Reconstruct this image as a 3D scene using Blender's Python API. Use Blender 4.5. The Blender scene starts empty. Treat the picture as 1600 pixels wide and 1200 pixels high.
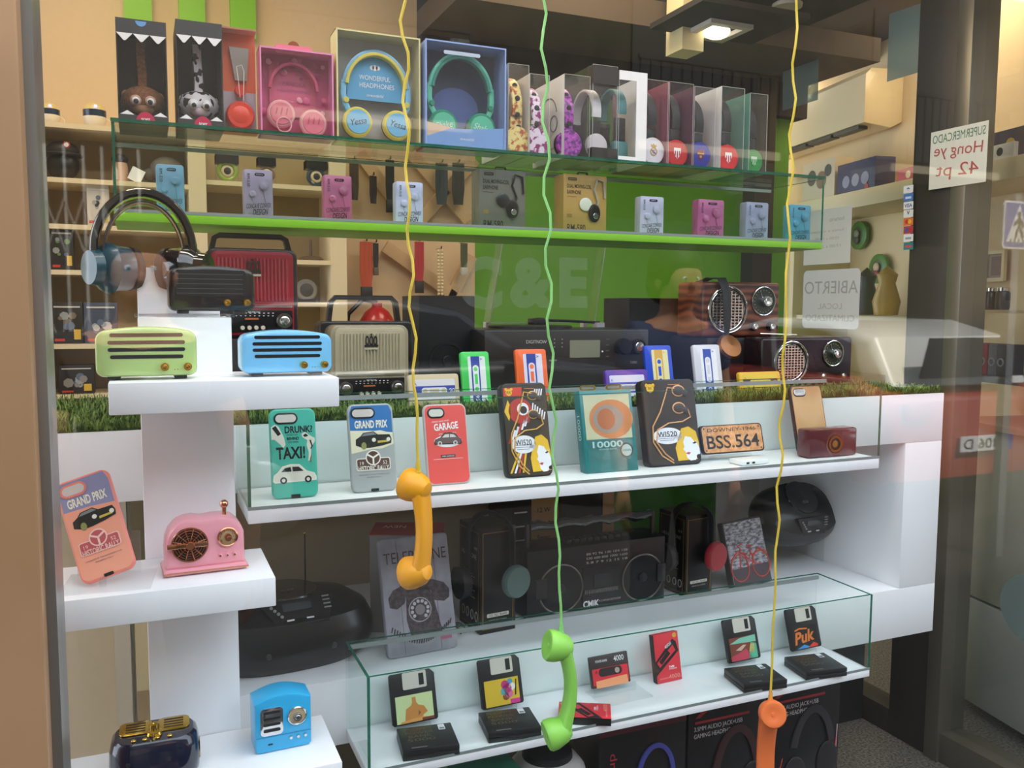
import bpy, bmesh, math, random
from mathutils import Matrix, Vector
sc = bpy.context.scene
COL = sc.collection
PI = math.pi
rnd = random.Random(7)
R_ = math.radians

# ---------------------------------------------------------------- camera
FPX = 1353.0; YAW = R_(23.1); PITCH = R_(5.0); ROLL = R_(0.3); EYE = 1.5
cam_f = Vector((math.sin(YAW)*math.cos(PITCH), math.cos(YAW)*math.cos(PITCH), -math.sin(PITCH)))
_r = Vector((math.cos(YAW), -math.sin(YAW), 0)); _u = _r.cross(cam_f)
cam_r = _r*math.cos(ROLL) + _u*math.sin(ROLL); cam_u = _u*math.cos(ROLL) - _r*math.sin(ROLL)
cd = bpy.data.cameras.new('camera'); cd.sensor_width = 36; cd.lens = FPX/1600*36; cd.clip_start = .05
cam = bpy.data.objects.new('camera', cd); COL.objects.link(cam)
mw = Matrix((cam_r, cam_u, -cam_f)).transposed().to_4x4(); mw.translation = (0, 0, EYE)
cam.matrix_world = mw; sc.camera = cam

# ---------------------------------------------------------------- world, lights, exposure
sc.view_settings.view_transform = 'Standard'; sc.view_settings.look = 'None'
sc.view_settings.exposure = 0.66; sc.view_settings.gamma = 1.0; sc.view_settings.use_curve_mapping = False
sc.cycles.max_bounces = 14; sc.cycles.transparent_max_bounces = 48
sc.cycles.diffuse_bounces = 4; sc.cycles.glossy_bounces = 4; sc.cycles.transmission_bounces = 6
wd = bpy.data.worlds.new('sky'); sc.world = wd; wd.use_nodes = True
wn = wd.node_tree; bg = wn.nodes['Background']
bg.inputs[0].default_value = (.80, .89, 1.0, 1); bg.inputs[1].default_value = 2.6

def area(name, loc, size, power, col, rot=(0, 0, 0), sy=None, spread=180):
    l = bpy.data.lights.new(name, 'AREA'); l.energy = power; l.color = col; l.size = size
    if sy: l.shape = 'RECTANGLE'; l.size_y = sy
    l.spread = R_(spread)
    o = bpy.data.objects.new(name, l); COL.objects.link(o); o.location = loc; o.rotation_euler = rot
    return o
sl = bpy.data.lights.new('sun', 'SUN'); sl.energy = 10.0; sl.angle = R_(1); sl.color = (1, .95, .86)
so = bpy.data.objects.new('sun', sl); COL.objects.link(so); so.rotation_euler = (R_(-38), R_(14), 0)
WARM = (1.0, .80, .55); NEUT = (1.0, .93, .84)
# unseen strip light added to brighten the display; ceiling lamps deeper in the shop
area('added_display_light', (.75, 1.28, 2.72), 2.2, 9, NEUT, (R_(12), 0, 0), .12)
area('shop_ceiling_light', (-.1, 2.3, 2.78), .6, 7, WARM)
area('shop_ceiling_light', (1.3, 2.3, 2.78), .6, 6, WARM)
area('shop_ceiling_light', (3.0, 2.6, 2.78), .6, 6, WARM)
area('shop_ceiling_light', (3.2, 4.2, 2.78), .6, 7, WARM)

# ---------------------------------------------------------------- helpers
def ray(px, py):
    return cam_r*((px-800)/FPX) + cam_u*((600-py)/FPX) + cam_f
def at(px, py, X=None, Y=None, Z=None):
    d = ray(px, py)
    t = X/d.x if X is not None else (Y/d.y if Y is not None else (Z-EYE)/d.z)
    return Vector((d.x*t, d.y*t, EYE+d.z*t))
def proj(p):
    v = Vector(p)-Vector((0, 0, EYE)); z = v.dot(cam_f)
    return 800+FPX*v.dot(cam_r)/z, 600-FPX*v.dot(cam_u)/z
def PX(px, Y, Z):
    py = 600
    for i in range(6):
        X = at(px, py, Y=Y).x; py = proj((X, Y, Z))[1]
    return X
def span(a, b, top, Y, Z):
    """centre x, width and height of something standing on height Z at depth Y"""
    x0, x1 = PX(a, Y, Z), PX(b, Y, Z)
    return (x0+x1)/2, x1-x0, at((a+b)/2, top, Y=Y).z-Z

def lin(h):
    h = h.lstrip('#'); c = [int(h[i:i+2], 16)/255 for i in (0, 2, 4)]
    return tuple(x/12.92 if x <= .04045 else ((x+.055)/1.055)**2.4 for x in c)
MATS = {}
def mat(hexc, rough=.5, metal=0.0, emit=0, coat=0, var=.04, scale=60, name=None):
    key = (hexc, rough, metal, emit, coat, var, scale)
    if key in MATS: return MATS[key]
    m = bpy.data.materials.new(name or 'paint_'+hexc.strip('#')); m.use_nodes = True
    nt = m.node_tree; b = nt.nodes['Principled BSDF']; c = lin(hexc)
    if var > 0:
        n = nt.nodes.new('ShaderNodeTexNoise'); n.inputs['Scale'].default_value = scale; n.inputs['Detail'].default_value = 2
        tc = nt.nodes.new('ShaderNodeTexCoord'); nt.links.new(tc.outputs['Object'], n.inputs['Vector'])
        mx = nt.nodes.new('ShaderNodeMix'); mx.data_type = 'RGBA'
        mx.inputs[6].default_value = tuple(x*(1-var) for x in c)+(1,); mx.inputs[7].default_value = tuple(min(1, x*(1+var)) for x in c)+(1,)
        nt.links.new(n.outputs['Fac'], mx.inputs[0]); nt.links.new(mx.outputs[2], b.inputs['Base Color'])
    else: b.inputs['Base Color'].default_value = c+(1,)
    b.inputs['Roughness'].default_value = rough; b.inputs['Metallic'].default_value = metal
    if coat: b.inputs['Coat Weight'].default_value = coat; b.inputs['Coat Roughness'].default_value = .05
    if emit: b.inputs['Emission Color'].default_value = c+(1,); b.inputs['Emission Strength'].default_value = emit
    MATS[key] = m; return m
def film(name, tint, refl=.1, rough=.02, base=.0, haze='#ffffff'):
    """thin clear sheet: mostly see-through, a little mirror-like"""
    if name in MATS: return MATS[name]
    m = bpy.data.materials.new(name); m.use_nodes = True; nt = m.node_tree; nt.nodes.clear()
    o = nt.nodes.new('ShaderNodeOutputMaterial'); t = nt.nodes.new('ShaderNodeBsdfTransparent'); g = nt.nodes.new('ShaderNodeBsdfGlossy')
    t.inputs[0].default_value = tint+(1,); g.inputs['Roughness'].default_value = rough
    fr = nt.nodes.new('ShaderNodeLayerWeight'); fr.inputs[0].default_value = .5
    pw = nt.nodes.new('ShaderNodeMath'); pw.operation = 'POWER'; pw.inputs[1].default_value = 5; nt.links.new(fr.outputs['Facing'], pw.inputs[0])
    ml = nt.nodes.new('ShaderNodeMath'); ml.operation = 'MULTIPLY_ADD'; ml.inputs[1].default_value = .55; ml.inputs[2].default_value = refl
    nt.links.new(pw.outputs[0], ml.inputs[0])
    mx = nt.nodes.new('ShaderNodeMixShader'); nt.links.new(ml.outputs[0], mx.inputs[0]); nt.links.new(t.outputs[0], mx.inputs[1]); nt.links.new(g.outputs[0], mx.inputs[2])
    last = mx
    if base > 0:
        d = nt.nodes.new('ShaderNodeBsdfDiffuse'); d.inputs[0].default_value = lin(haze)+(1,)
        m2 = nt.nodes.new('ShaderNodeMixShader'); m2.inputs[0].default_value = base
        nt.links.new(mx.outputs[0], m2.inputs[1]); nt.links.new(d.outputs[0], m2.inputs[2]); last = m2
    nt.links.new(last.outputs[0], o.inputs[0]); MATS[name] = m; return m
def noisemat(name, c1, c2, scale, rough=.6, kind='noise', stretch=(1, 1, 1), lo=.4, hi=.6, detail=4, metal=0):
    if name in MATS: return MATS[name]
    m = bpy.data.materials.new(name); m.use_nodes = True; nt = m.node_tree; b = nt.nodes['Principled BSDF']
    tc = nt.nodes.new('ShaderNodeTexCoord'); mp = nt.nodes.new('ShaderNodeMapping'); mp.inputs['Scale'].default_value = stretch
    nt.links.new(tc.outputs['Object'], mp.inputs[0])
    if kind == 'noise':
        n = nt.nodes.new('ShaderNodeTexNoise'); n.inputs['Detail'].default_value = detail; out = n.outputs['Fac']
    elif kind == 'voronoi':
        n = nt.nodes.new('ShaderNodeTexVoronoi'); out = n.outputs['Distance']
    else:
        n = nt.nodes.new('ShaderNodeTexWave'); n.inputs['Distortion'].default_value = 6; n.inputs['Detail'].default_value = 3; n.bands_direction = 'Z'; out = n.outputs['Fac']
    n.inputs['Scale'].default_value = scale; nt.links.new(mp.outputs[0], n.inputs['Vector'])
    r = nt.nodes.new('ShaderNodeValToRGB'); r.color_ramp.elements[0].position = lo; r.color_ramp.elements[1].position = hi
    r.color_ramp.elements[0].color = lin(c1)+(1,); r.color_ramp.elements[1].color = lin(c2)+(1,)
    nt.links.new(out, r.inputs[0]); nt.links.new(r.outputs[0], b.inputs['Base Color'])
    b.inputs['Roughness'].default_value = rough; b.inputs['Metallic'].default_value = metal; MATS[name] = m; return m

WHITE = mat('#f2f2f4', .35, var=.01); CREAM = mat('#e6d9bd', .5, var=.02); BLACK = mat('#141315', .35, var=.02)
MATTE = mat('#1b1a1b', .6, var=.05); CHROME = mat('#d8d8da', .12, 1.0, var=0); GOLD = mat('#d8b24a', .16, 1.0, var=0)
ROSE = mat('#d79a78', .2, 1.0, var=0); INK = mat('#16181a', .6, var=0); PAPER = mat('#eeeef0', .6, var=.01)
DARKSLOT = mat('#0c0b0b', .8, var=0); STEEL = mat('#8d8b86', .35, .8, var=.03); GREEN = mat('#7fc11e', .45, var=.02)
GLASS = film('clear_glass', (.965, .988, .978), .012); EDGE = film('glass_edge', (.25, .55, .45), .1, base=.45, haze='#2f7a62')
ACRYL = film('clear_acrylic', (.97, .975, .975), .02, base=.02); CLEAR = film('clear_plastic_film', (.975, .975, .98), .02, .04, base=.012)
PANE = film('window_glass', (.95, .965, .96), .085)

def rr(w, h, r, cx=0, cz=0, n=5):
    r = min(r, w/2-1e-5, h/2-1e-5); P = []
    for (sx, sz, a0) in ((1, -1, -90), (1, 1, 0), (-1, 1, 90), (-1, -1, 180)):
        for i in range(n+1):
            a = R_(a0+90*i/n); P.append((cx+sx*(w/2-r)+r*math.cos(a), cz+sz*(h/2-r)+r*math.sin(a)))
    return P
def circ(r, cx=0, cz=0, n=24, a0=0, a1=360, ry=None):
    full = abs(a1-a0) >= 360; k = n if full else n+1
    return [(cx+r*math.cos(R_(a0+(a1-a0)*i/n)), cz+(ry or r)*math.sin(R_(a0+(a1-a0)*i/n))) for i in range(k)]
def rect(x0, x1, z0, z1): return [(x0, z0), (x1, z0), (x1, z1), (x0, z1)]
TXT = {}
def textgeo(s, bold):
    k = (s, bold)
    if k not in TXT:
        c = bpy.data.curves.new('lettering', 'FONT'); c.body = s; c.size = 1; c.offset = bold; c.resolution_u = 3
        c.align_x = 'CENTER'; c.align_y = 'CENTER'
        o = bpy.data.objects.new('lettering', c); me = o.to_mesh()
        TXT[k] = ([(v.co.x, v.co.y) for v in me.vertices], [tuple(p.vertices) for p in me.polygons])
        o.to_mesh_clear(); bpy.data.objects.remove(o); bpy.data.curves.remove(c)
    return TXT[k]

class M:
    """collects shapes and becomes one mesh object"""
    def __init__(s): s.v = []; s.f = []; s.mi = []; s.mats = []; s.T = Matrix()
    def idx(s, m):
        if m not in s.mats: s.mats.append(m)
        return s.mats.index(m)
    def add(s, vs, fs, m, T=None):
        T = s.T @ T if T is not None else s.T
        o = len(s.v); s.v += [tuple(T @ Vector(p)) for p in vs]; i = s.idx(m)
        for f in fs: s.f.append(tuple(o+k for k in f)); s.mi.append(i)
        return s
    def box(s, x0, x1, y0, y1, z0, z1, m, r=0, seg=2, T=None):
        if r <= 0:
            return s.add([(x0,y0,z0),(x1,y0,z0),(x1,y1,z0),(x0,y1,z0),(x0,y0,z1),(x1,y0,z1),(x1,y1,z1),(x0,y1,z1)],
                         [(0,3,2,1),(4,5,6,7),(0,1,5,4),(1,2,6,5),(2,3,7,6),(3,0,4,7)], m, T)
        bm = bmesh.new(); bmesh.ops.create_cube(bm, size=1)
        for v in bm.verts: v.co = Vector(((x0+x1)/2+v.co.x*(x1-x0), (y0+y1)/2+v.co.y*(y1-y0), (z0+z1)/2+v.co.z*(z1-z0)))
        r = min(r, abs(x1-x0)/2.05, abs(y1-y0)/2.05, abs(z1-z0)/2.05)
        bmesh.ops.bevel(bm, geom=list(bm.edges), offset=r, segments=seg, profile=.5, affect='EDGES')
        bm.verts.index_update()
        s.add([v.co.copy() for v in bm.verts], [tuple(v.index for v in f.verts) for f in bm.faces], m, T); bm.free(); return s
    def plate(s, P, y0, y1, m, bev=0, T=None, seg=2):
        """outline in XZ, extruded from y0 (front) to y1 (back); bev rounds the front and back rims"""
        n = len(P)
        if sum(P[i][0]*P[(i+1)%n][1]-P[(i+1)%n][0]*P[i][1] for i in range(n)) < 0: P = P[::-1]
        if bev <= 0:
            vs = [(x, y0, z) for x, z in P]+[(x, y1, z) for x, z in P]
            fs = [tuple(range(n)), tuple(range(2*n-1, n-1, -1))]+[(i, i+n, (i+1) % n+n, (i+1) % n) for i in range(n)]
            return s.add(vs, fs, m, T)
        def inset(d):
            Q = []
            for i in range(n):
                a, b, c = Vector(P[i-1]), Vector(P[i]), Vector(P[(i+1) % n])
                n1 = Vector((-(b-a).y, (b-a).x)).normalized() if (b-a).length > 1e-9 else Vector((0, 0)); n2 = Vector((-(c-b).y, (c-b).x)).normalized() if (c-b).length > 1e-9 else n1
                nn = (n1+n2); nn = nn.normalized() if nn.length > 1e-6 else n1
                Q.append(b+nn*d)
            return Q
        rings = []
        for k in range(seg+1):
            a = PI/2*k/seg; rings.append((inset(bev*(1-math.sin(a))), y0+bev*(1-math.cos(a))))
        for k in range(seg, -1, -1):
            a = PI/2*k/seg; rings.append((inset(bev*(1-math.sin(a))), y1-bev*(1-math.cos(a))))
        vs = [(q[0], y, q[1]) for Q, y in rings for q in Q]; L = len(rings)
        fs = [tuple(range(n)), tuple(range(L*n-1, (L-1)*n-1, -1))]
        for k in range(L-1):
            for i in range(n): fs.append((k*n+i, (k+1)*n+i, (k+1)*n+(i+1) % n, k*n+(i+1) % n))
        return s.add(vs, fs, m, T)
    def ring(s, A, B, y0, y1, m, T=None):
        n = len(A); vs = [(x, y0, z) for x, z in A]+[(x, y0, z) for x, z in B]+[(x, y1, z) for x, z in A]+[(x, y1, z) for x, z in B]
        fs = []
        for i in range(n):
            j = (i+1) % n; fs += [(i, j, n+j, n+i), (2*n+i, 3*n+i, 3*n+j, 2*n+j), (i, 2*n+i, 2*n+j, j), (n+i, n+j, 3*n+j, 3*n+i)]
        return s.add(vs, fs, m, T)
    def lathe(s, prof, m, T=None, n=28):
        """profile (radius, height) turned about +Z"""
        vs = []; fs = []
        for r, z in prof:
            for i in range(n): vs.append((r*math.cos(2*PI*i/n), r*math.sin(2*PI*i/n), z))
        for k in range(len(prof)-1):
            for i in range(n): j = (i+1) % n; fs.append((k*n+i, k*n+j, (k+1)*n+j, (k+1)*n+i))
        if prof[0][0] > 1e-5: fs.append(tuple(range(n-1, -1, -1)))
        if prof[-1][0] > 1e-5: k = (len(prof)-1)*n; fs.append(tuple(range(k, k+n)))
        return s.add(vs, fs, m, T)
    def knob(s, x, z, y, r, d, m, cap=None, bev=.2):
        """turned knob whose axis points to the viewer (-Y)"""
        T = Matrix.Translation((x, y, z)) @ Matrix.Rotation(PI/2, 4, 'X')
        s.lathe([(r*1.0, 0), (r, d*(1-bev)), (r*.88, d), (0, d)], m, T)
        if cap: s.lathe([(r*.62, d), (r*.55, d*1.06), (0, d*1.08)], cap, T)
        return s
    def tube(s, pts, r, m, n=8, cap=True, flat=1.0, T=None, closed=False):
        pts = [Vector(p) for p in pts]; L = len(pts); vs = []; fs = []
        rs = r if isinstance(r, (list, tuple)) else [r]*L
        up = None
        for i, p in enumerate(pts):
            a = pts[i-1] if (i > 0 or closed) else p; b = pts[(i+1) % L] if (i < L-1 or closed) else p
            t = (b-a).normalized()
            if up is None:
                up = Vector((0, 1, 0)) if abs(t.y) < .9 else Vector((1, 0, 0))
            u = (up-t*up.dot(t)).normalized(); w = t.cross(u); up = u
            for k in range(n):
                a_ = 2*PI*k/n; vs.append(p+u*math.cos(a_)*rs[i]*flat+w*math.sin(a_)*rs[i])
        for i in range(L if closed else L-1):
            for k in range(n): q = (k+1) % n; j = (i+1) % L; fs.append((i*n+k, i*n+q, j*n+q, j*n+k))
        if cap and not closed: fs += [tuple(range(n-1, -1, -1)), tuple(range((L-1)*n, L*n))]
        return s.add(vs, fs, m, T)
    def strip(s, pts, w, t, m, T=None, up=(0, 1, 0)):
        """flat band following pts, width w along up, thickness t"""
        pts = [Vector(p) for p in pts]; up = Vector(up); vs = []; fs = []; L = len(pts)
        ws = w if isinstance(w, (list, tuple)) else [w]*L
        for i, p in enumerate(pts):
            d = (pts[min(i+1, L-1)]-pts[max(i-1, 0)]).normalized(); u = (up-d*up.dot(d)).normalized(); q = d.cross(u)
            for a, b in ((-1, -.6), (-.85, -1), (.85, -1), (1, -.6), (1, .6), (.85, 1), (-.85, 1), (-1, .6)): vs.append(p+u*a*ws[i]/2+q*b*t/2)
        for i in range(L-1):
            for k in range(8): j = (k+1) % 8; fs.append((i*8+k, i*8+j, (i+1)*8+j, (i+1)*8+k))
        fs += [tuple(range(7, -1, -1)), tuple(range((L-1)*8, L*8))]
        return s.add(vs, fs, m, T)
    def ball(s, c, r, m, sx=1, sy=1, sz=1, n=16):
        prof = [(math.sin(PI*i/10)*r, -math.cos(PI*i/10)*r) for i in range(11)]; prof[0] = (0, -r); prof[-1] = (0, r)
        return s.lathe(prof, m, Matrix.Translation(c) @ Matrix.Diagonal((sx, sy, sz, 1)), n)
    def text(s, t, x, z, y, size, m, w=None, bold=.0, rot=0, mirror=False, T=None, shear=0):
        """lettering lying in the plane y, facing -Y; w = wanted width of the line"""
        vs, fs = textgeo(t, bold)
        if not vs: return s
        xs = [v[0] for v in vs]; zs = [v[1] for v in vs]; W = max(xs)-min(xs) or 1; cx = (max(xs)+min(xs))/2; cz = (max(zs)+min(zs))/2
        H = .72; kz = size/H; kx = (w/W) if w else kz
        if mirror: kx = -kx
        c, n_ = math.cos(R_(rot)), math.sin(R_(rot)); P = []
        for a, b in vs:
            a = (a-cx)*kx; b = (b-cz)*kz; a += shear*b; P.append((x+a*c-b*n_, y, z+a*n_+b*c))
        return s.add(P, fs, m, T)
    def build(s, name, parent=None, loc=(0, 0, 0), rot=(0, 0, 0), label=None, angle=35):
        me = bpy.data.meshes.new(name); me.from_pydata(s.v, [], s.f)
        for m in s.mats: me.materials.append(m)
        me.polygons.foreach_set('material_index', s.mi); me.polygons.foreach_set('use_smooth', [True]*len(s.f))
        me.update(); me.set_sharp_from_angle(angle=R_(angle))
        o = bpy.data.objects.new(name, me); COL.objects.link(o); o.location = loc; o.rotation_euler = rot
        if parent: o.parent = parent
        if label: o['label'] = label
        return o
def tag(o, label, cat, group=None):
    o['label'] = label; o['category'] = cat
    if group: o['group'] = group
    return o
def thing(name, label, cat, loc=(0, 0, 0), rz=0, lean=0, group=None):
    o = bpy.data.objects.new(name, None); COL.objects.link(o); o.empty_display_size = .02
    o.location = loc; o.rotation_euler = (-R_(lean), 0, R_(rz))
    return tag(o, label, cat, group)
def struct(name, m, **k):
    o = m.build(name, **k); o['kind'] = 'structure'; return o
def arc(r, a0, a1, n=20, cx=0, cz=0, y=0, rz=None):
    return [(cx+r*math.cos(R_(a0+(a1-a0)*i/n)), y, cz+(rz or r)*math.sin(R_(a0+(a1-a0)*i/n))) for i in range(n+1)]
Z_MID = 1.185; Z_LOW = .717; Z_GRN = 1.673; Z_TOP = 1.838; Z_CON = 1.296; Z_CLO = .812
# ---------------------------------------------------------------- the setting
struct('floor', M().box(-2, 7, -5, 8, -.1, 0, noisemat('granite_tile', '#3c3a37', '#8a857c', 120, .35, lo=.35, hi=.65)))
struct('ceiling', M().box(-2, 7, 1.0, 8, 2.8, 2.9, mat('#4a3f33', .8)))
bronze = noisemat('bronze_cladding', '#a8835f', '#b48d69', 3, .38, metal=.35)
struct('wall_left', M().box(-1.2, -.104, 1.0, 1.12, 0, 3.2, bronze, .004).box(-.104, -.094, 1.03, 1.12, 0, 3.2, STEEL))
struct('window_1', M().add([(-.1, 1.05, 0), (2.46, 1.05, 0), (2.46, 1.05, 2.8), (-.1, 1.05, 2.8)], [(0, 1, 2, 3)], PANE))
dc = M(); _v = film('frosted_vinyl', (.9, .92, .88), .02, .3, base=.06, haze='#d8dcc8')
for ch, px in (('C', 750), ('&', 832), ('E', 896)):
    q = at(px, 442, Y=1.047); dc.text(ch, q.x, q.z, 1.047, .062, _v, bold=.05)
tag(dc.build('window_lettering'), 'two faint pale capital letters and an ampersand on the window before the turntable lid', 'window lettering')
# back wall: cream on the left, green on the right, dark soffit over the green part
YB = 3.1
xg0 = PX(742, YB, 1.6); xc = PX(652, YB, 2.2); xg1 = PX(1226, YB, 1.6)
m = M(); m.box(-2, xc, YB, YB+.1, 0, 2.8, mat('#dfc298', .7)); m.box(xc, xg0, YB, YB+.1, 0, 2.2, mat('#dcc09a', .7))
m.box(xg0, xg1, YB, YB+.1, 0, 2.33, mat('#5f9c16', .55))
struct('wall_back', m)
struct('trim_1', M().box(xc, xg1+.05, YB-.05, YB+.1, 2.33, 2.47, mat('#2a231c', .8)).box(xc, xg1+.05, YB-.45, YB+.1, 2.47, 2.56, mat('#5d5042', .8)).box(xc, 1.35, YB-.32, YB+.1, 2.56, 2.8, mat('#1c1c22', .8)))
# vertical green and cream strips on the cream wall, top left
def strip_at(a, b, y0, y1, mt, nm):
    p, q = at(a, y1, Y=YB-.01), at(b, y0, Y=YB-.01); o = M().box(p.x, q.x, YB-.035, YB, p.z, q.z, mt).build(nm); return o
for a, b, s_ in ((195, 234, 'left'), (280, 317, 'middle'), (360, 396, 'right')):
    tag(strip_at(a, b, -90, 60, GREEN, 'wall_letter_stroke'), s_+' green stroke of the large sign on the cream back wall', 'sign letter', None)
# dropped cream column and dark ceiling panel
p, q = at(1066, 76, Y=2.53), at(1101, 0, Y=2.53)
struct('trim_2', M().box(p.x, q.x, 2.53, 2.63, p.z, 2.8, mat('#e8d6a4', .6)))
# right hand side: glass partition on X = 2.45 with its frame
XP = 2.45
fr = mat('#3d3832', .45, .4); fl_ = mat('#7d776a', .35, .6)
m = M(); m.box(XP-.05, XP+.05, 2.04, 2.2, 0, 2.8, fr, .003).box(XP-.06, XP+.06, 1.985, 2.04, 0, 2.8, fl_, .003)
m.box(XP-.05, XP+.05, 3.02, 3.12, 0, 2.8, fr)
m.box(XP-.05, XP+.05, 1.0, 2.0, .0, .10, fl_, .003).box(XP-.05, XP+.05, 2.2, 3.02, .0, .09, fr, .003).box(XP-.05, XP+.05, 1.0, 1.06, 0, 2.8, fl_)
struct('trim_3', m)
struct('window_2', M().add([(XP, 1.06, .1), (XP, 1.985, .1), (XP, 1.985, 2.8), (XP, 1.06, 2.8)], [(0, 1, 2, 3)], PANE))
struct('door_1', M().add([(XP, 2.2, .09), (XP, 3.02, .09), (XP, 3.02, 2.8), (XP, 2.2, 2.8)], [(0, 1, 2, 3)], PANE))
# right wall of the shop, turned by eleven degrees
WP = Vector((3.36, 3.35, 0)); WA = R_(10.9); WD = Vector((math.sin(WA), math.cos(WA), 0)); WN = Vector((-math.cos(WA), math.sin(WA), 0))
def atw(px, py, off=0):
    d = ray(px, py); o = Vector((0, 0, EYE)); P = WP+WN*off
    t = (P-o).dot(WN)/d.dot(WN); return o+d*t
WRZ = -100.9
def wall_local(mm): return Matrix.Translation(WP) @ Matrix.Rotation(R_(WRZ), 4, 'Z')
def wl(px, py, off=0):
    """pixel -> (x, z) in the right wall's own frame"""
    p = atw(px, py, off)-WP; return -p.dot(WD), p.z
struct('wall_right', M().box(-4, 2.3, 0, .1, 0, 2.8, mat('#d6bd92', .7)), loc=WP, rot=(0, 0, R_(WRZ)))
struct('wall_far', M().box(2.3, 6, 5.4, 5.5, 0, 2.8, mat('#cbb694', .7)))
struct('trim_4', M().box(2.35, 6, 3.3, 3.5, 2.72, 2.795, mat('#8f8257', .7)))

# ---------------------------------------------------------------- display furniture
con = thing('display_console', 'long white two-tier display counter with square end post and grass on top', 'display counter', (0, 1.55, 0))
M().box(-1.1, 1.83, 0, .55, 1.177, Z_CON, WHITE, .0015).build('top_shelf', con)
M().box(1.708, 1.83, 0, .55, Z_CLO, 1.1765, WHITE, .0015).build('end_post', con)
M().box(.0, 1.83, 0, .55, .687, Z_CLO, WHITE, .0015).build('lower_shelf', con)
ga, gb = PX(950, 2.09, 1.05), PX(1120, 2.09, 1.05)
M().box(-1.1, ga, .54, .56, Z_CLO, 1.176, mat('#b3a183', .6)).box(ga, gb, .54, .56, Z_CLO, 1.176, mat('#3f7a17', .6)).box(gb, 1.708, .54, .56, Z_CLO, 1.176, mat('#d9d4ca', .6)).build('back_panel', con)
struct('trim_5', M().box(-1.1, -.03, 1.72, 1.74, .0, 1.176, mat('#e2d6bb', .6)).box(-.06, -.035, 1.60, 1.72, .0, 1.176, mat('#cfc6b0', .5)))
def stand():
    s = thing('display_column_stand', 'white square column with three white steps in front at the left of the window', 'display stand', (0, 1.20, 0))
    M().box(-.006, .123, .16, .29, 0, 1.484, WHITE, .0015).build('column', s)
    M().box(-.010, .127, .155, .30, 1.4842, 1.489, ACRYL, .001).build('cap_plate', s, label='clear acrylic cap plate')
    M().box(-.006, .118, .30, .42, 0, 1.561, WHITE, .0015).build('rear_column', s)
    M().box(-.042, .250, 0, .158, 1.362, 1.403, WHITE, .0015).build('upper_step', s)
    M().box(-.30, .159, 0, .158, 1.088, 1.129, WHITE, .0015).build('middle_step', s)
    M().box(-.30, .248, 0, .158, .80, .845, WHITE, .0015).build('bottom_step', s)
stand()
def glass_shelf(name, label, X0, X1, Y0, Y1, zb, zp, zt, base, top=False):
    s = thing(name, label, 'glass shelf', (X0, Y0, zb)); W = X1-X0; D = Y1-Y0; t = .005; e = .0008
    M().box(0, W, 0, D, 0, zp-zb, base, .001).build('base_board', s)
    z0 = zp-zb; z1 = zt-zb
    def pane(nm, a, b, c, d, edge_axis):
        mm = M(); mm.box(a, b, c, d, z0, z1-e, GLASS)
        if edge_axis == 'x': mm.box(a, b, c, d, z1-e, z1, EDGE)
        else: mm.box(a, b, c, d, z1-e, z1, EDGE).box(a, b, c-e, c, z0, z1, EDGE)
        mm.build(nm, s)
    pane('front_pane', t, W-t, .001, t, 'x'); pane('side_pane', 0, t, .001, D, 'y'); pane('side_pane', W-t, W, .001, D, 'y'); pane('rear_pane', t, W-t, D-t, D, 'x')
    if top: M().box(-.001, W+.001, -.001, D, z1, z1+.006, GLASS).box(-.001, W+.001, -.002, -.001, z1, z1+.006, EDGE).build('top_pane', s)
    M().box(0, W, -.0005, 0.0, z0-.0015, z0+.004, mat('#8f9a98', .4, .3)).box(t, W-t, D-.010, D-.005, z1-.012, z1-.004, mat('#9aa5a3', .4, .3)).build('edge_rail', s, label='grey metal edge rail')
    return s
glass_shelf('glass_shelf', 'glass-sided shelf with bright green board, uppermost in the window', -.041, 1.608, 1.75, 1.957, 1.655, Z_GRN, 1.832, GREEN, True)
glass_shelf('glass_shelf', 'glass-sided white shelf holding the phone cases, in the middle', .143, 1.446, 1.38, 1.548, 1.162, Z_MID, 1.346, WHITE)
glass_shelf('glass_shelf', 'glass-sided white shelf holding floppy disks, lowest in the window', .328, 1.444, 1.38, 1.548, .700, Z_LOW, .884, WHITE)
M_platform = struct('trim_6', M().box(-.09, 1.42, 1.45, 2.3, 0, .30, mat('#1c1b1a', .6)))
struct('trim_7', M().box(1.45, 2.40, 2.32, 2.36, 0, .70, mat('#262422', .5)))
struct('trim_8', M().box(1.42, 1.50, 1.75, 2.32, 0, .66, mat('#262422', .5)))
# artificial grass
def grass():
    g = rnd; vs = []; fs = []
    def blade(x, y, h):
        a = g.uniform(0, 2*PI); l = g.uniform(.2, .9)*h; w = .0011; dx, dy = math.cos(a), math.sin(a)
        o = len(vs); z = Z_CON+.001
        vs.extend([(x-dy*w, y+dx*w, z), (x+dy*w, y-dx*w, z), (x+dx*l*.5-dy*w*.8, y+dy*l*.5+dx*w*.8, z+h*.65), (x+dx*l*.5+dy*w*.8, y+dy*l*.5-dx*w*.8, z+h*.65), (x+dx*l, y+dy*l, z+h*.85)])
        fs.extend([(o, o+1, o+3, o+2), (o+2, o+3, o+4)])
    for i in range(26000):
        y = 1.552+.53*g.random()**1.9; blade(g.uniform(-.5, 1.825), y, g.uniform(.010, .024))
    m = M(); m.box(-1.0, 1.828, 1.552, 2.09, Z_CON, Z_CON+.004, mat('#2c4015', .9))
    m.add(vs, fs, noisemat('grass_green', '#47601f', '#7d9440', 40, .7))
    o = m.build('artificial_grass'); tag(o, 'strip of artificial green grass covering the white counter top', 'artificial grass'); o['kind'] = 'stuff'
grass()
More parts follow.
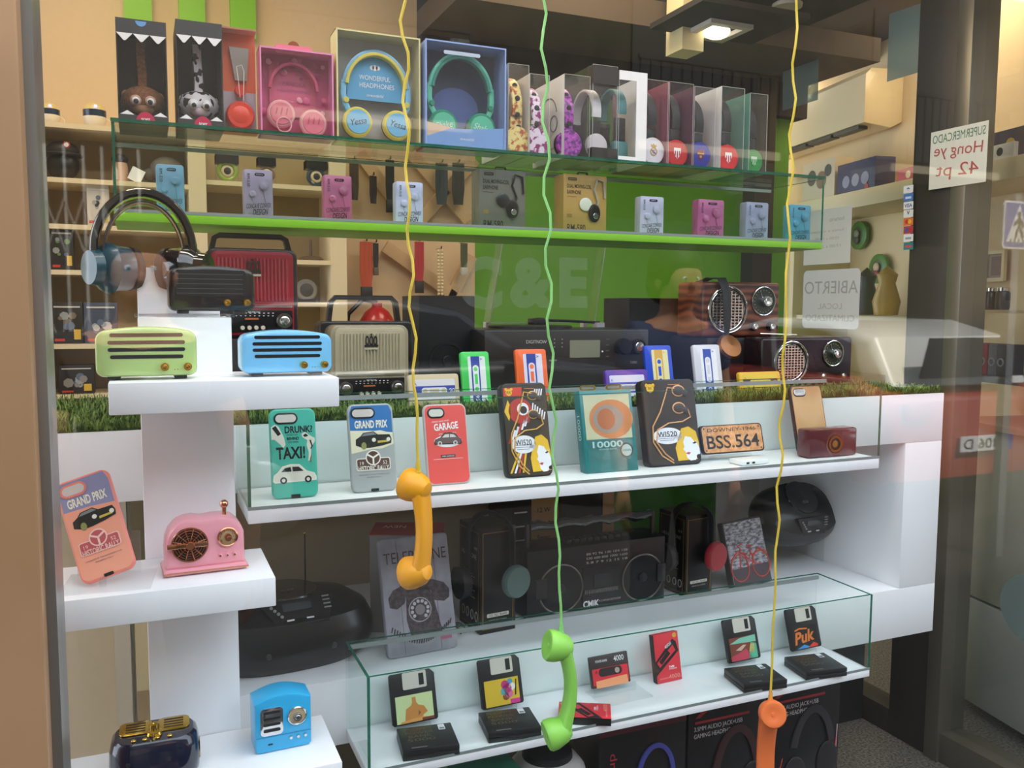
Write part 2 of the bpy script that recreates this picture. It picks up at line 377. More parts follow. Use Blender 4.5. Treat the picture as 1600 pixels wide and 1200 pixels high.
# ---------------------------------------------------------------- small products: builders
def cup(m, x, z, y, r, d, c1, c2, cap=None):
    """ear cup turned towards the viewer"""
    T = Matrix.Translation((x, y, z)) @ Matrix.Rotation(PI/2, 4, 'X')
    m.lathe([(r*.9, -d*.5), (r*.98, -d*.3), (r*.98, 0)], c2, T); m.lathe([(r, 0), (r, d*.35), (r*.9, d*.5), (0, d*.56)], c1, T)
    if cap: m.lathe([(r*.8, d*.53), (r*.78, d*.6), (0, d*.62)], cap, T)

def slot_speaker(px0, px1, top, Y, Z, c, label, grille=False):
    x, w, h = span(px0, px1, top, Y, Z); d = .055; h -= .004
    t = thing('retro_speaker', label, 'speaker', (x, Y, Z), group=None)
    body = mat(c, .25, coat=.4, var=.01); P = []
    r = .010
    base = rr(w, h, r, 0, h/2, 5)
    for a, b in base:      # slight crown on the top edge
        P.append((a, b if b < h*.6 else b-.006*(2*a/w)**2*1.2))
    # top edge needs points to curve
    Q = []
    for i, p in enumerate(P):
        Q.append(p); n = P[(i+1) % len(P)]
        if p[1] > h*.7 and n[1] > h*.7 and abs(p[0]-n[0]) > w*.5:
            for k in range(1, 8): xx = p[0]+(n[0]-p[0])*k/8; Q.append((xx, h-.006*(2*xx/w)**2*1.2))
    M().plate(Q, 0, d, body, .006).build('body', t, (0, 0, .004))
    s = M()
    if not grille:
        for i, k in enumerate((.84, .69, .545, .40)):
            s.plate(rr(w*(.76 if i in (1, 2) else .72), h*.075, h*.036, 0, h*k), -.0004, .002, DARKSLOT)
    else:
        for k in range(5): s.plate(rect(-w*.40, w*.36, h*(.80-.105*k), h*(.815-.105*k)), -.0006, .001, mat('#4a4644', .4))
        s.plate(rr(w*.8, h*.56, .004, -.001, h*.62), -.0003, .002, mat('#0d0c0d', .5))
    s.build('grille_slots', t, (0, 0, .004))
    for k in (.17, .40): 
        M().knob(w*k, h*.19, 0, h*.085, .010, GOLD, GOLD).build('knob', t, (0, 0, .004), label='shiny gold knob')
    dd = M()
    for k in (.27, .30): dd.plate(circ(.0006, w*k, h*.13, 8), -.0002, .001, INK)
    dd.build('indicator_dots', t, (0, 0, .004))
    for a in (-.33, .33): M().box(w*a-.008, w*a+.008, .008, .045, 0, .006, MATTE, .001).build('foot', t)
    return t

def vintage_radio(px0, px1, top, Y, Z, c, shell, label, cut=None):
    x, w, h = span(px0, px1, top, Y, Z); d = .07
    t = thing('vintage_radio', label, 'radio', (x, Y, Z))
    sh = mat(shell, .3, coat=.3); cc = mat(c, .35, .15); P = rr(w, h, .018, 0, h/2, 6)
    M().plate(P, .004, d, sh, .004).build('cabinet', t)
    f = M(); f.plate(rr(w*.90, h*.94, .014, 0, h*.50, 6), -.001, .006, cc, .002)
    f.plate(rr(w*.80, h*.54, .006, 0, h*.655, 4), -.0016, .0, mat(c, .6, var=.15), 0)
    n = 19
    for i in range(n):
        xx = -w*.37+w*.74*i/(n-1)
        f.tube([(xx, -.003, h*.42), (xx, -.003, h*.89)], w*.012, cc, 6)
    f.plate(rect(-w*.43, w*.43, h*.345, h*.355), -.003, 0, CHROME).plate(rect(-w*.43, w*.43, h*.365, h*.371), -.003, 0, CHROME)
    fg = f.build('front_grille', t, label='grille with vertical ribs')
    e = M(); y = -.0062; k = w*.07; cz = h*.80
    for dx, rad in ((-1, .55), (0, .62), (1, .55)):
        e.ring(circ(k*rad*.62, dx*k*.75, cz, 14, ry=k*.9), circ(k*rad*.32, dx*k*.75, cz, 14, ry=k*.55), y, y+.001, mat('#2a2622', .4))
    e.plate(rect(-k*1.25, k*1.25, cz-k*1.1, cz-k*.72), y, y+.001, mat('#2a2622', .4)).ball((0, y, cz+k*1.1), k*.2, mat('#2a2622', .4))
    e.plate(rect(-k*1.2, k*1.2, cz-k*1.6, cz-k*1.25), y, y+.001, mat('#bdb598', .4)).build('crown_badge', fg)
    p = M(); p.plate(rr(w*.86, h*.25, .003, 0, h*.19), -.003, .002, mat('#151213', .25), .0008)
    for i in range(9):
        p.plate(rect(-w*.20+i*w*.05, -w*.18+i*w*.05, h*.275, h*.283), -.0034, -.003, PAPER); p.plate(rect(-w*.20+i*w*.05, -w*.185+i*w*.05, h*.245, h*.252), -.0034, -.003, PAPER)
    p.plate(rect(-w*.10, w*.05, h*.205, h*.225), -.0034, -.003, mat('#b5632d', .5)); p.text('AM FM SW', 0, h*.29, -.0036, h*.02, PAPER); tp_ = p.build('tuning_panel', t)
    for s in (-1, 1):
        M().knob(s*w*.33, h*.19, -.003, h*.088, .012, mat('#6f6a64', .3, .8), CHROME).build('knob', tp_, label='chrome dial knob')
    for i in range(4): M().knob(-w*.13+i*w*.075, h*.115, -.003, w*.024, .006, mat('#d9cdb8', .35)).build('button', tp_)
    return t, w, h
def handle_on(t, w, h, wd, ht, mt, z0):
    a = M(); a.strip([(-wd/2, .035, z0-.004), (-wd/2+.006, .035, z0+ht*.8), (-wd/2+.016, .035, z0+ht), (wd/2-.016, .035, z0+ht), (wd/2-.006, .035, z0+ht*.8), (wd/2, .035, z0-.004)], .022, .010, mt)
    a.build('handle', t)

def cap_text(m, lines, y):
    for (s, x, z, sz, mt, w, b, r) in lines: m.text(s, x, z, y, sz, mt, w=w, bold=b, rot=r)

def phone_case(name, label, px0, px1, top, Y, Z, c, lean=14, cut=1, r=.012, d=.010, w=None, h=None, side=None, cat='phone case', rz=0):
    x, W, H = span(px0, px1, top, Y+.02, Z); H /= math.cos(R_(lean)); w = w or W; h = h or H
    t = thing(name, label, cat, (x, Y, Z+.001), rz=rz, lean=lean)
    b = M(); b.plate(rr(w, h, r, 0, h/2, 6), 0, d, mat(side or c, .4, var=.01), .003); b.plate(rr(w*.93, h*.96, r*.85, 0, h/2, 6), -.0003, .002, mat(c, .4, var=.01))
    if cut:
        cw = w*(.44 if cut == 1 else .33); b.plate(rr(cw+.006, .019, .0095, -w*.5+cw/2+.010, h-.016, 6), -.0012, 0, mat('#20221f', .5), .0004)
        b.plate(rr(cw, .013, .0065, -w*.5+cw/2+.010, h-.016, 6), -.0016, 0, mat('#d6d2cc', .5))
    return t, b, w, h

def car_side(m, x, z, L, y, c, o, g, flip=1):
    """small side view of a hatchback"""
    f = lambda P: [(x+flip*a*L, z+b*L) for a, b in P]
    body = [(-.5, .08), (-.48, .2), (-.38, .27), (-.28, .38), (-.1, .42), (.12, .41), (.27, .27), (.45, .22), (.5, .13), (.49, .06), (-.46, .04)]
    m.plate(f([(a*1.07, (b-.2)*1.2+.19) for a, b in body]), y, y+.0002, o); m.plate(f(body), y-.0002, y, c)
    m.plate(f([(-.33, .27), (-.24, .36), (-.1, .385), (-.08, .27)]), y-.0004, y-.0002, g); m.plate(f([(-.05, .27), (-.06, .385), (.1, .38), (.22, .27)]), y-.0004, y-.0002, g)
    for k in (-.28, .32):
        m.plate(circ(.085*L, x+flip*k*L, z+.06*L, 14), y-.0005, y-.0002, g); m.plate(circ(.045*L, x+flip*k*L, z+.06*L, 12), y-.0007, y-.0004, c)
def car_front(m, x, z, L, y, c, lite, o=None):
    """three-quarter front of an old rally car"""
    f = lambda P: [(x+a*L, z+b*L) for a, b in P]
    if o: m.plate(f([(-.54, -.02), (-.52, .26), (-.25, .36), (.2, .38), (.52, .28), (.54, .0), (.2, -.12), (-.2, -.12)]), y, y+.0002, o)
    m.plate(f([(-.5, .0), (-.49, .16), (-.36, .24), (-.28, .33), (.0, .36), (.12, .27), (.44, .26), (.49, .14), (.47, .02), (.2, -.04), (-.1, -.08), (-.3, -.08)]), y-.0002, y, c)
    m.plate(f([(-.33, .24), (-.26, .31), (-.01, .34), (.08, .27)]), y-.0004, y-.0002, mat('#7d8688', .4))
    for k in (.0, .40): m.plate(circ(.055*L, x+k*L, z+.13*L, 14), y-.0005, y-.0002, lite)
    m.plate(f([(.1, .04), (.1, .10), (.40, .11), (.40, .06)]), y-.0004, y-.0002, mat('#c9b648', .5))
    m.plate(circ(.07*L, x-.28*L, z-.02*L, 12, ry=.1*L), y-.0005, y-.0002, mat('#8c8f52', .5))
def wheel_badge(m, x, z, s, y, line, fill):
    m.plate(rr(s*2.0, s*.72, s*.12, x, z-s*.25), y, y+.0002, line); m.plate(rr(s*1.9, s*.62, s*.1, x, z-s*.25), y-.0002, y, fill)
    m.plate(circ(s*.45, x, z+.12*s, 22), y-.0003, y, line)
    m.plate(circ(s*.38, x, z+.12*s, 22), y-.0004, y, fill)
    for a in (90, 210, 330): 
        c, n = math.cos(R_(a+180)), math.sin(R_(a+180)); cx, cz = x, z+.12*s
        m.plate([(cx-n*s*.05, cz+c*s*.05), (cx+n*s*.05, cz-c*s*.05), (cx+c*s*.38+n*s*.05, cz+n*s*.38-c*s*.05), (cx+c*s*.38-n*s*.05, cz+n*s*.38+c*s*.05)], y-.0006, y-.0004, line)
    m.text('19', x-s*.68, z-s*.18, y-.0004, s*.2, line); m.text('52', x+s*.68, z-s*.18, y-.0004, s*.2, line)
    m.text('HISTORIC RALLY', x, z-s*.48, y-.0006, s*.28, line, w=s*1.8, bold=.02)

def cassette_case(label, px0, px1, top, Y, Z, c, stripe, lab, upright=True, txt='90', rz=0, lean=12):
    x, w, h = span(px0, px1, top, Y, Z); h /= math.cos(R_(lean))
    t = thing('cassette_phone_case', label, 'phone case', (x, Y, Z), rz=rz, lean=lean)
    W, H = (h, w) if upright else (w, h)
    T = Matrix.Translation((0, 0, h/2)) @ (Matrix.Rotation(-PI/2, 4, 'Y') if upright else Matrix())
    if upright: T = Matrix.Translation((0, 0, h/2)) @ Matrix.Rotation(PI/2, 4, 'Y')
    b = M(); b.T = T; b.plate(rr(W, H, .006, 0, 0, 4), 0, .012, mat(c, .45, var=.01), .003); b.build('body', t)
    l = M(); l.T = T; l.plate(rr(W*.82, H*.60, .003, 0, H*.04), -.0005, .001, mat(lab, .5)); l.plate(rect(-W*.41, W*.41, -H*.16, H*.14), -.0008, 0, mat(stripe, .5))
    l.plate(rr(W*.5, H*.2, H*.095, 0, -H*.01, 6), -.0011, 0, mat(lab, .5)); 
    for s in (-1, 1): l.plate(circ(H*.07, s*W*.18, -H*.01, 12), -.0014, 0, mat(c, .5))
    l.plate(rect(-W*.09, W*.09, -H*.06, H*.04), -.0014, 0, mat(c, .5))
    l.text(txt, W*.345, -H*.01, -.0012, H*.13, PAPER); l.text('A', -W*.36, H*.2, -.0009, H*.08, mat(stripe, .5))
    l.build('label', t); return t

def earphone_box(label, px0, px1, top, Y, c, ink='#1b1620', grp=None):
    Z = Z_GRN+.001; x, w, h = span(px0, px1, top, Y, Z); t = thing('earphone_box', label, 'earphone box', (x, Y, Z))
    body = mat(c, .35, var=.01, coat=.2); dk = mat(ink, .5); lt = mat(c, .3, var=.02, coat=.6)
    w *= .97
    M().plate(rr(w, h, .005, 0, h/2, 4), 0, .026, body, .002).build('tin', t)
    a = M(); a.plate(rr(w*.34, h*.06, h*.03, w*.05, h*.90), -.0006, .001, dk); a.text('REMAX', w*.05, h*.90, -.0008, h*.032, body, bold=.02)
    a.text('RM-510', -w*.33, h*.78, -.0004, h*.06, dk, rot=-90); a.text('CONCAVE CONVEX', .0, h*.27, -.0004, h*.10, dk, w=w*.84, bold=.0, rot=5, shear=.2)
    a.text('DESIGN', w*.06, h*.145, -.0004, h*.12, dk, w=w*.5, bold=.01, rot=5, shear=.2); a.plate(circ(w*.05, w*.38, h*.06, 12), -.0005, 0, mat('#b03038' if ink != '#1b1620' or c != '#c05a8c' else '#1b1620', .5))
    a.build('lettering', t)
    e = M(); 
    for (cx, cz, r) in ((w*.2, h*.68, w*.17), (-w*.2, h*.50, w*.12)):
        e.knob(cx, cz, 0, r, .0025, lt); e.knob(cx-r*.25, cz-r*.1, -.002, r*.7, .0025, lt)
        e.tube([(cx-r*.1, -.0008, cz-r), (cx, -.0008, cz-r*1.8), (cx+r*.3, -.0008, h*.33)], .0008, lt, 5)
    e.build('embossed_earphones', t)
    return t
def earphone_box_big(label, px0, px1, top, Y, c, ink, bud):
    Z = Z_GRN+.001; x, w, h = span(px0, px1, top, Y, Z); t = thing('earphone_carton', label, 'earphone box', (x+.008, Y, Z)); w -= .02
    M().box(-w/2, w/2, 0, .05, 0, h, mat(c, .5, .1), .001).build('carton', t)
    k = mat(ink, .5); a = M(); y = -.0005
    a.plate(rr(w*.2, h*.05, .002, -w*.30, h*.92), y, 0, k); a.text('REMAX', -w*.30, h*.92, y-.0003, h*.03, mat(c, .5))
    a.text('DUAL MOVING-COIL', -w*.14, h*.80, y, h*.065, k, w=w*.56, bold=.02); a.text('EARPHONE', -w*.26, h*.70, y, h*.065, k, w=w*.32, bold=.02)
    a.plate(rect(-w*.42, -w*.2, h*.62, h*.625), y, 0, k); a.plate(rr(w*.11, h*.06, .001, -w*.36, h*.30), y, 0, mat('#8f6f2c', .5))
    a.text('RM-580', -w*.2, h*.10, y, h*.12, k, w=w*.42, bold=.01); a.build('lettering', t)
    e = M(); b = mat(bud, .35, coat=.3); dk = mat('#2b2624', .3, .5)
    e.ball((w*.0, -.003, h*.50), w*.145, b, sy=.12, sz=.95); e.ball((w*.20, -.004, h*.36), w*.14, dk, sy=.12, sz=1.35); e.knob(w*.22, h*.31, -.005, w*.06, .003, CHROME)
    e.tube([(w*.22, -.002, h*.40), (w*.30, -.002, h*.55), (w*.20, -.002, h*.75), (w*.27, -.002, h*.93), (w*.42, -.002, h*.90), (w*.45, -.002, h*.62)], w*.022, b if bud != '#dcd8cf' else mat('#a9a39a', .4), 6)
    e.build('earphone_picture', t)
    M().strip([(-w*.1, .02, h), (-w*.08, .02, h+.008), (w*.12, .02, h+.008), (w*.14, .02, h)], .01, .0015, MATTE).build('hang_tab', t)
    return t

def hp_flat(label, cx, cz, Y, W, R, rc, c1, c2, ccup, rim, word, inks):
    """headphones folded flat in a package, seen from the front"""
    t = thing('headphones', label, 'headphones', (cx, Y, cz))
    b = M(); A = [(p[0], p[1], p[2]) for p in arc(R, 8, 172, 26, rz=R*1.18)]
    b.strip(A, .016, .009, mat(c1, .4)); b.strip([(p[0]*.93, -.003, p[2]*.93) for p in A], .016, .007, mat(c2, .4)); b.build('headband', t)
    for s in (-1, 1):
        a = M(); a.strip([(s*R, 0, R*.25), (s*R*1.02, 0, -R*.15), (s*R*.97, -.002, -R*.45), (s*R*.80, -.002, -R*.75)], .014, .011, mat(ccup, .4)); a.knob(s*R*.95, -R*.35, -.008, .006, .004, mat(rim, .4)); a.build('arm', t)
        k = M(); cup(k, s*R*.62, -R*1.0, -.006, rc, .026, mat(rim, .4), mat('#2a2c30', .7), mat(ccup, .4)); 
        k.text(word, s*R*.62, -R*1.0, -.0225, rc*.42, mat(inks, .5), w=rc*1.15, rot=-12*s, shear=.25); k.build('ear_cup', t)
    return t
def win_box(label, px0, px1, top, Y, d, back, frame, inner=None):
    x, w, h = span(px0, px1, top, Y, Z_TOP); w *= .985; t = thing('headphone_box', label, 'headphone box', (x, Y, Z_TOP))
    f = mat(frame, .45); b = mat(back, .5); q = .003
    M().box(-w/2, w/2, d-.003, d, 0, h, b).box(-w/2, w/2, 0, d, 0, .003, f).box(-w/2, -w/2+.002, 0, d, 0, h, f).box(w/2-.002, w/2, 0, d, 0, h, f).box(-w/2, w/2, 0, d, h-.002, h, f).ring(rect(-w/2, w/2, 0, h), rect(-w/2+q, w/2-q, q, h-q), -.0008, 0, f).build('carton', t)
    M().box(-w/2+q, w/2-q, -.0004, -.0002, q, h-q, CLEAR).build('clear_window', t)
    return t, x, w, h

def hp_side(label, x, Y, Z, H, rc, cband, ccup, crest=None, bandmat=None, lift=.004, rz=90, studs=False, d=.145, cupmat=None, square=False):
    """headphones seen edge-on: one cup faces the viewer"""
    t = thing('headphones', label, 'headphones', (x, Y, Z+lift))
    bm_ = bandmat or mat(cband, .55); cm = cupmat or mat(ccup, .35)
    P = []; n = 22; zc = H-d*.52
    for i in range(n+1):
        a = R_(-14+208*i/n); P.append((0, d/2-d*.47*math.cos(a), zc+d*.50*math.sin(a)))
    b = M(); b.strip(P, .024, .0065, bm_, up=(1, 0, 0)); b.build('headband', t)
    if studs:
        s = M(); 
        for i in (6, 3, 0): s.knob(0, P[i][2], P[i][1]-.003, .006, .002, MATTE)
        for k in (.33, .2): s.knob(.003, H*k, .004, .006, .002, MATTE)
        s.build('studs', t)
    a = M(); 
    for yy in (.013, d-.013): a.box(-.014, .014, yy-.005, yy+.005, rc*1.7, zc-.02, mat('#1a1718', .5) if not bandmat else bm_, .002)
    a.build('arms', t)
    for yy, s in ((.006, 1), (d-.006, -1)):
        k = M(); 
        if square: k.box(-rc*.8, rc*.8, yy-.004, yy+.02*s, 0, rc*2, cm, .008)
        else:
            T = Matrix.Translation((0, yy, rc)) @ Matrix.Rotation(PI/2*s, 4, 'X')
            k.lathe([(rc*.9, -.016), (rc*.95, -.014), (rc*.95, 0)], mat('#23201f', .7), T); k.lathe([(rc, 0), (rc, .006), (rc*.93, .009), (0, .010)], cm, T)
        if s == 1 and crest: crest(k, 0, rc, -.0046, rc*.5)
        k.build('ear_cup', t)
    return t
def crest_shield(c1, c2, stripes=True, gold=False):
    def f(m, x, z, y, s):
        P = [(x-s*.62, z+s*.75), (x+s*.62, z+s*.75), (x+s*.6, z), (x+s*.35, z-s*.5), (x, z-s*.9), (x-s*.35, z-s*.5), (x-s*.6, z)]
        m.plate(P, y, y+.0004, mat(c1, .5))
        if stripes:
            for k in (-.38, 0, .38): m.plate([(x+k*s-s*.09, z+s*.3), (x+k*s+s*.09, z+s*.3), (x+k*s+s*.09, z-s*(.8-abs(k)*1.1)), (x+k*s-s*.09, z-s*(.8-abs(k)*1.1))], y-.0003, y, mat(c2, .5))
        if gold: m.plate(rect(x-s*.6, x+s*.6, z+s*.1, z+s*.32), y-.0004, y, mat('#d8a62a', .4)); m.plate(circ(s*.2, x, z-s*.25, 10), y-.0005, y, mat('#d8a62a', .4))
    return f
def crest_round(m, x, z, y, s):
    g = mat('#c79b35', .4); m.ring(circ(s*.6, x, z-s*.1, 20), circ(s*.48, x, z-s*.1, 20), y, y+.0004, g)
    m.text('C', x, z-s*.1, y, s*.55, g, bold=.03); m.plate([(x-s*.4, z+s*.55), (x-s*.5, z+s*.95), (x-s*.2, z+s*.8), (x, z+s*1.1), (x+s*.2, z+s*.8), (x+s*.5, z+s*.95), (x+s*.4, z+s*.55)], y, y+.0004, g)
    m.plate([(x-s*.45, z+s*.15), (x-s*.38, z+s*.25), (x+s*.45, z-s*.4), (x+s*.38, z-s*.5)], y-.0003, y, mat('#8e5ba6', .5))
def clear_box(label, x0, x1, Y, h, d, side=None, back=None, open_top=True, front_frame=None, solid_side=True):
    w = x1-x0; t = thing('headphone_box', label, 'headphone box', ((x0+x1)/2, Y, Z_TOP)); a = w/2-.0006
    b = M(); cl = mat(side, .5) if side else CLEAR; bk = mat(back, .5) if back else CLEAR
    b.box(-a, a, d-.0015, d, 0, h, bk).box(-a, a, 0, d, 0, .0012, bk).box(-a, -a+.0008, 0, d, 0, h, cl)
    b.build('carton', t)
    f = M(); f.box(-a, a, -.0004, 0, 0, h, CLEAR).box(a-.0006, a, 0, d, 0, h, CLEAR)
    f.add([(-a, 0, h), (a, 0, h), (a, d, h), (-a, d, h), (0, d*.3, h+.004)], [(0, 1, 4), (1, 2, 4), (2, 3, 4), (3, 0, 4)], CLEAR)
    e = .0007
    f.box(-a, -a+e, -.001, 0, 0, h, mat('#b9bdbc', .3)).box(a-e, a, -.001, 0, 0, h, mat('#b9bdbc', .3)).box(-a, a, -.001, 0, h-e, h, mat('#c8c4b4', .3))
    f.build('clear_cover', t)
    if front_frame: 
        g = M(); q = w*.32; g.ring(rr(w*.98, h, .001, 0, h/2), rr(w*.98-q*.9, h-.05, .006, -q*.2, h/2+.004), -.002, -.001, mat(front_frame, .4)); g.build('front_frame', t)
    return t
# ---------------------------------------------------------------- speakers on the column stand
slot_speaker(150, 309, 511, 1.235, 1.404, '#b7d585', 'pale green mini speaker with four slots on the upper white step')
slot_speaker(378, 520, 516, 1.235, 1.404, '#7cc6f2', 'sky blue mini speaker with four slots on the upper white step')
slot_speaker(263, 399, 415, 1.375, 1.4895, '#191314', 'black mini speaker with two gold knobs on top of the white column', True)

# ---------------------------------------------------------------- middle glass shelf
Ym = 1.435; ZM = Z_MID+.001
t, b, w, h = phone_case('taxi_phone_case', 'teal phone case printed DRUNK? TAXI! with a white car', 423, 495, 640, Ym, Z_MID, '#4dbda9', 10)
b.build('shell', t); k = INK; p = mat('#e9e6da', .5); y = -.0006; a = M()
a.text('DRUNK?', w*.12, h*.765, y, h*.075, k, w=w*.6, bold=.03); a.text('DO NOT GET', -w*.02, h*.705, y, h*.02, k, w=w*.24); a.text('BEHIND', w*-.01, h*.665, y, h*.032, k, w=w*.26, bold=.03); a.text('THE WHEEL', 0, h*.625, y, h*.02, k, w=w*.24)
a.text('TAXI!', -w*.07, h*.505, y, h*.13, k, w=w*.62, bold=.03)
a.plate([(w*c-w*.5, h*e) for c, e in ((.03,.80),(.12,.83),(.2,.80),(.3,.68),(.33,.60),(.28,.56),(.22,.6),(.1,.66),(.03,.66))], y, y+.0002, p); a.plate([(w*c-w*.5, h*e) for c, e in ((.05,.79),(.13,.815),(.24,.72),(.17,.70))], y-.0002, y, k)
a.plate([(w*c-w*.5, h*e) for c, e in ((.68,.71),(.75,.735),(.86,.69),(.96,.66),(.96,.62),(.88,.56),(.86,.42),(.80,.40),(.82,.5),(.78,.58),(.80,.64),(.70,.67))], y, y+.0002, p); a.plate([(w*c-w*.5, h*e) for c, e in ((.71,.695),(.77,.715),(.83,.685),(.74,.675))], y-.0002, y, k)
a.tube([(w*.36, y, h*.64), (w*.40, y, h*.57), (w*.37, y, h*.54)], .0012, k, 5); a.tube([(w*.38, y, h*.47), (w*.355, y, h*.43), (w*.36, y, h*.39)], .0008, mat('#a43f36', .5), 5)
car_side(a, -.0, h*.175, w*.88, y, p, mat('#f2efe4', .5), k); a.plate(rr(w*.2, h*.04, .001, -w*.0, h*.022), -.0008, 0, INK); a.build('print', t)

def grand_prix(t, w, h, c_top, c_low, cl, old=False):
    a = M(); y = -.0006
    a.plate([(w*c-w*.5, h*e) for c, e in ((.04,.90),(.10,.978),(.90,.978),(.96,.90),(.96,.66),(.5,.69),(.04,.70))], y+.0002, y+.0004, mat(c_top, .4))
    if not old: a.plate([(-w*.46, h*.60), (-w*.46, h*.70), (w*0, h*.69), (w*.46, h*.66), (w*.46, h*.56), (w*.2, h*.50), (-w*.46, h*.44)], y+.0001, y+.0003, mat('#e9e4c8', .5))
    cw = w*.40; a.plate(rr(cw+.006, .019, .0095, -w*.5+cw/2+.008, h-.016, 6), -.0014, y-.0001, mat(cl, .5)); a.plate(rr(cw, .013, .0065, -w*.5+cw/2+.008, h-.016, 6), -.0017, -.0014, mat('#cfc5c0', .5))
    a.text('GRAND PRIX', .0, h*.765, y, h*.085, mat('#f0ead4', .5), w=w*.72, bold=.03)
    car_front(a, w*.04, h*.53, w*.80, y, mat('#23241f', .4), mat('#e8e6dc', .4), mat('#e9e4c8', .5) if not old else None)
    wheel_badge(a, .0, h*.36, w*.37, y-.0004, mat('#f1ece2' if not old else '#f3c9bd', .5), mat('#5b3f36' if not old else '#c0585a', .5))
    a.text('ORGANIZED BY THE AUTOMOBILE CLUB', 0, h*.195, y, h*.014, mat('#5f6266', .5), w=w*.66); a.text('PALERMO ITALY', 0, h*.165, y, h*.016, mat('#5f6266', .5), w=w*.32)
    a.plate(rr(w*.17, h*.03, .001, 0, h*.022), -.001, 0, INK)
    a.build('print', t)
t, b, w, h = phone_case('rally_phone_case', 'blue and grey GRAND PRIX phone case on the middle glass shelf', 546, 617, 633, Ym, Z_MID, '#a9adaf', 13)
b.build('shell', t); grand_prix(t, w, h, '#2f74b8', '#a9adaf', '#14181f')
t, b, w, h = phone_case('garage_phone_case', 'coral red phone case printed GARAGE, in a clear bumper', 664, 731, 633, Ym+.01, Z_MID, '#ea5a55', 13, cut=2, side='#c9b8b6')
b.build('shell', t); a = M(); y = -.0006; a.text('GARAGE', .0, h*.72, y, h*.085, PAPER, w=w*.56, bold=.03, rot=4); a.text('DRIVE SAFE AND', -w*.12, h*.785, y, h*.018, PAPER, w=w*.4, rot=4)
a.plate(circ(w*.32, w*.02, h*.535, 24, ry=h*.075), y, y+.0002, PAPER); car_side(a, w*.02, h*.49, w*.6, y-.0003, mat('#6d5a5c', .4), mat('#3a2f33', .4), mat('#d9d5d0', .4), -1)
a.text('OLD CARS', w*.02, h*.63, y, h*.018, PAPER, w=w*.4, rot=3); a.plate(rr(w*.34, h*.035, .001, 0, h*.35), y, y+.0002, mat('#4a3a3c', .5)); a.text('FREE GARAGE', 0, h*.35, y-.0003, h*.016, PAPER, w=w*.28); a.plate(rect(-w*.34, w*.34, h*.315, h*.319), y, y+.0002, PAPER); a.build('print', t)

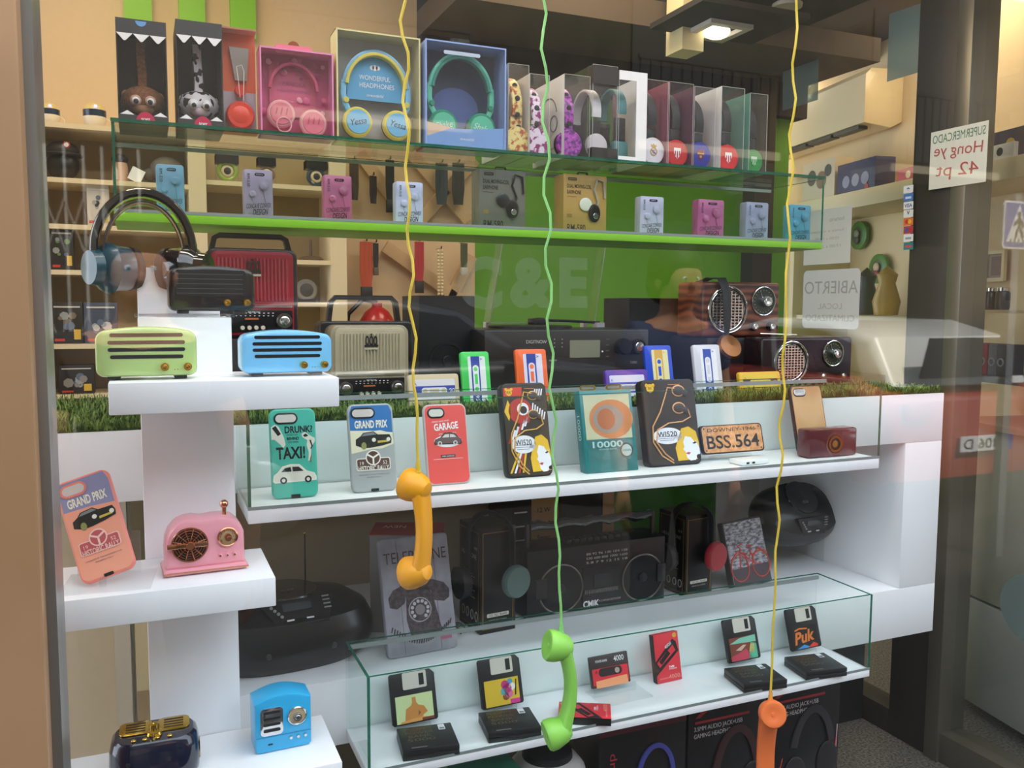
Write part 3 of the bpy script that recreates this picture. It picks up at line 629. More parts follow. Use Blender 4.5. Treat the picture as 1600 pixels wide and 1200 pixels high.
def popart(label, px0, px1, top, wild):
    x, w, h = span(px0, px1, top, Ym+.02, Z_MID); h /= math.cos(R_(13)); w *= .90
    t = thing('earphone_blister_box', label, 'earphone box', (x+.008, Ym+.02, Z_MID+.001), lean=13)
    M().plate(rr(w, h, .012, 0, h/2, 6), 0, .024, mat('#1d1a1a', .4), .003).build('carton', t)
    a = M(); y = -.0006; P = lambda pts: [(w*(c-.5), h*e) for c, e in pts]
    a.plate(rr(w*.95, h*.965, .010, 0, h/2, 6), y+.0002, y+.0005, mat('#41382f', .4)); ye = mat('#e9b92f', .5); wh = mat('#eceaf2', .5); rd = mat('#b83a32', .5)
    if wild:
        a.plate(P([(.04, .86), (.05, .95), (.45, .955), (.44, .86)]), y, y+.0001, mat('#cf3f31', .5)); a.plate(P([(.03, .70), (.12, .82), (.2, .72), (.12, .6)]), y, y+.0001, ye); a.plate(circ(w*.26, -w*.12, h*.70, 18), y, y+.0001, rd)
        a.plate(circ(w*.13, -w*.06, h*.72, 14), y-.0001, y, wh); a.plate(circ(w*.08, -w*.05, h*.71, 12), y-.0002, y, mat('#3d332b', .5))
        for i in range(6): a.plate(P([(.62+.05*i, .66-.012*i), (.65+.05*i, .66-.012*i), (.69+.05*i, .78-.02*i), (.66+.05*i, .78-.02*i)]), y, y+.0001, wh)
        for i in range(7): a.plate(P([(.06+.075*i, .36+.035*i), (.10+.075*i, .36+.035*i), (.18+.075*i, .46+.035*i), (.14+.075*i, .47+.035*i)]), y, y+.0001, wh if i % 3 else rd)
        for i in range(4): a.plate(P([(.7+.05*i, .86), (.73+.05*i, .86), (.76+.05*i, .93), (.73+.05*i, .93)]), y, y+.0001, wh)
        for i in range(4): a.plate(P([(.05+.09*i, .05), (.09+.09*i, .05), (.3+.05*i, .26), (.26+.05*i, .27)]), y, y+.0001, (ye, wh, rd, ye)[i])
    a.plate(circ(w*.07, -w*.34, h*.90, 14), y-.0002, y, ye); a.plate(circ(w*.03, -w*.40, h*.935, 8), y-.0002, y, ye); a.plate(circ(w*.03, -w*.28, h*.935, 8), y-.0002, y, ye); a.text('RK', -w*.34, h*.90, y-.0004, h*.03, INK)
    a.tube([(w*.0, y, h*.935), (w*.22, y, h*.935)], .0009, mat('#c98a4a', .4), 4)
    a.plate(circ(w*.27, -w*.10, h*.345, 24, ry=h*.095), y-.0003, y, wh); a.plate(P([(.5, .30), (.66, .30), (.55, .36)]), y-.0003, y, wh)
    a.text('WI520', -w*.11, h*.365, y-.0006, h*.062, mat('#2a2c3a', .5), w=w*.36, bold=.01)
    for i in range(3): a.plate(rect(-w*(.32-.03*i), w*(.05-.02*i), h*(.335-.022*i), h*(.340-.022*i)), y-.0005, y-.0003, mat('#6c6f80', .5))
    # comic style profile with fair hair
    a.plate(P([(.55,.05),(.52,.2),(.60,.33),(.66,.42),(.80,.44),(.93,.38),(.97,.25),(.96,.06)]), y-.0003, y-.0001, ye)
    a.plate(P([(.72,.08),(.70,.15),(.66,.18),(.69,.21),(.67,.26),(.72,.33),(.90,.30),(.97,.18),(.97,.12),(.88,.05),(.78,.045)]), y-.0005, y-.0003, wh)
    a.plate(P([(.80,.36),(.93,.32),(.9,.25),(.84,.3)]), y-.0006, y-.0004, ye); a.plate(P([(.84,.245),(.9,.262),(.93,.25),(.88,.235)]), y-.0007, y-.0005, INK); a.plate(P([(.70,.13),(.74,.145),(.80,.14),(.76,.115)]), y-.0007, y-.0005, mat('#c3485a', .5)); a.plate(circ(w*.04, w*.44, h*.085, 10), y-.0006, y-.0004, INK)
    a.build('print', t)
    e = M(); o = mat('#d6a653' if wild else '#e0a468', .4); dk = mat('#4a3d38', .5)
    pth = [(.66,.88),(.48,.90),(.42,.80),(.30,.62),(.14,.46),(.12,.28),(.26,.12),(.46,.03)]; e.tube([(w*(c-.5), -.0015, h*q) for c, q in pth], .0014, o, 6)
    pth = [(.82,.64),(.86,.55),(.70,.50),(.44,.49),(.22,.42),(.18,.28),(.32,.14),(.46,.06)]; e.tube([(w*(c-.5), -.0015, h*q) for c, q in pth], .0014, o, 6)
    for cx, cz in ((.68, .86), (.66, .66)): e.ball((w*(cx-.5), -.001, h*cz), w*.10, o, sy=.12, sx=1.25, sz=.95); e.ball((w*(cx-.5), -.0018, h*cz), w*.085, dk, sy=.15, sx=1.25, sz=.9); e.ball((w*(cx-.38), -.0018, h*(cz-.03)), w*.055, dk, sy=.2)
    e.build('earphone_picture', t)
popart('colourful comic-print earphone box with yellow, red and striped art', 784, 863, 602, True)
popart('dark earphone box with orange-outlined earphones and fair-haired comic face', 1004, 1097, 596, False)
# teal 10000 box with orange disc
x, w, h = span(899, 996, 612, Ym+.02, Z_MID); w *= .84; h /= math.cos(R_(13)); t = thing('battery_box', 'teal windowed box marked 10000 with an orange disc inside', 'power bank box', (x+.008, Ym+.01, Z_MID+.001), lean=13)
tl = mat('#23797b', .35, coat=.3, var=.01); M().box(-w/2, w/2, 0, .026, 0, h, tl, .0015).build('carton', t)
a = M(); y = -.0005; a.plate(rect(-w*.44, w*.44, h*.40, h*.94), y, y+.0003, mat('#d9d5ae', .5)); a.plate(circ(w*.42, w*.06, h*.64, 26, ry=h*.24), y-.0003, y, mat('#dd8a4f', .5)); a.plate(circ(w*.29, w*.0, h*.64, 24, ry=h*.175), y-.0006, y, mat('#a8968a', .5)); a.plate(circ(w*.17, -w*.04, h*.64, 20, ry=h*.13), y-.0008, y, mat('#c66f3c', .5))
a.text('10000', -w*.05, h*.335, y, h*.075, mat('#bfe0dc', .5), w=w*.58, bold=.02); a.text('POWER BANK', -w*.05, h*.275, y, h*.022, mat('#bfe0dc', .5), w=w*.34); a.plate(circ(w*.13, w*.30, h*.25, 20), y, y+.0003, mat('#1d2a2b', .5)); a.plate(circ(w*.10, w*.30, h*.25, 20), y-.0003, y, mat('#b9cbc6', .5)); a.text('10000', w*.30, h*.25, y-.0006, h*.025, INK, w=w*.16)
a.build('lettering', t); s = M(); s.text('10000', 0, 0, 0, h*.07, mat('#bfe0dc', .5), w=h*.30, T=Matrix.Translation((-w/2-.0004, .013, h*.55)) @ Matrix.Rotation(-PI/2, 4, 'Z') @ Matrix.Rotation(PI/2, 4, 'Y')); s.build('side_lettering', t)
M().box(-w*.44, w*.44, -.002, -.0016, h*.03, h*.96, CLEAR).build('clear_window', t); M().ring(rr(w*.3, .010, .004, -w*.28, h+.006), rr(w*.24, .005, .002, -w*.28, h+.006), .01, .0115, GOLD).build('hang_tab', t, label='golden hang tab'); M().ring(rr(w*.3, .010, .004, w*.22, h+.006), rr(w*.24, .005, .002, w*.22, h+.006), .01, .0115, GOLD).build('hang_tab', t, label='golden hang tab')
# licence plate case
x0, x1 = PX(1098, 1.47, Z_MID+.05), PX(1198, 1.47, Z_MID+.05); w = (x1-x0)*.97; h = .060
t = thing('licence_plate_case', 'orange phone case lying sideways, printed like licence plate BSS.564', 'phone case', ((x0+x1)/2, 1.47, Z_MID+.016), lean=16)
M().plate(rr(w, h, .008, 0, h/2, 5), 0, .009, mat('#26201f', .4), .002).build('shell', t); a = M(); y = -.0004; og = noisemat('worn_orange', '#c98a58', '#e2a675', 90, .5); a.plate(rr(w*.95, h*.92, .007, 0, h/2, 5), y, 0, og); dk = mat('#2b3138', .5)
a.text('DOWNEY-1946', 0, h*.82, y-.0003, h*.13, dk, w=w*.78); a.text('BSS.564', 0, h*.40, y-.0003, h*.46, dk, w=w*.84, bold=.015)
for cx in (-.44, .44): 
    for cz in (.12, .88): a.plate(circ(.0018, w*cx, h*cz, 8), y-.0003, y, dk)
a.build('print', t); M().box(-w*.3, w*.3, .004, .03, -.016, -.002, ACRYL, .002).build('clear_rest', t)
# small white battery with ports, grey puck
p = at(1170, 722, Z=ZM+.002); t = thing('white_power_bank', 'thin white battery pack with ports lying flat before the licence plate case', 'power bank', (p.x, 1.415, ZM), rz=4)
M().box(-.035, .035, -.012, .03, 0, .010, WHITE, .003).build('body', t); M().plate(rect(-.025, -.018, .003, .007), -.0125, -.012, INK).plate(rect(-.010, -.003, .003, .007), -.0125, -.012, INK).build('port', t)
p = at(1195, 716, Z=ZM+.002)
# wooden case and burgundy camera
t, b, w, h = phone_case('wooden_phone_case', 'light wood phone case leaning behind the burgundy camera', 1239, 1288, 604, 1.475, Z_MID, '#c39a6b', 15, cut=2, side='#1c1a19')
b.plate(rr(w*.9, h*.84, r_ := .006, 0, h*.45, 4), -.0008, 0, noisemat('light_wood', '#b98a59', '#d1a878', 8, .5, 'wave', (1, 1, .25), .1, .9)); b.plate(rr(w*.9, h*.14, .006, 0, h*.91, 4), -.0006, 0, noisemat('light_wood', '#b98a59', '#d1a878', 8)); b.plate(rr(w*.36, .012, .005, -w*.22, h-.015, 5), -.0016, 0, PAPER); b.build('shell', t)
x, w, h = span(1259, 1339, 671, 1.42, Z_MID); w *= .93; t = thing('toy_camera_speaker', 'burgundy box-shaped camera speaker with a round gold lens', 'camera', (x+.004, 1.42, ZM))
bu = mat('#571a22', .3, coat=.4); M().box(-w/2, w/2, 0, .04, 0, h, bu, .005).build('body', t); a = M(); a.ring(circ(h*.40, .002, h*.46, 30), circ(h*.33, .002, h*.46, 30), -.002, 0, mat('#7d4a45', .3, .5)); a.ring(circ(h*.30, .002, h*.46, 30), circ(h*.22, .002, h*.46, 30), -.004, 0, mat('#9a6a3a', .3, .8)); a.knob(.002, h*.46, 0, h*.2, .002, mat('#35191a', .3), mat('#b98a4a', .3, .8)); a.build('lens', t)
M().plate(rr(w*.3, h*.10, .002, w*.3, h*.82), -.0006, 0, mat('#7a3a40', .4)).build('name_strip', t)

# ---------------------------------------------------------------- lowest glass shelf: floppy batteries, boxes, cassettes
def art_body(m, w, h, y):
    m.plate(rect(-w/2, w/2, 0, h), y, y+.0003, mat('#cdd9a0', .5)); sk = mat('#c9853f', .5)
    m.plate([(w*a, h*b) for a, b in ((-.28,.08),(-.26,.3),(-.24,.5),(-.1,.6),(-.06,.7),(-.06,.9),(.04,.9),(.05,.7),(.1,.6),(.25,.52),(.34,.3),(.22,.2),(.2,.12))], y-.0003, y, sk)
    m.plate([(w*a, h*b) for a, b in ((-.4,0),(-.4,.06),(-.1,.12),(.2,.14),(.44,.08),(.44,0))], y-.0004, y, mat('#de9a50', .5)); m.plate([(w*a, h*b) for a, b in ((.08,.2),(.1,.4),(.16,.3),(.1,.22))], y-.0005, y, mat('#8c5a2a', .5)); m.plate(rect(w*.18, w*.5, 0, h*.1), y-.0005, y, mat('#7a3a2a', .5))
def art_yellow(m, w, h, y):
    m.plate(rect(-w/2, w/2, 0, h), y, y+.0003, mat('#dbb62d', .5))
    for a, b, r, c in ((.1, .75, .12, '#c22f78'), (.16, .6, .13, '#d0378a'), (.05, .5, .1, '#57a9b5'), (.2, .4, .12, '#d96a9c'), (.1, .3, .1, '#8a4a30'), (.3, .65, .10, '#f0e8e0'), (.25, .85, .08, '#4a9ac0')): m.plate(circ(w*r, w*a, h*b, 8), y-.0003, y, mat(c, .5))
    m.plate(rect(w*.22, w*.5, 0, h*.17), y-.0004, y, mat('#d8348c', .5)); m.plate([(w*.36, h*.3), (w*.42, h*.9), (w*.45, h*.9), (w*.40, h*.3)], y-.0005, y, INK)
def art_abstract(m, w, h, y):
    m.plate(rect(-w/2, w/2, 0, h), y, y+.0003, mat('#7a3b2a', .5))
    for P, c in (([(-.5,.75),(-.1,.95),(.5,1),(.5,.7),(0,.72)], '#7fc0a8'), ([(.15,.0),(.5,.0),(.5,.6),(.3,.7)], '#58b090'), ([(-.5,.0),(.3,.0),(.1,.45),(-.2,.3),(-.5,.2)], '#c23f52'), ([(.2,.3),(.4,.25),(.42,.6),(.28,.62)], '#e5d37a'), ([(-.3,.45),(-.1,.4),(.12,.62),(.0,.64)], '#d8b0a0')): m.plate([(w*a, h*b) for a, b in P], y-.0003, y, mat(c, .5))
def art_orange(m, w, h, y):
    m.plate(rect(-w/2, w/2, 0, h), y, y+.0003, mat('#191718', .5)); m.text('Puk', -w*.02, h*.52, y-.0004, h*.52, mat('#e0762e', .5), w=w*.8, bold=.03, rot=6, shear=.3)
    m.plate([(-w*.4, 0), (-w*.1, h*.16), (w*.1, h*.05), (w*.1, 0)], y-.0003, y, mat('#3f8fd0', .5)); m.plate([(w*.05, 0), (w*.3, h*.2), (w*.45, h*.1), (w*.45, 0)], y-.0003, y, mat('#d23a2a', .5)); m.tube([(-w*.4, y, h*.82), (-w*.2, y, h*.9), (w*.1, y, h*.86)], .002, mat('#e0762e', .5), 5)
def floppy(px0, px1, top, Y, art, lab):
    x, w, h = span(px0, px1, top, Y+.015, Z_LOW); h = .092; w = .0885
    t = thing('floppy_power_bank', lab, 'power bank', (x+.004, Y, Z_LOW+.012), rz=2, lean=17)
    P = [(-w/2, .003), (-w/2+.003, 0), (w/2-.003, 0), (w/2, .003), (w/2, h-.008), (w/2-.008, h), (-w/2+.003, h), (-w/2, h-.003)]
    M().plate(P, 0, .008, mat('#1d1b1b', .45, var=.02), .0012).build('disk', t)
    s = M(); s.plate(rr(w*.53, h*.33, .003, .004, h*.835), -.001, 0, mat('#d9d4c8', .35, .2)); s.plate(rect(w*.14, w*.25, h*.72, h*.95), -.0013, -.001, INK); s.build('shutter', t)
    a = M(); a.T = Matrix.Translation((0, 0, h*.03)); art(a, w*.82, h*.53, -.0004); a.build('label_art', t)
    M().box(-.03, .03, .004, .03, -.012, -.001, ACRYL).build('clear_rest', t)
def floppy_box(px, py, lab, rz):
    p = at(px, py, Z=Z_LOW+.02); t = thing('floppy_battery_box', lab, 'box', (p.x, min(p.y, 1.447), Z_LOW+.0005), rz=rz); s = .10; b = M(); dk = mat('#232222', .4, var=.02)
    b.box(-s/2, s/2, -s*.42, s*.42, 0, .009, dk, .0012).box(-s/2, s/2, -s*.42, s*.42, .0095, .019, dk, .0012); b.build('carton', t)
    a = M(); T = Matrix.Translation((0, 0, .0195)) @ Matrix.Rotation(-PI/2, 4, 'X'); g = mat('#6e6450', .4, .3)
    for i, s_ in enumerate(('FLOPPY', 'POWER', 'BANK', '5000')): a.text(s_, -s*.12, s*(.30-.13*i), 0, s*.095, g, w=s*(.50 if i != 2 else .42), T=T)
    a.plate(rect(s*.24, s*.36, s*.18, s*.38), -.0003, 0, PAPER, T=T)
    for i in range(5): a.plate(rect(s*.26+i*s*.018, s*.27+i*s*.018, s*.2, s*.26), -.0006, -.0003, INK, T=T)
    a.plate(rr(s*.28, s*.045, .001, -s*.2, -s*.36), -.0003, 0, mat('#5d5c5a', .5), T=T); a.build('lettering', t)
Yf = 1.497
floppy(602, 684, 1065, Yf, art_body, 'floppy-disk battery with a tan back on green art, left end of lowest shelf')
floppy(738, 820, 1042, Yf, art_yellow, 'floppy-disk battery with bright yellow and pink art, behind the green handset')
floppy(1118, 1192, 984, Yf, art_abstract, 'floppy-disk battery with brown, red and mint abstract art')
floppy(1217, 1286, 966, Yf, art_orange, 'floppy-disk battery with orange brush lettering on black, nearest the right glass end')
floppy_box(668, 1150, 'flat black floppy box before the tan-art floppy disk', -8)
floppy_box(796, 1124, 'flat black floppy box before the yellow-art floppy disk', -8)
floppy_box(1180, 1052, 'flat black floppy box before the brown and red art floppy disk', -8)
floppy_box(1274, 1034, 'flat black floppy box at the right glass end, before the orange-lettered disk', -8)
def cassette_print(a, w, h, y, red, big=True):
    a.plate(rect(-w/2, w/2, 0, h), y, y+.0003, red)
RED = mat('#d93440', .4, var=.01)
x, w, h = span(918, 990, 1018, 1.50, Z_LOW+.01); t = thing('tape_power_bank', 'black and red cassette-shaped battery in a clear plastic holder', 'power bank', (x, 1.495, Z_LOW+.014), rz=2, lean=16); w = .092; h = .062
M().box(-w/2, w/2, 0, .008, 0, h, mat('#3a2c2c', .4), .002).build('cassette', t); a = M(); y = -.0004; a.plate(rect(-w*.46, w*.46, h*.08, h*.60), y, 0, RED); a.text('POWER BANK', -w*.2, h*.83, y, h*.08, PAPER, w=w*.3); a.text('4000', w*.25, h*.83, y, h*.18, PAPER, w=w*.26); a.plate(rr(w*.6, h*.26, h*.12, 0, h*.46), y-.0004, 0, mat('#2a2021', .5)); a.knob(w*.17, h*.46, -.001, h*.09, .001, mat('#b09a90', .4)); a.text('A', -w*.36, h*.5, y-.0004, h*.12, INK)
a.plate([(-w*.4, 0), (-w*.4, h*.22), (w*.4, h*.27), (w*.42, 0)], -.003, -.001, mat('#f4a172', .35)); a.build('label', t)
t = thing('acrylic_holder', 'clear plastic holder under the cassette-shaped battery', 'holder', (x, 1.47, Z_LOW+.0005), rz=2)
M().box(-.05, .065, -.03, .045, 0, .003, ACRYL).box(-.05, .05, .010, .013, .003, .02, ACRYL).build('tray', t)
x, w, h = span(1014, 1071, 982, 1.50, Z_LOW); w = .063; h = .100; t = thing('tape_battery_box', 'red cassette-print battery box standing upright on lowest shelf', 'box', (x, 1.49, Z_LOW+.001), rz=3, lean=12)
def tape_box(t, w, h, T=Matrix()):
    b = M(); b.T = T; b.box(-w/2, w/2, 0, .014, 0, h, RED, .0005); b.box(-w/2-.0003, -w/2+.0002, -.0002, .0142, 0, h, mat('#1b1718', .4)); b.box(w/2-.0002, w/2+.0003, .0, .0142, 0, h, mat('#c9b3ac', .4)); b.build('carton', t)
    a = M(); a.T = T; y = -.0004; dk = mat('#241b1c', .5); a.plate([(-w*.5, h*.44), (w*.25, h*.86), (w*.38, h*.80), (w*.46, h*.60), (-w*.5, h*.16)], y, 0, dk); a.plate([(-w*.44, h*.42), (w*.24, h*.74), (w*.34, h*.62), (-w*.34, h*.32)], y-.0003, y, RED)
    a.plate([(-w*.36, h*.44), (w*.02, h*.64), (w*.12, h*.57), (-w*.26, h*.37)], y-.0005, y, dk); a.text('4000', w*.05, h*.745, y-.0003, h*.07, PAPER, w=w*.3, rot=28); a.text('TAPE', w*.12, h*.30, y, h*.04, PAPER, w=w*.22, bold=.03); a.text('POWERBANK', w*.17, h*.255, y, h*.03, PAPER, w=w*.32); a.text('4000.', w*.22, h*.10, y, h*.085, mat('#f0a090', .5), w=w*.5)
    a.plate(circ(w*.08, w*.35, h*.93, 12), y, 0, mat('#d9a63c', .4)); a.plate(rect(-w*.4, w*.0, h*.07, h*.10), y, 0, mat('#e06a68', .5)); a.build('print', t)
tape_box(t, w, h)
p = at(925, 1105, Z=Z_LOW+.015); t = thing('tape_battery_box', 'red battery box lying flat beside the green handset', 'box', (p.x-.01, p.y-.01, Z_LOW+.0005), rz=-28)
tape_box(t, w, h, Matrix.Translation((.04, 0, .0145)) @ Matrix.Rotation(PI/2, 4, 'Z') @ Matrix.Rotation(-PI/2, 4, 'X') @ Matrix.Translation((0, 0, 0)))

# ---------------------------------------------------------------- green shelf: earphone boxes
Yg = 1.80
for a_, b_, tp, c, l in ((245, 290, 257, '#6f9fbe', 'pale blue earphone tin, leftmost on the green shelf'), (381, 428, 265, '#9d8ea8', 'grey lilac earphone tin left of the pink one'), (506, 551, 274, '#b85f88', 'pink earphone tin on the left half of green shelf'), (618, 662, 284, '#c3c3e6', 'white-violet earphone tin behind the left yellow cord'),
                       (999, 1037, 307, '#bdb9d8', 'white-violet earphone tin right of the gold carton'), (1089, 1131, 312, '#b0568c', 'pink earphone tin on the right half of green shelf'), (1164, 1200, 316, '#8f93b4', 'grey lilac earphone tin behind the right yellow cord'), (1232, 1266, 320, '#4794b4', 'blue earphone tin at the right end of green shelf')):
    earphone_box(l, a_, b_, tp, Yg, c)
earphone_box_big('dark grey earphone carton with a black earbud', 737, 822, 265, 1.82, '#6e6963', '#1f1b19', '#141314')
earphone_box_big('gold earphone carton with a pale earbud', 869, 948, 273, 1.82, '#b8904e', '#4a3213', '#dcd8cf')

# ---------------------------------------------------------------- glass top: boxed headphones
Yt = 1.79; TH = Z_TOP
def plush(px0, px1, top, kind):
    x, w, h = span(px0, px1, top, Yt, TH); w *= .88 if kind else .97; d = .12
    t = thing('plush_headphone_box', ('dark grey fanged box holding the black-spotted white plush', 'dark grey fanged box holding the brown monkey plush')[kind == 0], 'headphone box', (x+(.006 if kind else 0), Yt, TH))
    g = mat('#3f4042', .5); b = M(); b.box(-w/2, w/2, d-.003, d, 0, h, mat('#2c2422', .6)).box(-w/2, -w/2+.002, 0, d, 0, h, mat('#2e2a29', .5)).box(w/2-.002, w/2, 0, d, 0, h, mat('#3a3533', .5)).box(-w/2, w/2, 0, d, 0, .003, g).box(-w/2, w/2, 0, d, h-.003, h, g)
    b.box(-w/2, w/2, -.002, 0, h*.86, h, g).box(-w/2, w/2, -.002, 0, 0, h*.085, g)
    b.build('carton', t); f = M(); W = PAPER
    for i in range(3): c = w*(-.33+.33*i); f.plate([(c-w*.16, h*.86), (c+w*.16, h*.86), (c+w*.02, h*.79), (c-w*.02, h*.79)], -.0024, -.001, W)
    for c in (-.32, .34): f.plate([(w*(c-.14), h*.085), (w*(c+.14), h*.085), (w*c, h*.125)], -.0024, -.001, W)
    f.build('fangs', t); k = M(); pk = mat('#c02f52', .5); k.plate(circ(w*.20, w*.04, .001, 16, 0, 180, ry=h*.115), -.003, -.0021, pk); k.text('SOFT', w*.04, h*.045, -.0034, h*.025, W, w=w*.18, bold=.03); k.text('FUR', w*.04, h*.018, -.0034, h*.025, W, w=w*.14, bold=.03); k.build('tongue_badge', t)
    if not kind: M().plate(circ(w*.11, 0, h*.985, 12, 180, 360), -.0026, -.002, mat('#6fa0dc', .4)).build('blue_sticker', t)
    M().box(-w/2+.002, w/2-.002, -.0006, -.0002, .003, h-.003, CLEAR).build('clear_window', t)
    col = '#7a4a2c' if kind == 0 else '#dad6dc'; fur = noisemat('brown_fur', '#6a3f25', '#8a5a38', 220, .9) if kind == 0 else noisemat('spotted_fur', '#1b191b', '#dcd8de', 70, .9, lo=.455, hi=.47, detail=1)
    q = thing('plush_headphones', ('white plush headphones with black spots inside the second box from left', 'brown monkey plush headphones inside the leftmost box')[kind == 0], 'headphones', (x+(.006 if kind else 0), Yt, TH+.004))
    M().strip([(0, .055, h*.30), (0, .05, h*.5), (-.002, .05, h*.68), (-.002, .055, h*.84), (0, .075, h*.9)], w*.20, .02, fur, up=(1, 0, 0)).build('headband', q)
    hd = M(); cz = h*.24; hd.ball((0, .056, cz), w*.47, fur, sz=.80, sy=.95, n=24)
    hd.build('head', q)
    ea = M(); 
    for s in (-1, 1): ea.ball((s*w*.33, .055, cz+w*.16), w*.11, fur if kind else mat('#a9805a', .9), sy=.5)
    ea.build('ears', q); mz = M(); mz.ball((0, .028, cz-w*.18), w*.22, mat('#b08560', .9) if kind == 0 else mat('#d9c2c8', .9), sz=.55, sy=.55)
    mz.build('muzzle', q); ey = M()
    for s in (-1, 1): ey.ball((s*w*.15, .018, cz-.002), w*.115, mat('#c9a587', .8) if kind == 0 else mat('#e6e3e6', .5), sy=.45); ey.ball((s*w*.15, .012, cz-.004), w*.08, PAPER, sy=.5); ey.ball((s*w*.14, .0085, cz-.006), w*.055, mat('#2a1a12', .2), sy=.5)
    ey.build('eyes', q)
plush(184, 265, 32, 0); plush(268, 350, 34, 1)
# orange blister
x, w, h = span(350, 404, 44, Yt, TH); t = thing('orange_headphone_box', 'clear-fronted orange box right of the spotted plush box', 'headphone box', (x, Yt, TH))
b = M(); og = mat('#e2643a', .45); b.box(-w/2, w/2, .03, .033, h*.42, h, og).box(-w/2, w/2, .03, .033, 0, h*.42, mat('#b9b2bb', .5)).box(-w/2, w/2, 0, .033, 0, .003, og).box(-w/2, w/2, 0, .033, h-.003, h, mat('#e9a98c', .4)); b.build('carton', t)
M().box(-w/2, w/2, -.0005, 0, 0, h, CLEAR).box(-w/2, -w/2+.0006, 0, .03, 0, h, CLEAR).build('clear_window', t)
q = thing('orange_headphones', 'orange-red headphones folded inside the clear-fronted orange box', 'headphones', (x, Yt, TH+.004)); b = M(); b.plate([(-w*.28, h*.82), (w*.3, h*.82), (w*.22, h*.50), (-w*.12, h*.50)], .02, .026, mat('#8f8882', .5)); b.build('headband', q)
k = M(); rd = mat('#e03c26', .35, coat=.3); k.knob(w*.02, h*.40, .024, w*.17, .012, rd); k.build('cup_hinge', q); k = M(); k.knob(w*.0, h*.155, .024, w*.42, .020, rd, mat('#e84a33', .3), .3); k.build('ear_cup', q)
M().tube([(0, .01, h*.33), (-.003, .008, h*.5), (-.006, .008, h*.62), (.004, .008, h*.64), (.008, .008, h*.58), (.006, .008, h*.30)], .0009, mat('#e9d6cc', .4), 5).build('cable', q)
# pink box
t, x, w, h = win_box('pink box with magenta floral print and two pink ear cups', 407, 523, 78, Yt, .05, '#c8567f', '#e28ab8'); pk = mat('#e0788f', .5); a = M()
for i in range(26): a.ball((rnd.uniform(-.46, .46)*w, .041, h*(rnd.uniform(.72, .96) if i % 2 else rnd.uniform(.2, .9))), w*rnd.uniform(.02, .06), mat(('#d9608a', '#b8487a', '#eaa0b8')[i % 3], .5), sy=.15, n=8)
a.plate(rect(-w*.34, w*.30, h*.28, h*.88), .043, .045, mat('#cf5f80', .5)); a.text('YANGKA', 0, h*.66, .0425, h*.05, mat('#b04a70', .5), w=w*.34); a.text('HEADPHONES', w*.0, h*.58, .0425, h*.035, mat('#a04a80', .5), w=w*.46); a.text('folding stereo', 0, h*.46, .0425, h*.02, mat('#f0a0b8', .5), w=w*.4); a.build('backing_card', t)
M().plate(rr(w*.5, h*.10, .004, -w*.03, h*1.01), .01, .014, pk).build('hang_tab', t); M().plate(circ(w*.08, -w*.02, h*1.06, 12, 0, 180), .02, .022, mat('#8c4a1c', .6)).build('tassel', t)
q = thing('headphones', 'pink headphones with rose ear cups inside the magenta floral box', 'headphones', (x, Yt+.03, TH)); M().strip([(p[0], 0, p[2]) for p in arc(w*.33, 5, 175, 20, -w*.02, h*.55, rz=h*.33)], .012, .006, mat('#c2486c', .5)).build('headband', q)
for cx, cz in ((-w*.21, h*.27), (w*.23, h*.19)):
    k = M(); cup(k, cx, cz, -.008, w*.19, .022, mat('#eab0ac', .35), mat('#d98a90', .5), mat('#e4798c', .5))
    for a_ in range(3): k.tube([(cx-w*.08+a_*w*.07, -.0235, cz-w*.02), (cx-w*.06+a_*w*.07, -.0235, cz+w*.07)], .001, mat('#c24868', .5), 4)
    k.build('ear_cup', q)
M().tube([(p[0], -.022, p[2]) for p in arc(w*.10, 0, 360, 16, -w*.18, h*.14)], .0015, mat('#f0b0b0', .4), 5).build('cable', q)
# wonderful headphones
t, x, w, h = win_box('cream-edged box with a domed blue backing card and blue and yellow headphones', 526, 658, 52, Yt, .06, '#b7b3ae', '#d9cf9a')
a = M(); bl = mat('#5aa6d6', .45); P = circ(w*.335, 0, h*.56, 20, 0, 180, ry=h*.27); P = [(w*.335, h*.42)]+P+[(-w*.335, h*.42)]; a.plate(P, .035, .037, bl); a.text('WONDERFUL', 0, h*.63, .0345, h*.045, PAPER, w=w*.38); a.text('HEADPHONES', .004, h*.56, .0345, h*.045, PAPER, w=w*.42); a.text('mrwonderful', 0, h*.47, .0345, h*.03, PAPER, w=w*.2, shear=.3)
for dx, r in ((-.03, .02), (0, .026), (.03, .02)): a.plate(circ(w*r*1.3, w*dx*1.2, h*.725, 12), .0345, .035, PAPER)
a.build('backing_card', t)
hp_flat('blue headphones with a yellow-rimmed pair of cups, in the cream-edged box', x, TH+h*.50, Yt+.030, w, w*.385, w*.175, '#7ab4dc', '#dccb58', '#7bbfe6', '#e2cf5c', 'Yessa', '#1a2a44')
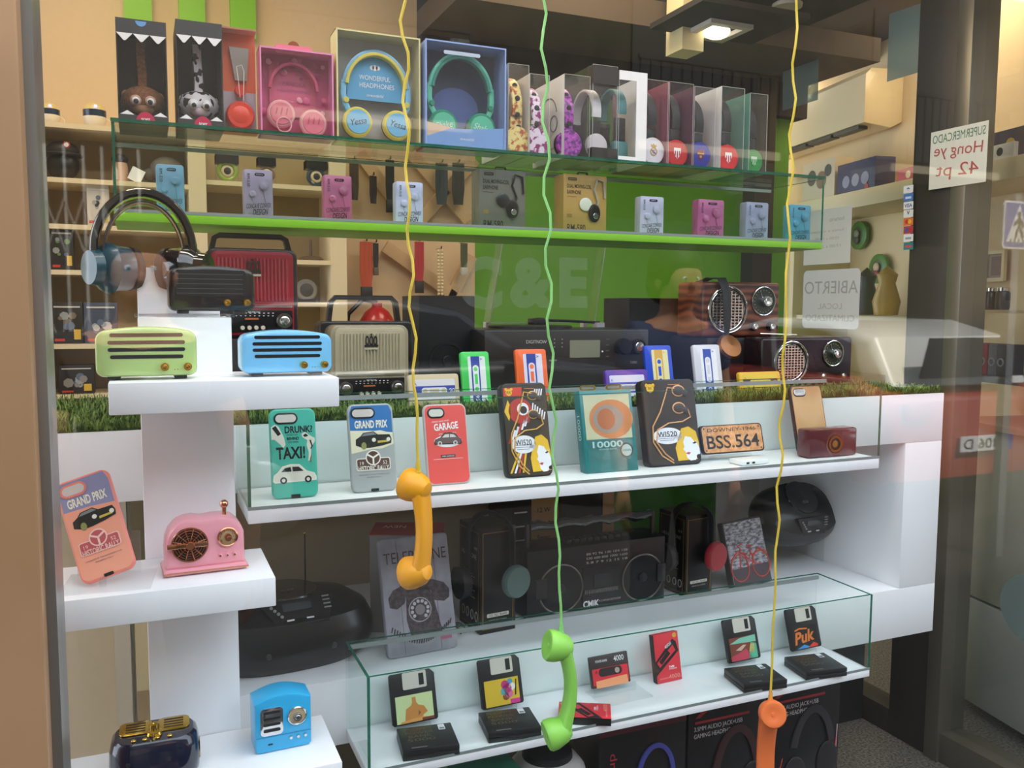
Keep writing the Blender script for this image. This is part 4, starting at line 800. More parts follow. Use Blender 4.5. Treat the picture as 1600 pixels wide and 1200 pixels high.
# teal headphones
t, x, w, h = win_box('clear box with blue lower flap and mint green headphones', 664, 791, 68, Yt-.01, .07, '#33405f', '#8fa6dc')
a = M(); lb = mat('#7ea5dc', .45); a.plate([(-w*.49, 0), (w*.49, 0), (w*.49, h*.235), (w*.1, h*.20), (-w*.2, h*.19), (-w*.49, h*.10)], .001, .003, lb); a.plate([(-w*.49, h*.10), (-w*.2, h*.18), (-w*.05, h*.185), (-w*.49, h*.24)], .003, .004, mat('#d9bba2', .5)); a.text('mrwonderful', .002, h*.10, .0006, h*.03, PAPER, w=w*.17, shear=.3); a.plate(rr(w*.45, h*.035, .003, -w*.05, h*.90), .001, .002, mat('#c4d3e6', .4)); a.plate(circ(w*.30, -w*.02, h*.45, 20, ry=h*.2), .064, .066, mat('#4a5f9a', .5)); a.build('flap', t)
M().plate(rr(w*.24, .018, .004, -w*.04, h+.006), .02, .0205, CLEAR).build('hang_tab', t)
hp_flat('mint green headphones with round green cups, in the blue-flapped box', x-.002, TH+h*.55, Yt+.024, w, w*.385, w*.18, '#5cc0a4', '#2f8a78', '#58c2a0', '#178a6c', 'Shake', '#d6ece2')
def X_(px): return PX(px, Yt, TH)
wf = mat('#e8e3de', .4)
pat1 = noisemat('yellow_flower_print', '#b5542c', '#ead98c', 90, .5, lo=.42, hi=.52); pat2 = noisemat('magenta_camouflage', '#8c1f6a', '#e4d6e6', 70, .5, lo=.45, hi=.5); pat3 = noisemat('purple_sparkle', '#5a1270', '#c04fc0', 120, .4, lo=.4, hi=.6)
def hgt(px, top): return at(px, top, Y=Yt).z-TH
H_ = hgt(808, 100)
clear_box('clear box with a white side, around the yellow flower-print headphones', X_(793), X_(826), Yt, H_, .16, '#e8e3de', '#e8e3de'); hp_side('headphones printed with yellow and orange flowers, studded band', (X_(794)+X_(825))/2+.004, Yt+.012, TH, H_-.016, .030, '#c9a24a', '#c9a24a', None, pat1, studs=True, cupmat=pat1)
H_ = hgt(840, 116); clear_box('clear box with a white side, around the magenta camouflage headphones', X_(826.5), X_(858), Yt, H_, .16, '#e8e3de', '#e8e3de'); hp_side('headphones in magenta and white camouflage with studded band', (X_(829)+X_(856))/2, Yt+.012, TH, H_-.016, .030, '#a02f7a', '#a02f7a', None, pat2, studs=True, cupmat=pat2)
H_ = hgt(890, 116); x0, x1 = X_(880), X_(921); clear_box('clear box with white side showing a headphone outline, purple headphones inside', x0, x1, Yt, H_, .17, '#dcdad8', '#9a9a9a'); hp_side('sparkling purple headphones with studded band', x0+.022, Yt+.014, TH, H_-.016, .032, '#7a2a8a', '#7a2a8a', None, pat3, studs=True, cupmat=pat3)
sd = M(); T = Matrix.Translation((x0-.0008, Yt+.08, TH)) @ Matrix.Rotation(-PI/2, 4, 'Z'); ln = mat('#6b6668', .5)
sd.tube(arc(.045, 10, 170, 16, 0, H_*.55), .0012, ln, 4, T=T); sd.tube(arc(.018, 0, 360, 14, -.038, H_*.46), .001, ln, 4, T=T); sd.tube(arc(.018, 0, 360, 14, .030, H_*.46), .001, ln, 4, T=T); sd.text('stereo headphones', .02, H_*.16, 0, .006, ln, w=.05, T=T); sd.plate(rect(-.01, .02, H_*.08, H_*.12), -.0003, 0, ln, T=T)
o = sd.build('side_print', None); o.parent = [q for q in COL.objects if q.get('label', '').startswith('clear box with white side showing')][0]; o.matrix_parent_inverse = Matrix.Translation(o.parent.location).inverted()
H_ = hgt(945, 103); x0, x1 = X_(923), X_(962)
t = clear_box('black-capped clear box around the white headphones', x0, x1, Yt-.004, H_, .15, None, '#262220'); g = M(); w = x1-x0; dk = mat('#2b2623', .5); g.box(-w/2, w/2, -.002, .02, H_*.80, H_*.985, dk).box(-w/2, w/2, -.002, .02, 0, H_*.14, dk); g.build('black_cap', t)
hp_side('white headphones with a wide glossy band in the black-capped box', (x0+x1)/2-.004, Yt+.026, TH, H_-.05, .028, '#e6e2e6', '#d9d4d8', lift=.012, d=.11)
H_ = hgt(975, 112); x0, x1 = X_(963), X_(1006); t = clear_box('white-framed box open at the front around the teal headphones', x0, x1, Yt-.006, H_, .13, None, None)
w = x1-x0; g = M(); wh = mat('#efedee', .4); g.box(w*.12, w/2, -.003, -.001, 0, H_, wh).box(-w/2, w*.12, -.003, -.001, H_*.90, H_, wh).box(-w/2, w*.12, -.003, -.001, 0, H_*.07, wh).box(w/2-.001, w/2, 0, .13, 0, H_, wh); g.build('white_frame', t)
hp_side('teal headphones with a squared ear cup in the white-framed box', x0+w*.33, Yt+.018, TH, H_-.03, .026, '#4d8d92', '#3f8286', square=True, d=.10)
foot = ((1006, 1040, 126, None, '#e6e4ea', '#e9e7ee', crest_round, 'white cup with a gold crest, headphones left of the red pair', '#7a2f48'),
        (1041, 1079, 130, '#a03a5c', '#c8202c', '#cf2430', crest_shield('#f0f0f2', '#c02030'), 'red cup with a white striped shield, headphones next to the blue pair', '#b04a28'),
        (1080, 1113, 137, '#6a2a52', '#1e2a8a', '#2330a0', crest_shield('#8c1c3c', '#2a3a9a', True, True), 'blue cup with a gold and maroon shield, headphones', '#6a1830'),
        (1122, 1158, 137, '#e6e3e2', '#d4202a', '#d8242c', crest_shield('#f2eef0', '#d0202a'), 'red cup with a white shield, headphones near the right end', '#ece8e6'),
        (1166, 1194, 147, '#5a8f80', '#1f8a3c', '#1f9244', crest_shield('#bfe2c4', '#1f8a3c'), 'green cup headphones at the right end of the glass top', '#2f8f5a'))
for a_, b_, tp, side, _, cc, cr, l, bk in foot:
    H_ = hgt((a_+b_)/2, tp); clear_box('clear box around the '+l.split(' headphones')[0].split(', headphones')[0]+' headphones', X_(a_), X_(b_), Yt-.006, H_, .16, side, bk)
    hp_side(l, (X_(a_)+X_(b_))/2+.001, Yt+.012, TH, H_-.012, .032 if b_-a_ > 30 else .029, '#1b1718', cc, cr)
# ---------------------------------------------------------------- on the console top
ZC = Z_CON+.006
# cream radio with black radio behind it
t, w, h = vintage_radio(518, 640, 508, 1.78, ZC, '#b3a98c', '#9c9276', 'cream retro radio with ribbed grille and crown badge beside the blue speaker')
# tall carton carrying the red radio
x, w, h = span(325, 467, 385, 1.80, ZC)
tag(M().box(x-.085, x+.09, 1.79, 1.90, ZC, ZC+.135, mat('#26211f', .5), .001).build('radio_riser'), 'dark carton raised behind the white column, under the red radio', 'box')
zr = ZC+.136
t, w, h = vintage_radio(325, 467, 388, 1.80, zr, '#9c1426', '#241518', 'dark red retro radio with crown badge and black case')
handle_on(t, w, h, w*.86, .026, mat('#2a2220', .35), h)
# black radio behind the cream one, handle up
x, w, h = span(505, 642, 502, 1.88, ZC); t = thing('vintage_radio', 'black retro radio with raised handle standing behind the cream radio', 'radio', (x, 1.88, ZC)); M().plate(rr(w*1.05, h, .012, 0, h/2), 0, .07, mat('#171415', .3, coat=.3), .004).build('cabinet', t); handle_on(t, w, h, w*.80, .052, mat('#38322e', .35), h)
# dark speaker cabinet left of the turntable
def cabinet(px0, px1, top, Y, label, dd=.14, woofer=True):
    x, w, h = span(px0, px1, top, Y, ZC); t = thing('speaker_cabinet', label, 'speaker', (x, Y, ZC)); M().box(-w/2, w/2, .0, dd, 0, h, mat('#131214', .55), .002).build('cabinet', t)
    if woofer:
        k = M(); k.ring(circ(w*.33, 0, h*.32, 30), circ(w*.29, 0, h*.32, 30), -.003, 0, mat('#211f21', .4)); k.knob(0, h*.32, 0, w*.1, .006, mat('#242225', .4)); k.build('woofer', t)
cabinet(655, 742, 462, 1.93, 'black box loudspeaker with round woofer left of the turntable')
cabinet(981, 1095, 466, 2.02, 'plain black loudspeaker right of the turntable', woofer=False)
# turntable
x, w, h = span(757, 1012, 515, 1.84, ZC); t = thing('turntable', 'black turntable music centre with open clear lid and front knobs', 'turntable', (x, 1.84, ZC)); D = .26
bd = mat('#2e2a29', .35); M().box(-w/2, w/2, 0, D, .01, h, bd, .004).build('cabinet', t)
def fx(px): return PX(px, 1.84, ZC+.08)-x
def fz(py, px=900): return at(px, py, Y=1.84).z-ZC
a = M(); y = -.0008
a.plate(rr(fx(937)-fx(890), .042, .002, (fx(937)+fx(890))/2, fz(545, 913)), y, 0, mat('#82836f', .3)); a.text('DIGITNOW', fx(838), fz(534, 838), y, .008, mat('#c6c2be', .4), w=fx(853)-fx(821)); a.plate(rect(fx(878), fx(958), fz(574), fz(571)), y, 0, INK); a.plate(rect(fx(878), fx(958), fz(579), fz(577)), y, 0, INK)
a.text('TURBO', fx(990), fz(566, 990), y, .006, mat('#b9b5b0', .4), w=.02); a.text('tape encoder', fx(864), fz(563, 864), y, .005, mat('#b9b5b0', .4), w=.02)
for px in (866, 878): 
    for k in range(3): a.plate(circ(.0014, fx(px), fz(530+k*6, px), 8), y, 0, mat('#a8a49f', .4))
for k in range(4): a.plate(rr(.009, .003, .001, fx(949), fz(530+k*9, 949)), y, 0, mat('#55504c', .4))
a.plate(circ(.0022, fx(941), fz(549, 941), 10), y, 0, PAPER); a.build('front_panel_print', t)
for px, r, capm in ((971, .020, None), (992, .019, CHROME)):
    M().knob(fx(px), fz(541, px), -.0005, r, .022, mat('#1a1819', .3), capm).build('knob', t)
for px in (760, 1005): M().box(fx(px)-.006, fx(px)+.006, .02, .2, 0, .010, MATTE).build('foot', t)
M().lathe([(.105, 0), (.105, .006), (.1, .008), (0, .008)], mat('#1c1b1b', .4), Matrix.Translation((-w*.10, D*.52, h))).build('platter', t)
k = M(); k.lathe([(.02, 0), (.018, .022), (.01, .026), (0, .026)], BLACK, Matrix.Translation((w*.02, D*.75, h))); k.tube([(w*.0, .19, h+.020), (w*.18, .17, h+.018), (w*.36, .14, h+.014)], .0035, BLACK); k.box(w*.33, w*.38, .13, .155, h+.002, h+.014, mat('#c9c6d0', .3)); k.box(-w*.04, w*.06, .17, .21, h+.008, h+.024, BLACK, .003); k.build('tone_arm', t)
tp = at(788, 372, Y=2.10); bt = at(757, 498, Y=2.10)
# the lid stands open: a clear five-sided cover hinged at the rear
X0, X1 = PX(757, 2.08, ZC+.15)-x, PX(915, 2.08, ZC+.15)-x+.01; Hh = at(860, 372, Y=2.13).z-ZC-h
lid = M(); T = Matrix.Translation((0, D-.01, h+.006)) @ Matrix.Rotation(R_(-8), 4, 'X') ; s_ = .045; sh_ = Matrix(((1, 0, .22, 0), (0, 1, 0, 0), (0, 0, 1, 0), (0, 0, 0, 1)))
T = T @ sh_; lid.box(X0, X1, 0, .003, 0, Hh, ACRYL, T=T)
for bx in ((X0, X0+.003, -s_, 0, 0, Hh), (X1-.003, X1, -s_, 0, 0, Hh), (X0, X1, -s_, 0, Hh-.003, Hh)): lid.box(*bx, ACRYL, T=T)
ed = mat('#c9cfc9', .2); lid.ring(rect(X0, X1, 0, Hh), rect(X0+.002, X1-.002, .002, Hh-.002), -s_-.001, -s_, ed, T=T); lid.build('clear_lid', t, label='clear open lid')
for px in (X0+.01, X1-.01): M().box(px-.006, px+.006, D-.02, D, h-.002, h+.014, mat('#d8d6d2', .3)).build('hinge', t)
# wooden radios
wood = noisemat('walnut', '#4a2014', '#8a4a30', 9, .3, 'wave', (.6, 1, 1.6), .1, .95); darkw = noisemat('dark_lacquer', '#231418', '#33202a', 6, .25)
def wood_radio(px0, px1, top, bot, Y, z0, m, label):
    x, w, _ = span(px0, px1, top, Y, z0); h = at((px0+px1)/2, top, Y=Y).z-z0; t = thing('wooden_radio', label, 'radio', (x, Y, z0)); h = max(h, .05)
    M().box(-w/2, w/2, 0, .12, 0, h, m, .008, 3).build('cabinet', t)
    r = h*.43; cx = -w*.20; cz = h*.50; g = M(); g.plate(circ(r*.86, cx, cz, 30), -.001, .001, mat('#1b1412', .6))
    sil = mat('#d9c8bc', .25, .8, var=.1); nn = 13
    for i in range(nn):
        zz = -r*.76+2*r*.76*i/(nn-1); L = math.sqrt(max(0, (r*.8)**2-zz*zz)); g.box(cx-L, cx+L, -.0035, -.002, cz+zz-.0011, cz+zz+.0011, sil)
    for i in range(9):
        xx = -r*.74+2*r*.74*i/8; L = math.sqrt(max(0, (r*.8)**2-xx*xx)); g.box(cx+xx-.0014, cx+xx+.0014, -.004, -.002, cz-L, cz+L, sil)
    sg_ = g.build('speaker_grille', t); q = M()
    q.tube([(p[0], -.004, p[2]) for p in arc(r*.97, 0, 360, 36, cx, cz)][:-1], .0028, CHROME, 8, closed=True); q.tube([(p[0], -.001, p[2]) for p in arc(r*.86, 0, 360, 36, cx, cz)][:-1], .0016, CHROME, 6, closed=True); q.build('chrome_ring', sg_)
    d = M(); r2 = h*.26; dx = w*.27; dz = h*.66; d.plate(circ(r2, dx, dz, 28), -.002, .001, mat('#2a2c22', .3)); d.tube([(p[0], -.003, p[2]) for p in arc(r2, 0, 360, 30, dx, dz)][:-1], .0022, CHROME, 8, closed=True)
    for i in range(20): a_ = R_(i*18); d.plate(circ(.0013, dx+r2*.78*math.cos(a_), dz+r2*.78*math.sin(a_), 6), -.0026, -.002, mat('#8fa05a', .4))
    d.tube([(dx, -.0035, dz), (dx-r2*.35, -.0035, dz+r2*.75)], .0008, CHROME, 5); td_ = d.build('tuning_dial', t); M().knob(dx+r2*.1, dz, -.002, r2*.38, .016, CHROME, CHROME).build('tuning_knob', td_)
    for k_ in (.14, .37): M().knob(w*k_, h*.20, 0, h*.085, .014, mat('#55504e', .25, .9), CHROME).build('knob', t)
    return t, x, w, h
xr, w, h = span(1190, 1330, 525, 1.74, ZC)
tag(M().box(PX(1100, 1.86, ZC+.1), PX(1186, 1.86, ZC+.1), 1.845, 2.02, ZC, at(1160, 527, Y=1.85).z-.001, mat('#201c1f', .5), .002).build('radio_riser'), 'dark box under the brown wooden radio', 'box')
t, x2, w2, h2 = wood_radio(1098, 1217, 441, 526, 1.85, at(1160, 527, Y=1.85).z, wood, 'brown wood-grain radio with round grille, raised behind the dark one')
t3, x3, w3, h3 = wood_radio(1190, 1330, 527, 605, 1.77, ZC, darkw, 'dark lacquered radio with round grille behind the yellow cassette case')
k = M(); k.tube([(w3*-.05, .03, h3+.006), (-w3*.45, .03, h3+.010)], .0015, CHROME, 5); k.build('aerial', t3)
# black headphones with a copper cup hanging over the brown radio
zt = at(1130, 436, Y=1.82).z; p = at(1135, 436, Y=1.83); q = thing('headphones', 'black headphones with copper ear cup hanging over the brown radio', 'headphones', (p.x, 1.835, p.z))
zb = at(1130, 545, Y=1.82).z-p.z
k = M(); k.strip([(-.012, .10, -.008), (-.010, .05, .004), (-.002, .012, .002), (.002, -.004, -.03), (.002, -.010, zb*.55), (0, -.012, zb*.85)], [.03, .03, .03, .026, .024, .012], .003, MATTE, up=(1, 0, 0)); k.build('headband', q)
T = Matrix.Translation((.002, -.020, zb*.98)) @ Matrix.Rotation(R_(62), 4, 'X'); M().lathe([(.030, -.012), (.034, -.004), (.035, .004), (.030, .010), (.0, .013)], mat('#8a5a34', .3, .8), T).build('ear_cup', q, label='copper ear cup')
# teal glossy headphones over the white column
p = at(225, 300, Y=1.47); zc = at(225, 415, Y=1.47).z; zcol = 1.562
q = thing('headphones', 'large glossy black headphones with a teal ear cup on top of the white column', 'headphones', (p.x, 1.50, zcol))
hh = p.z-zcol; c0 = hh-.09; gl = mat('#1a1513', .12, coat=.8); k = M()
k.strip([(.072*math.cos(R_(a_))-.002, 0, c0+.092*math.sin(R_(a_))) for a_ in range(-20, 205, 9)], .046, .012, gl); k.strip([(.058*math.cos(R_(a_))-.002, -.002, c0-.006+.082*math.sin(R_(a_))) for a_ in range(0, 182, 9)], .05, .004, gl); k.build('headband', q)
ex = at(172, 418, Y=1.47); ez = ex.z-zcol; tc = mat('#17424f', .3, coat=.2)
for s, xx in ((-1, ex.x-p.x), (1, .062)):
    T = Matrix.Translation((xx, -.004, ez)) @ Matrix.Rotation(R_(62*s), 4, 'Z') @ Matrix.Rotation(PI/2, 4, 'X')
    e = M(); e.lathe([(.026, -.030), (.034, -.026), (.036, -.004), (.040, .002), (.036, .012), (.028, .020), (.026, .034), (0, .036)], tc if s < 0 else gl, T); e.lathe([(.033, -.040), (.035, -.03), (.028, -.026)], mat('#161314', .6), T); e.build('ear_cup', q, label='teal ear cup' if s < 0 else None)
# cassette cases standing in the grass
cassette_case('beige cassette-print phone case lying sideways, stamped 90', 640, 720, 585, 1.66, ZC-.002, '#c9b893', '#2c3fa0', '#dcd9dc', False)
cassette_case('bright green cassette-print phone case', 725, 770, 550, 1.67, ZC-.006, '#45cf5c', '#24409c', '#dfe8e6', rz=0)
cassette_case('orange cassette-print phone case behind the colourful earphone box', 811, 860, 546, 1.67, ZC-.006, '#f0682a', '#24409c', '#dcd8ea')
cassette_case('purple cassette-print phone case lying sideways', 950, 1016, 578, 1.64, ZC-.012, '#53219a', '#3350c0', '#dcd9ec', False)
cassette_case('royal blue cassette-print phone case with yellow label', 1014, 1056, 540, 1.70, ZC-.006, '#1f49c8', '#d9a83c', '#e6dca0')
cassette_case('white cassette-print phone case with blue stripe', 1090, 1132, 539, 1.71, ZC-.006, '#dbd9e2', '#2c49a8', '#f0eff4')
cassette_case('yellow cassette-print phone case lying sideways under the right yellow cord', 1157, 1222, 581, 1.70, ZC-.002, '#e0b32c', '#40382c', '#e6c94e', False, txt='60')

# ---------------------------------------------------------------- on the steps
# pink retro radio
x, w, h = span(256, 386, 797, 1.265, 1.129); w *= .97; t = thing('pink_retro_radio', 'pink rounded retro radio with rose-gold grille on the middle white step', 'radio', (x, 1.255, 1.1295), rz=3)
pk = mat('#f0a2ae', .3, coat=.3, var=.01); hb = h*.93
P = [(w*a_, hb*b_) for a_, b_ in ((-.49,.10),(-.49,.45),(-.475,.62),(-.43,.76),(-.35,.88),(-.25,.94),(-.14,.955),(-.06,.93),(.0,.925),(.1,.94),(.25,.94),(.36,.90),(.44,.80),(.485,.66),(.49,.5),(.49,.10))]
M().plate(P[::-1], 0, .05, pk, .006).build('body', t); b = M(); b.plate(rr(w*1.04, hb*.10, .004, 0, hb*.07), -.005, .055, pk, .002); b.plate(rr(w*1.05, hb*.025, .001, 0, hb*.055), -.006, .056, ROSE); b.build('base_trim', t)
g = M(); cx, cz, r = -w*.20, hb*.53, w*.215; g.plate(circ(r*.95, cx, cz, 32), -.002, .001, mat('#3a2420', .5))
for q_ in (.25, .4, .55, .7, .85, 1.0): g.tube([(p_[0], -.004, p_[2]) for p_ in arc(r*q_, 0, 360, 30, cx, cz)][:-1], .0007 if q_ < 1 else .0016, ROSE, 5, closed=True)
for i in range(12): a_ = R_(i*30+15); g.tube([(cx, -.004, cz), (cx+r*math.cos(a_), -.004, cz+r*math.sin(a_))], .0005, ROSE, 4)
g.box(cx-r*1.28, cx+r*.98, -.0075, -.004, cz-.0035, cz+.0035, ROSE, .001); g.knob(cx, cz, -.006, r*.26, .006, ROSE); g.build('speaker_grille', t, label='rose-gold speaker grille')
d = M(); d.plate(circ(w*.115, w*.27, hb*.60, 26), -.002, .001, mat('#b89a74', .4)); d.tube([(p_[0], -.003, p_[2]) for p_ in arc(w*.118, 0, 360, 26, w*.27, hb*.60)][:-1], .0014, ROSE, 6, closed=True)
for i in range(9): d.text(str(6+i), w*(.27+.09*math.cos(R_(210-30*i))), hb*.60+w*.09*math.sin(R_(210-30*i)), -.0024, .004, mat('#5a3a2a', .5))
d.build('tuning_dial', t); M().knob(w*.27, hb*.60, -.002, w*.045, .010, ROSE, ROSE).build('tuning_knob', t)
for k_ in (.17, .26, .35): M().knob(w*k_, hb*.28, 0, w*.024, .005, pk, ROSE).build('button', t)
k = M(); k.ball((w*.26, .02, hb+.010), .006, ROSE); k.tube([(w*.26, .02, hb*.9), (w*.26, .02, hb+.006)], .003, ROSE); k.build('top_knob', t)
# peach case on acrylic stand
p = at(160, 885, Z=1.129+.02); t, b, w, h = phone_case('peach_rally_phone_case', 'peach GRAND PRIX phone case leaning on a clear stand at far left', 98, 205, 768, 1.27, 1.15, '#f3a488', lean=28, cut=0, w=.071, h=.145, side='#ef8a7c')
pb = at(182, 905, Y=1.245); t.location = (pb.x-.008, 1.245, 1.142); t.rotation_euler = (R_(-24), R_(-18), R_(-6))
b.build('shell', t); grand_prix(t, w, h, '#8f8fb4', '#f3a488', '#e98476', True)
t = thing('acrylic_phone_stand', 'clear acrylic stand under the peach phone case', 'stand', (pb.x-.015, 1.245, 1.1295), rz=-6); M().box(-.05, .06, -.03, .06, 0, .002, ACRYL).box(-.004, .004, -.012, -.006, .002, .014, ACRYL).box(-.04, .04, .048, .051, .002, .06, ACRYL).build('plate', t)
# navy radio on the bottom step
zs = .8455; x, w, h = span(176, 312, 1112, 1.235, zs); p = at(243, 1196, Y=1.205)
t = thing('navy_speaker', 'glossy navy speaker with gold top grilles on the bottom white step', 'speaker', (PX(243, 1.25, zs+.03), 1.27, zs), rz=-2)
nv = mat('#171a30', .12, coat=.6, var=.01); w = .118; dp = .078; b = M(); P = rr(w, dp, .03, 0, 0, 8); vs = []; fs = []; n = len(P); lv = ((.90, .0), (.98, .008), (1.0, .025), (.985, .045), (.93, .058), (.86, .062))
for s, z in lv: vs += [(a_*s, b_*s, z) for a_, b_ in P]
for k_ in range(len(lv)-1):
    for i in range(n): j = (i+1) % n; fs.append((k_*n+i, k_*n+j, (k_+1)*n+j, (k_+1)*n+i))
fs += [tuple(range(n-1, -1, -1)), tuple(range((len(lv)-1)*n, len(lv)*n))]; b.add(vs, fs, nv); b.build('body', t)
T = Matrix.Translation((0, 0, .0625)) @ Matrix.Rotation(-PI/2, 4, 'X')
for s in (-1, 1):
    g = M(); g.plate(rr(w*.36, dp*.52, .010, s*w*.21, .012, 5), -.0015, 0, GOLD, .0006, T=T)
    for i in range(4): g.plate(rr(w*.22, .0028, .0012, s*w*.21, -.000+i*.008), -.002, -.0015, mat('#3a2a12', .5), T=T)
    g.build('gold_grille', t)
k = M(); k.lathe([(.011, 0), (.010, .004), (.0065, .006), (.0065, .014), (.003, .016), (0, .016)], GOLD, Matrix.Translation((0, -.010, .0625))); k.build('gold_knob', t)
for i, xx in enumerate((-.026, -.012, .004, .020)): M().ball((xx, -.026, .0635), .0034, GOLD, sz=.6).build('button', t)
k = M()
for xx in (-.033, .018):
    for zz in (.012, .036): k.knob(xx, zz, -dp*.475, .003, .002, MATTE)
k.build('screw_feet', t); M().box(w*.495, w*.502, -.014, .004, .018, .042, GOLD, .003).build('side_clasp', t)
# light blue radio
x, w, h = span(398, 489, 1079, 1.265, zs); w *= .97; t = thing('blue_retro_speaker', 'small bright blue retro speaker with chrome grille on the bottom step', 'speaker', (x, 1.265, zs), rz=2)
cb = mat('#2fabe0', .3, coat=.3, var=.01); P = [(-w/2, 0.002), (w/2, .002), (w/2, h*.80)]+[(w/2-w*i/12, h*(.80+.13*math.sin(PI*i/12))) for i in range(13)]+[(-w/2, h*.80)]
P2 = rr(w, h*.3, .005, 0, h*.15)
Q = [(-w/2+.004, 0), (w/2-.004, 0), (w/2, .004)]+[(w/2-w*i/14, h*(.83+.11*math.sin(PI*i/14))) for i in range(15)]+[(-w/2, .004)]
M().plate(Q, 0, .05, cb, .004).build('body', t); g = M(); g.plate(rr(w*.40, h*.46, .006, -w*.21, h*.52), -.0015, 0, CHROME, .0006)
for i in range(4): g.plate(rr(w*.30, h*.045, .002, -w*.21, h*(.38+.10*i)), -.0025, -.0015, mat('#1a1c20', .4))
g.build('speaker_grille', t, label='chrome speaker grille'); d = M(); d.plate(circ(w*.155, w*.24, h*.55, 24), -.002, 0, mat('#a89878', .4)); d.tube([(p_[0], -.002, p_[2]) for p_ in arc(w*.16, 0, 360, 24, w*.24, h*.55)][:-1], .0012, CHROME, 6, closed=True); d.build('tuning_dial', t); M().knob(w*.24, h*.54, -.002, w*.075, .006, CHROME, CHROME).build('tuning_knob', t)
for k_ in (.12, .25, .38): M().knob(w*k_, h*.20, 0, w*.03, .004, CHROME).build('button', t)
M().plate(rect(-w*.49, w*.49, h*.265, h*.27), -.0006, 0, mat('#1c7fae', .4)).plate(rect(-w*.28, -w*.2, h*.13, h*.15), -.0008, 0, INK).build('seam_line', t)
# white edge of lower console with open dark gap below is part of the console

# ---------------------------------------------------------------- on the lower console shelf
ZL = Z_CLO+.0006
def oval_boombox(loc, w, d, h, label, rz, accent=False, tilt=0, kind='left'):
    t = thing('cd_boombox', label, 'boombox', loc, rz=rz); t.rotation_euler = (R_(tilt), 0, R_(rz)); bk = mat('#0a090a', .36, coat=.15, var=.02)
    vs = []; fs = []; n = 40; lv = ((.80, 0), (.93, .12), (1.0, .36), (.985, .55), (.90, .78), (.72, .93), (.45, 1.0))
    for s, z in lv:
        for i in range(n):
            a_ = 2*PI*i/n; c_, s_2 = math.cos(a_), math.sin(a_); xx = math.copysign(abs(c_)**.75, c_)*w/2*s; yy = math.copysign(abs(s_2)**.85, s_2)*d/2*s
            vs.append((xx, yy+ (d*.06 if z > .9 else 0), z*h))
    for k_ in range(len(lv)-1):
        for i in range(n): j = (i+1) % n; fs.append((k_*n+i, k_*n+j, (k_+1)*n+j, (k_+1)*n+i))
    fs += [tuple(range(n-1, -1, -1)), tuple(range((len(lv)-1)*n, len(lv)*n))]
    b = M(); b.add(vs, fs, bk); b.build('body', t)
    T = Matrix.Translation((0, -d*.31, h*.90)) @ Matrix.Rotation(R_(-48), 4, 'X'); lg = mat('#9a9896', .4)
    p_ = M(); p_.plate([(-w*.20, d*.10), (w*.22, d*.10), (w*.16, -d*.17), (-w*.12, -d*.17)], -.006, .004, mat('#1c1a1b', .3), T=T); p_.plate(rr(w*.16, d*.075, .002, .0, d*.02), -.0075, -.006, mat('#4b4b4e', .25), T=T)
    for i in range(4): p_.plate(circ(w*.010, -w*.14+w*.016*i, d*.04-d*.035*i, 8), -.0075, -.006, lg, T=T)
    for i in range(4): p_.plate(rect(w*.15, w*.19, d*(.08-.04*i), d*(.092-.04*i)), -.0075, -.006, lg, T=T)
    for xx in (-w*.05, w*.06): p_.plate(rect(xx-w*.02, xx+w*.02, -d*.12, -d*.105), -.0075, -.006, PAPER, T=T)
    p_.build('control_panel', t); c = M(); c.lathe([(w*.19, 0), (w*.185, .004), (0, .006)], mat('#1b191a', .18, coat=.7), Matrix.Translation((0, d*.12, h*.995)))
    T2 = Matrix.Translation((0, d*.02, h*1.003+.006)) @ Matrix.Rotation(-PI/2, 4, 'X'); c.text('CD', 0, 0, -.001, w*.028, lg, T=T2, w=w*.07); c.build('cd_lid', t)
    if accent: M().tube([(w*(-.13+.28*i/12), -d*(.16+.09*math.sin(PI*i/12)), h*(.965-.075*math.sin(PI*i/12))) for i in range(13)], .0022, mat('#b32a38', .35), 6).build('red_trim_line', t)
    for s in (-1, 1):
        M().ball((s*w*.18, -d*.475, h*.36), w*.020, mat('#3b3a3c', .3), sy=.4).build('front_button', t)
    return t
x, w, _ = span(372, 577, 905, 1.72, ZL+.06)
t = oval_boombox((PX(452, 1.69, ZL+.06), 1.70, ZL), .34, .205, .125, 'black oval CD boombox with aerial on the lower shelf beside the column', 6)
a1 = at(477, 908, Y=1.76); a2 = at(476, 833, Y=1.76); k = M(); k.tube([a1-Vector((0, 0, .02)), a1.lerp(a2, .55), a2], [.0022, .0016, .0012], mat('#3a3028', .3, .6), 6); k.ball(a2, .0026, GOLD)
o = k.build('aerial'); o.parent = t; bpy.context.view_layer.update(); o.matrix_parent_inverse = t.matrix_world.inverted()
# telephone box with printed tablet sleeve
x, w, h = span(573, 640, 842, 1.74, ZL); t = thing('vintage_print_box', 'white and red box standing behind the telephone-print sleeve', 'box', (PX(625, 1.74, ZL+.2), 1.735, ZL), rz=-22)
h = at(600, 835, Y=1.75).z-ZL; M().box(-.065, .085, -.0, .10, 0, h, mat('#9a9590', .5), .001).box(-.066, .086, -.001, .101, h-.001, h+.001, mat('#a83a32', .5)).build('carton', t)
a = M(); T = Matrix.Translation((-.066, .05, 0)) @ Matrix.Rotation(-PI/2, 4, 'Z'); a.text('N.I.S', 0, h*.80, -.0004, .022, INK, w=.05, T=T)
for i in range(4): a.plate(rect(-.035, .02, h*(.52-.08*i), h*(.528-.08*i)), -.0006, 0, INK, T=T)
T = Matrix.Translation((0, .05, h+.0015)) @ Matrix.Rotation(-PI/2, 4, 'X'); a.text('NEW', -.02, .01, -.0005, .022, mat('#dcc9c0', .5), w=.05, rot=180, T=T); a.build('lettering', t)
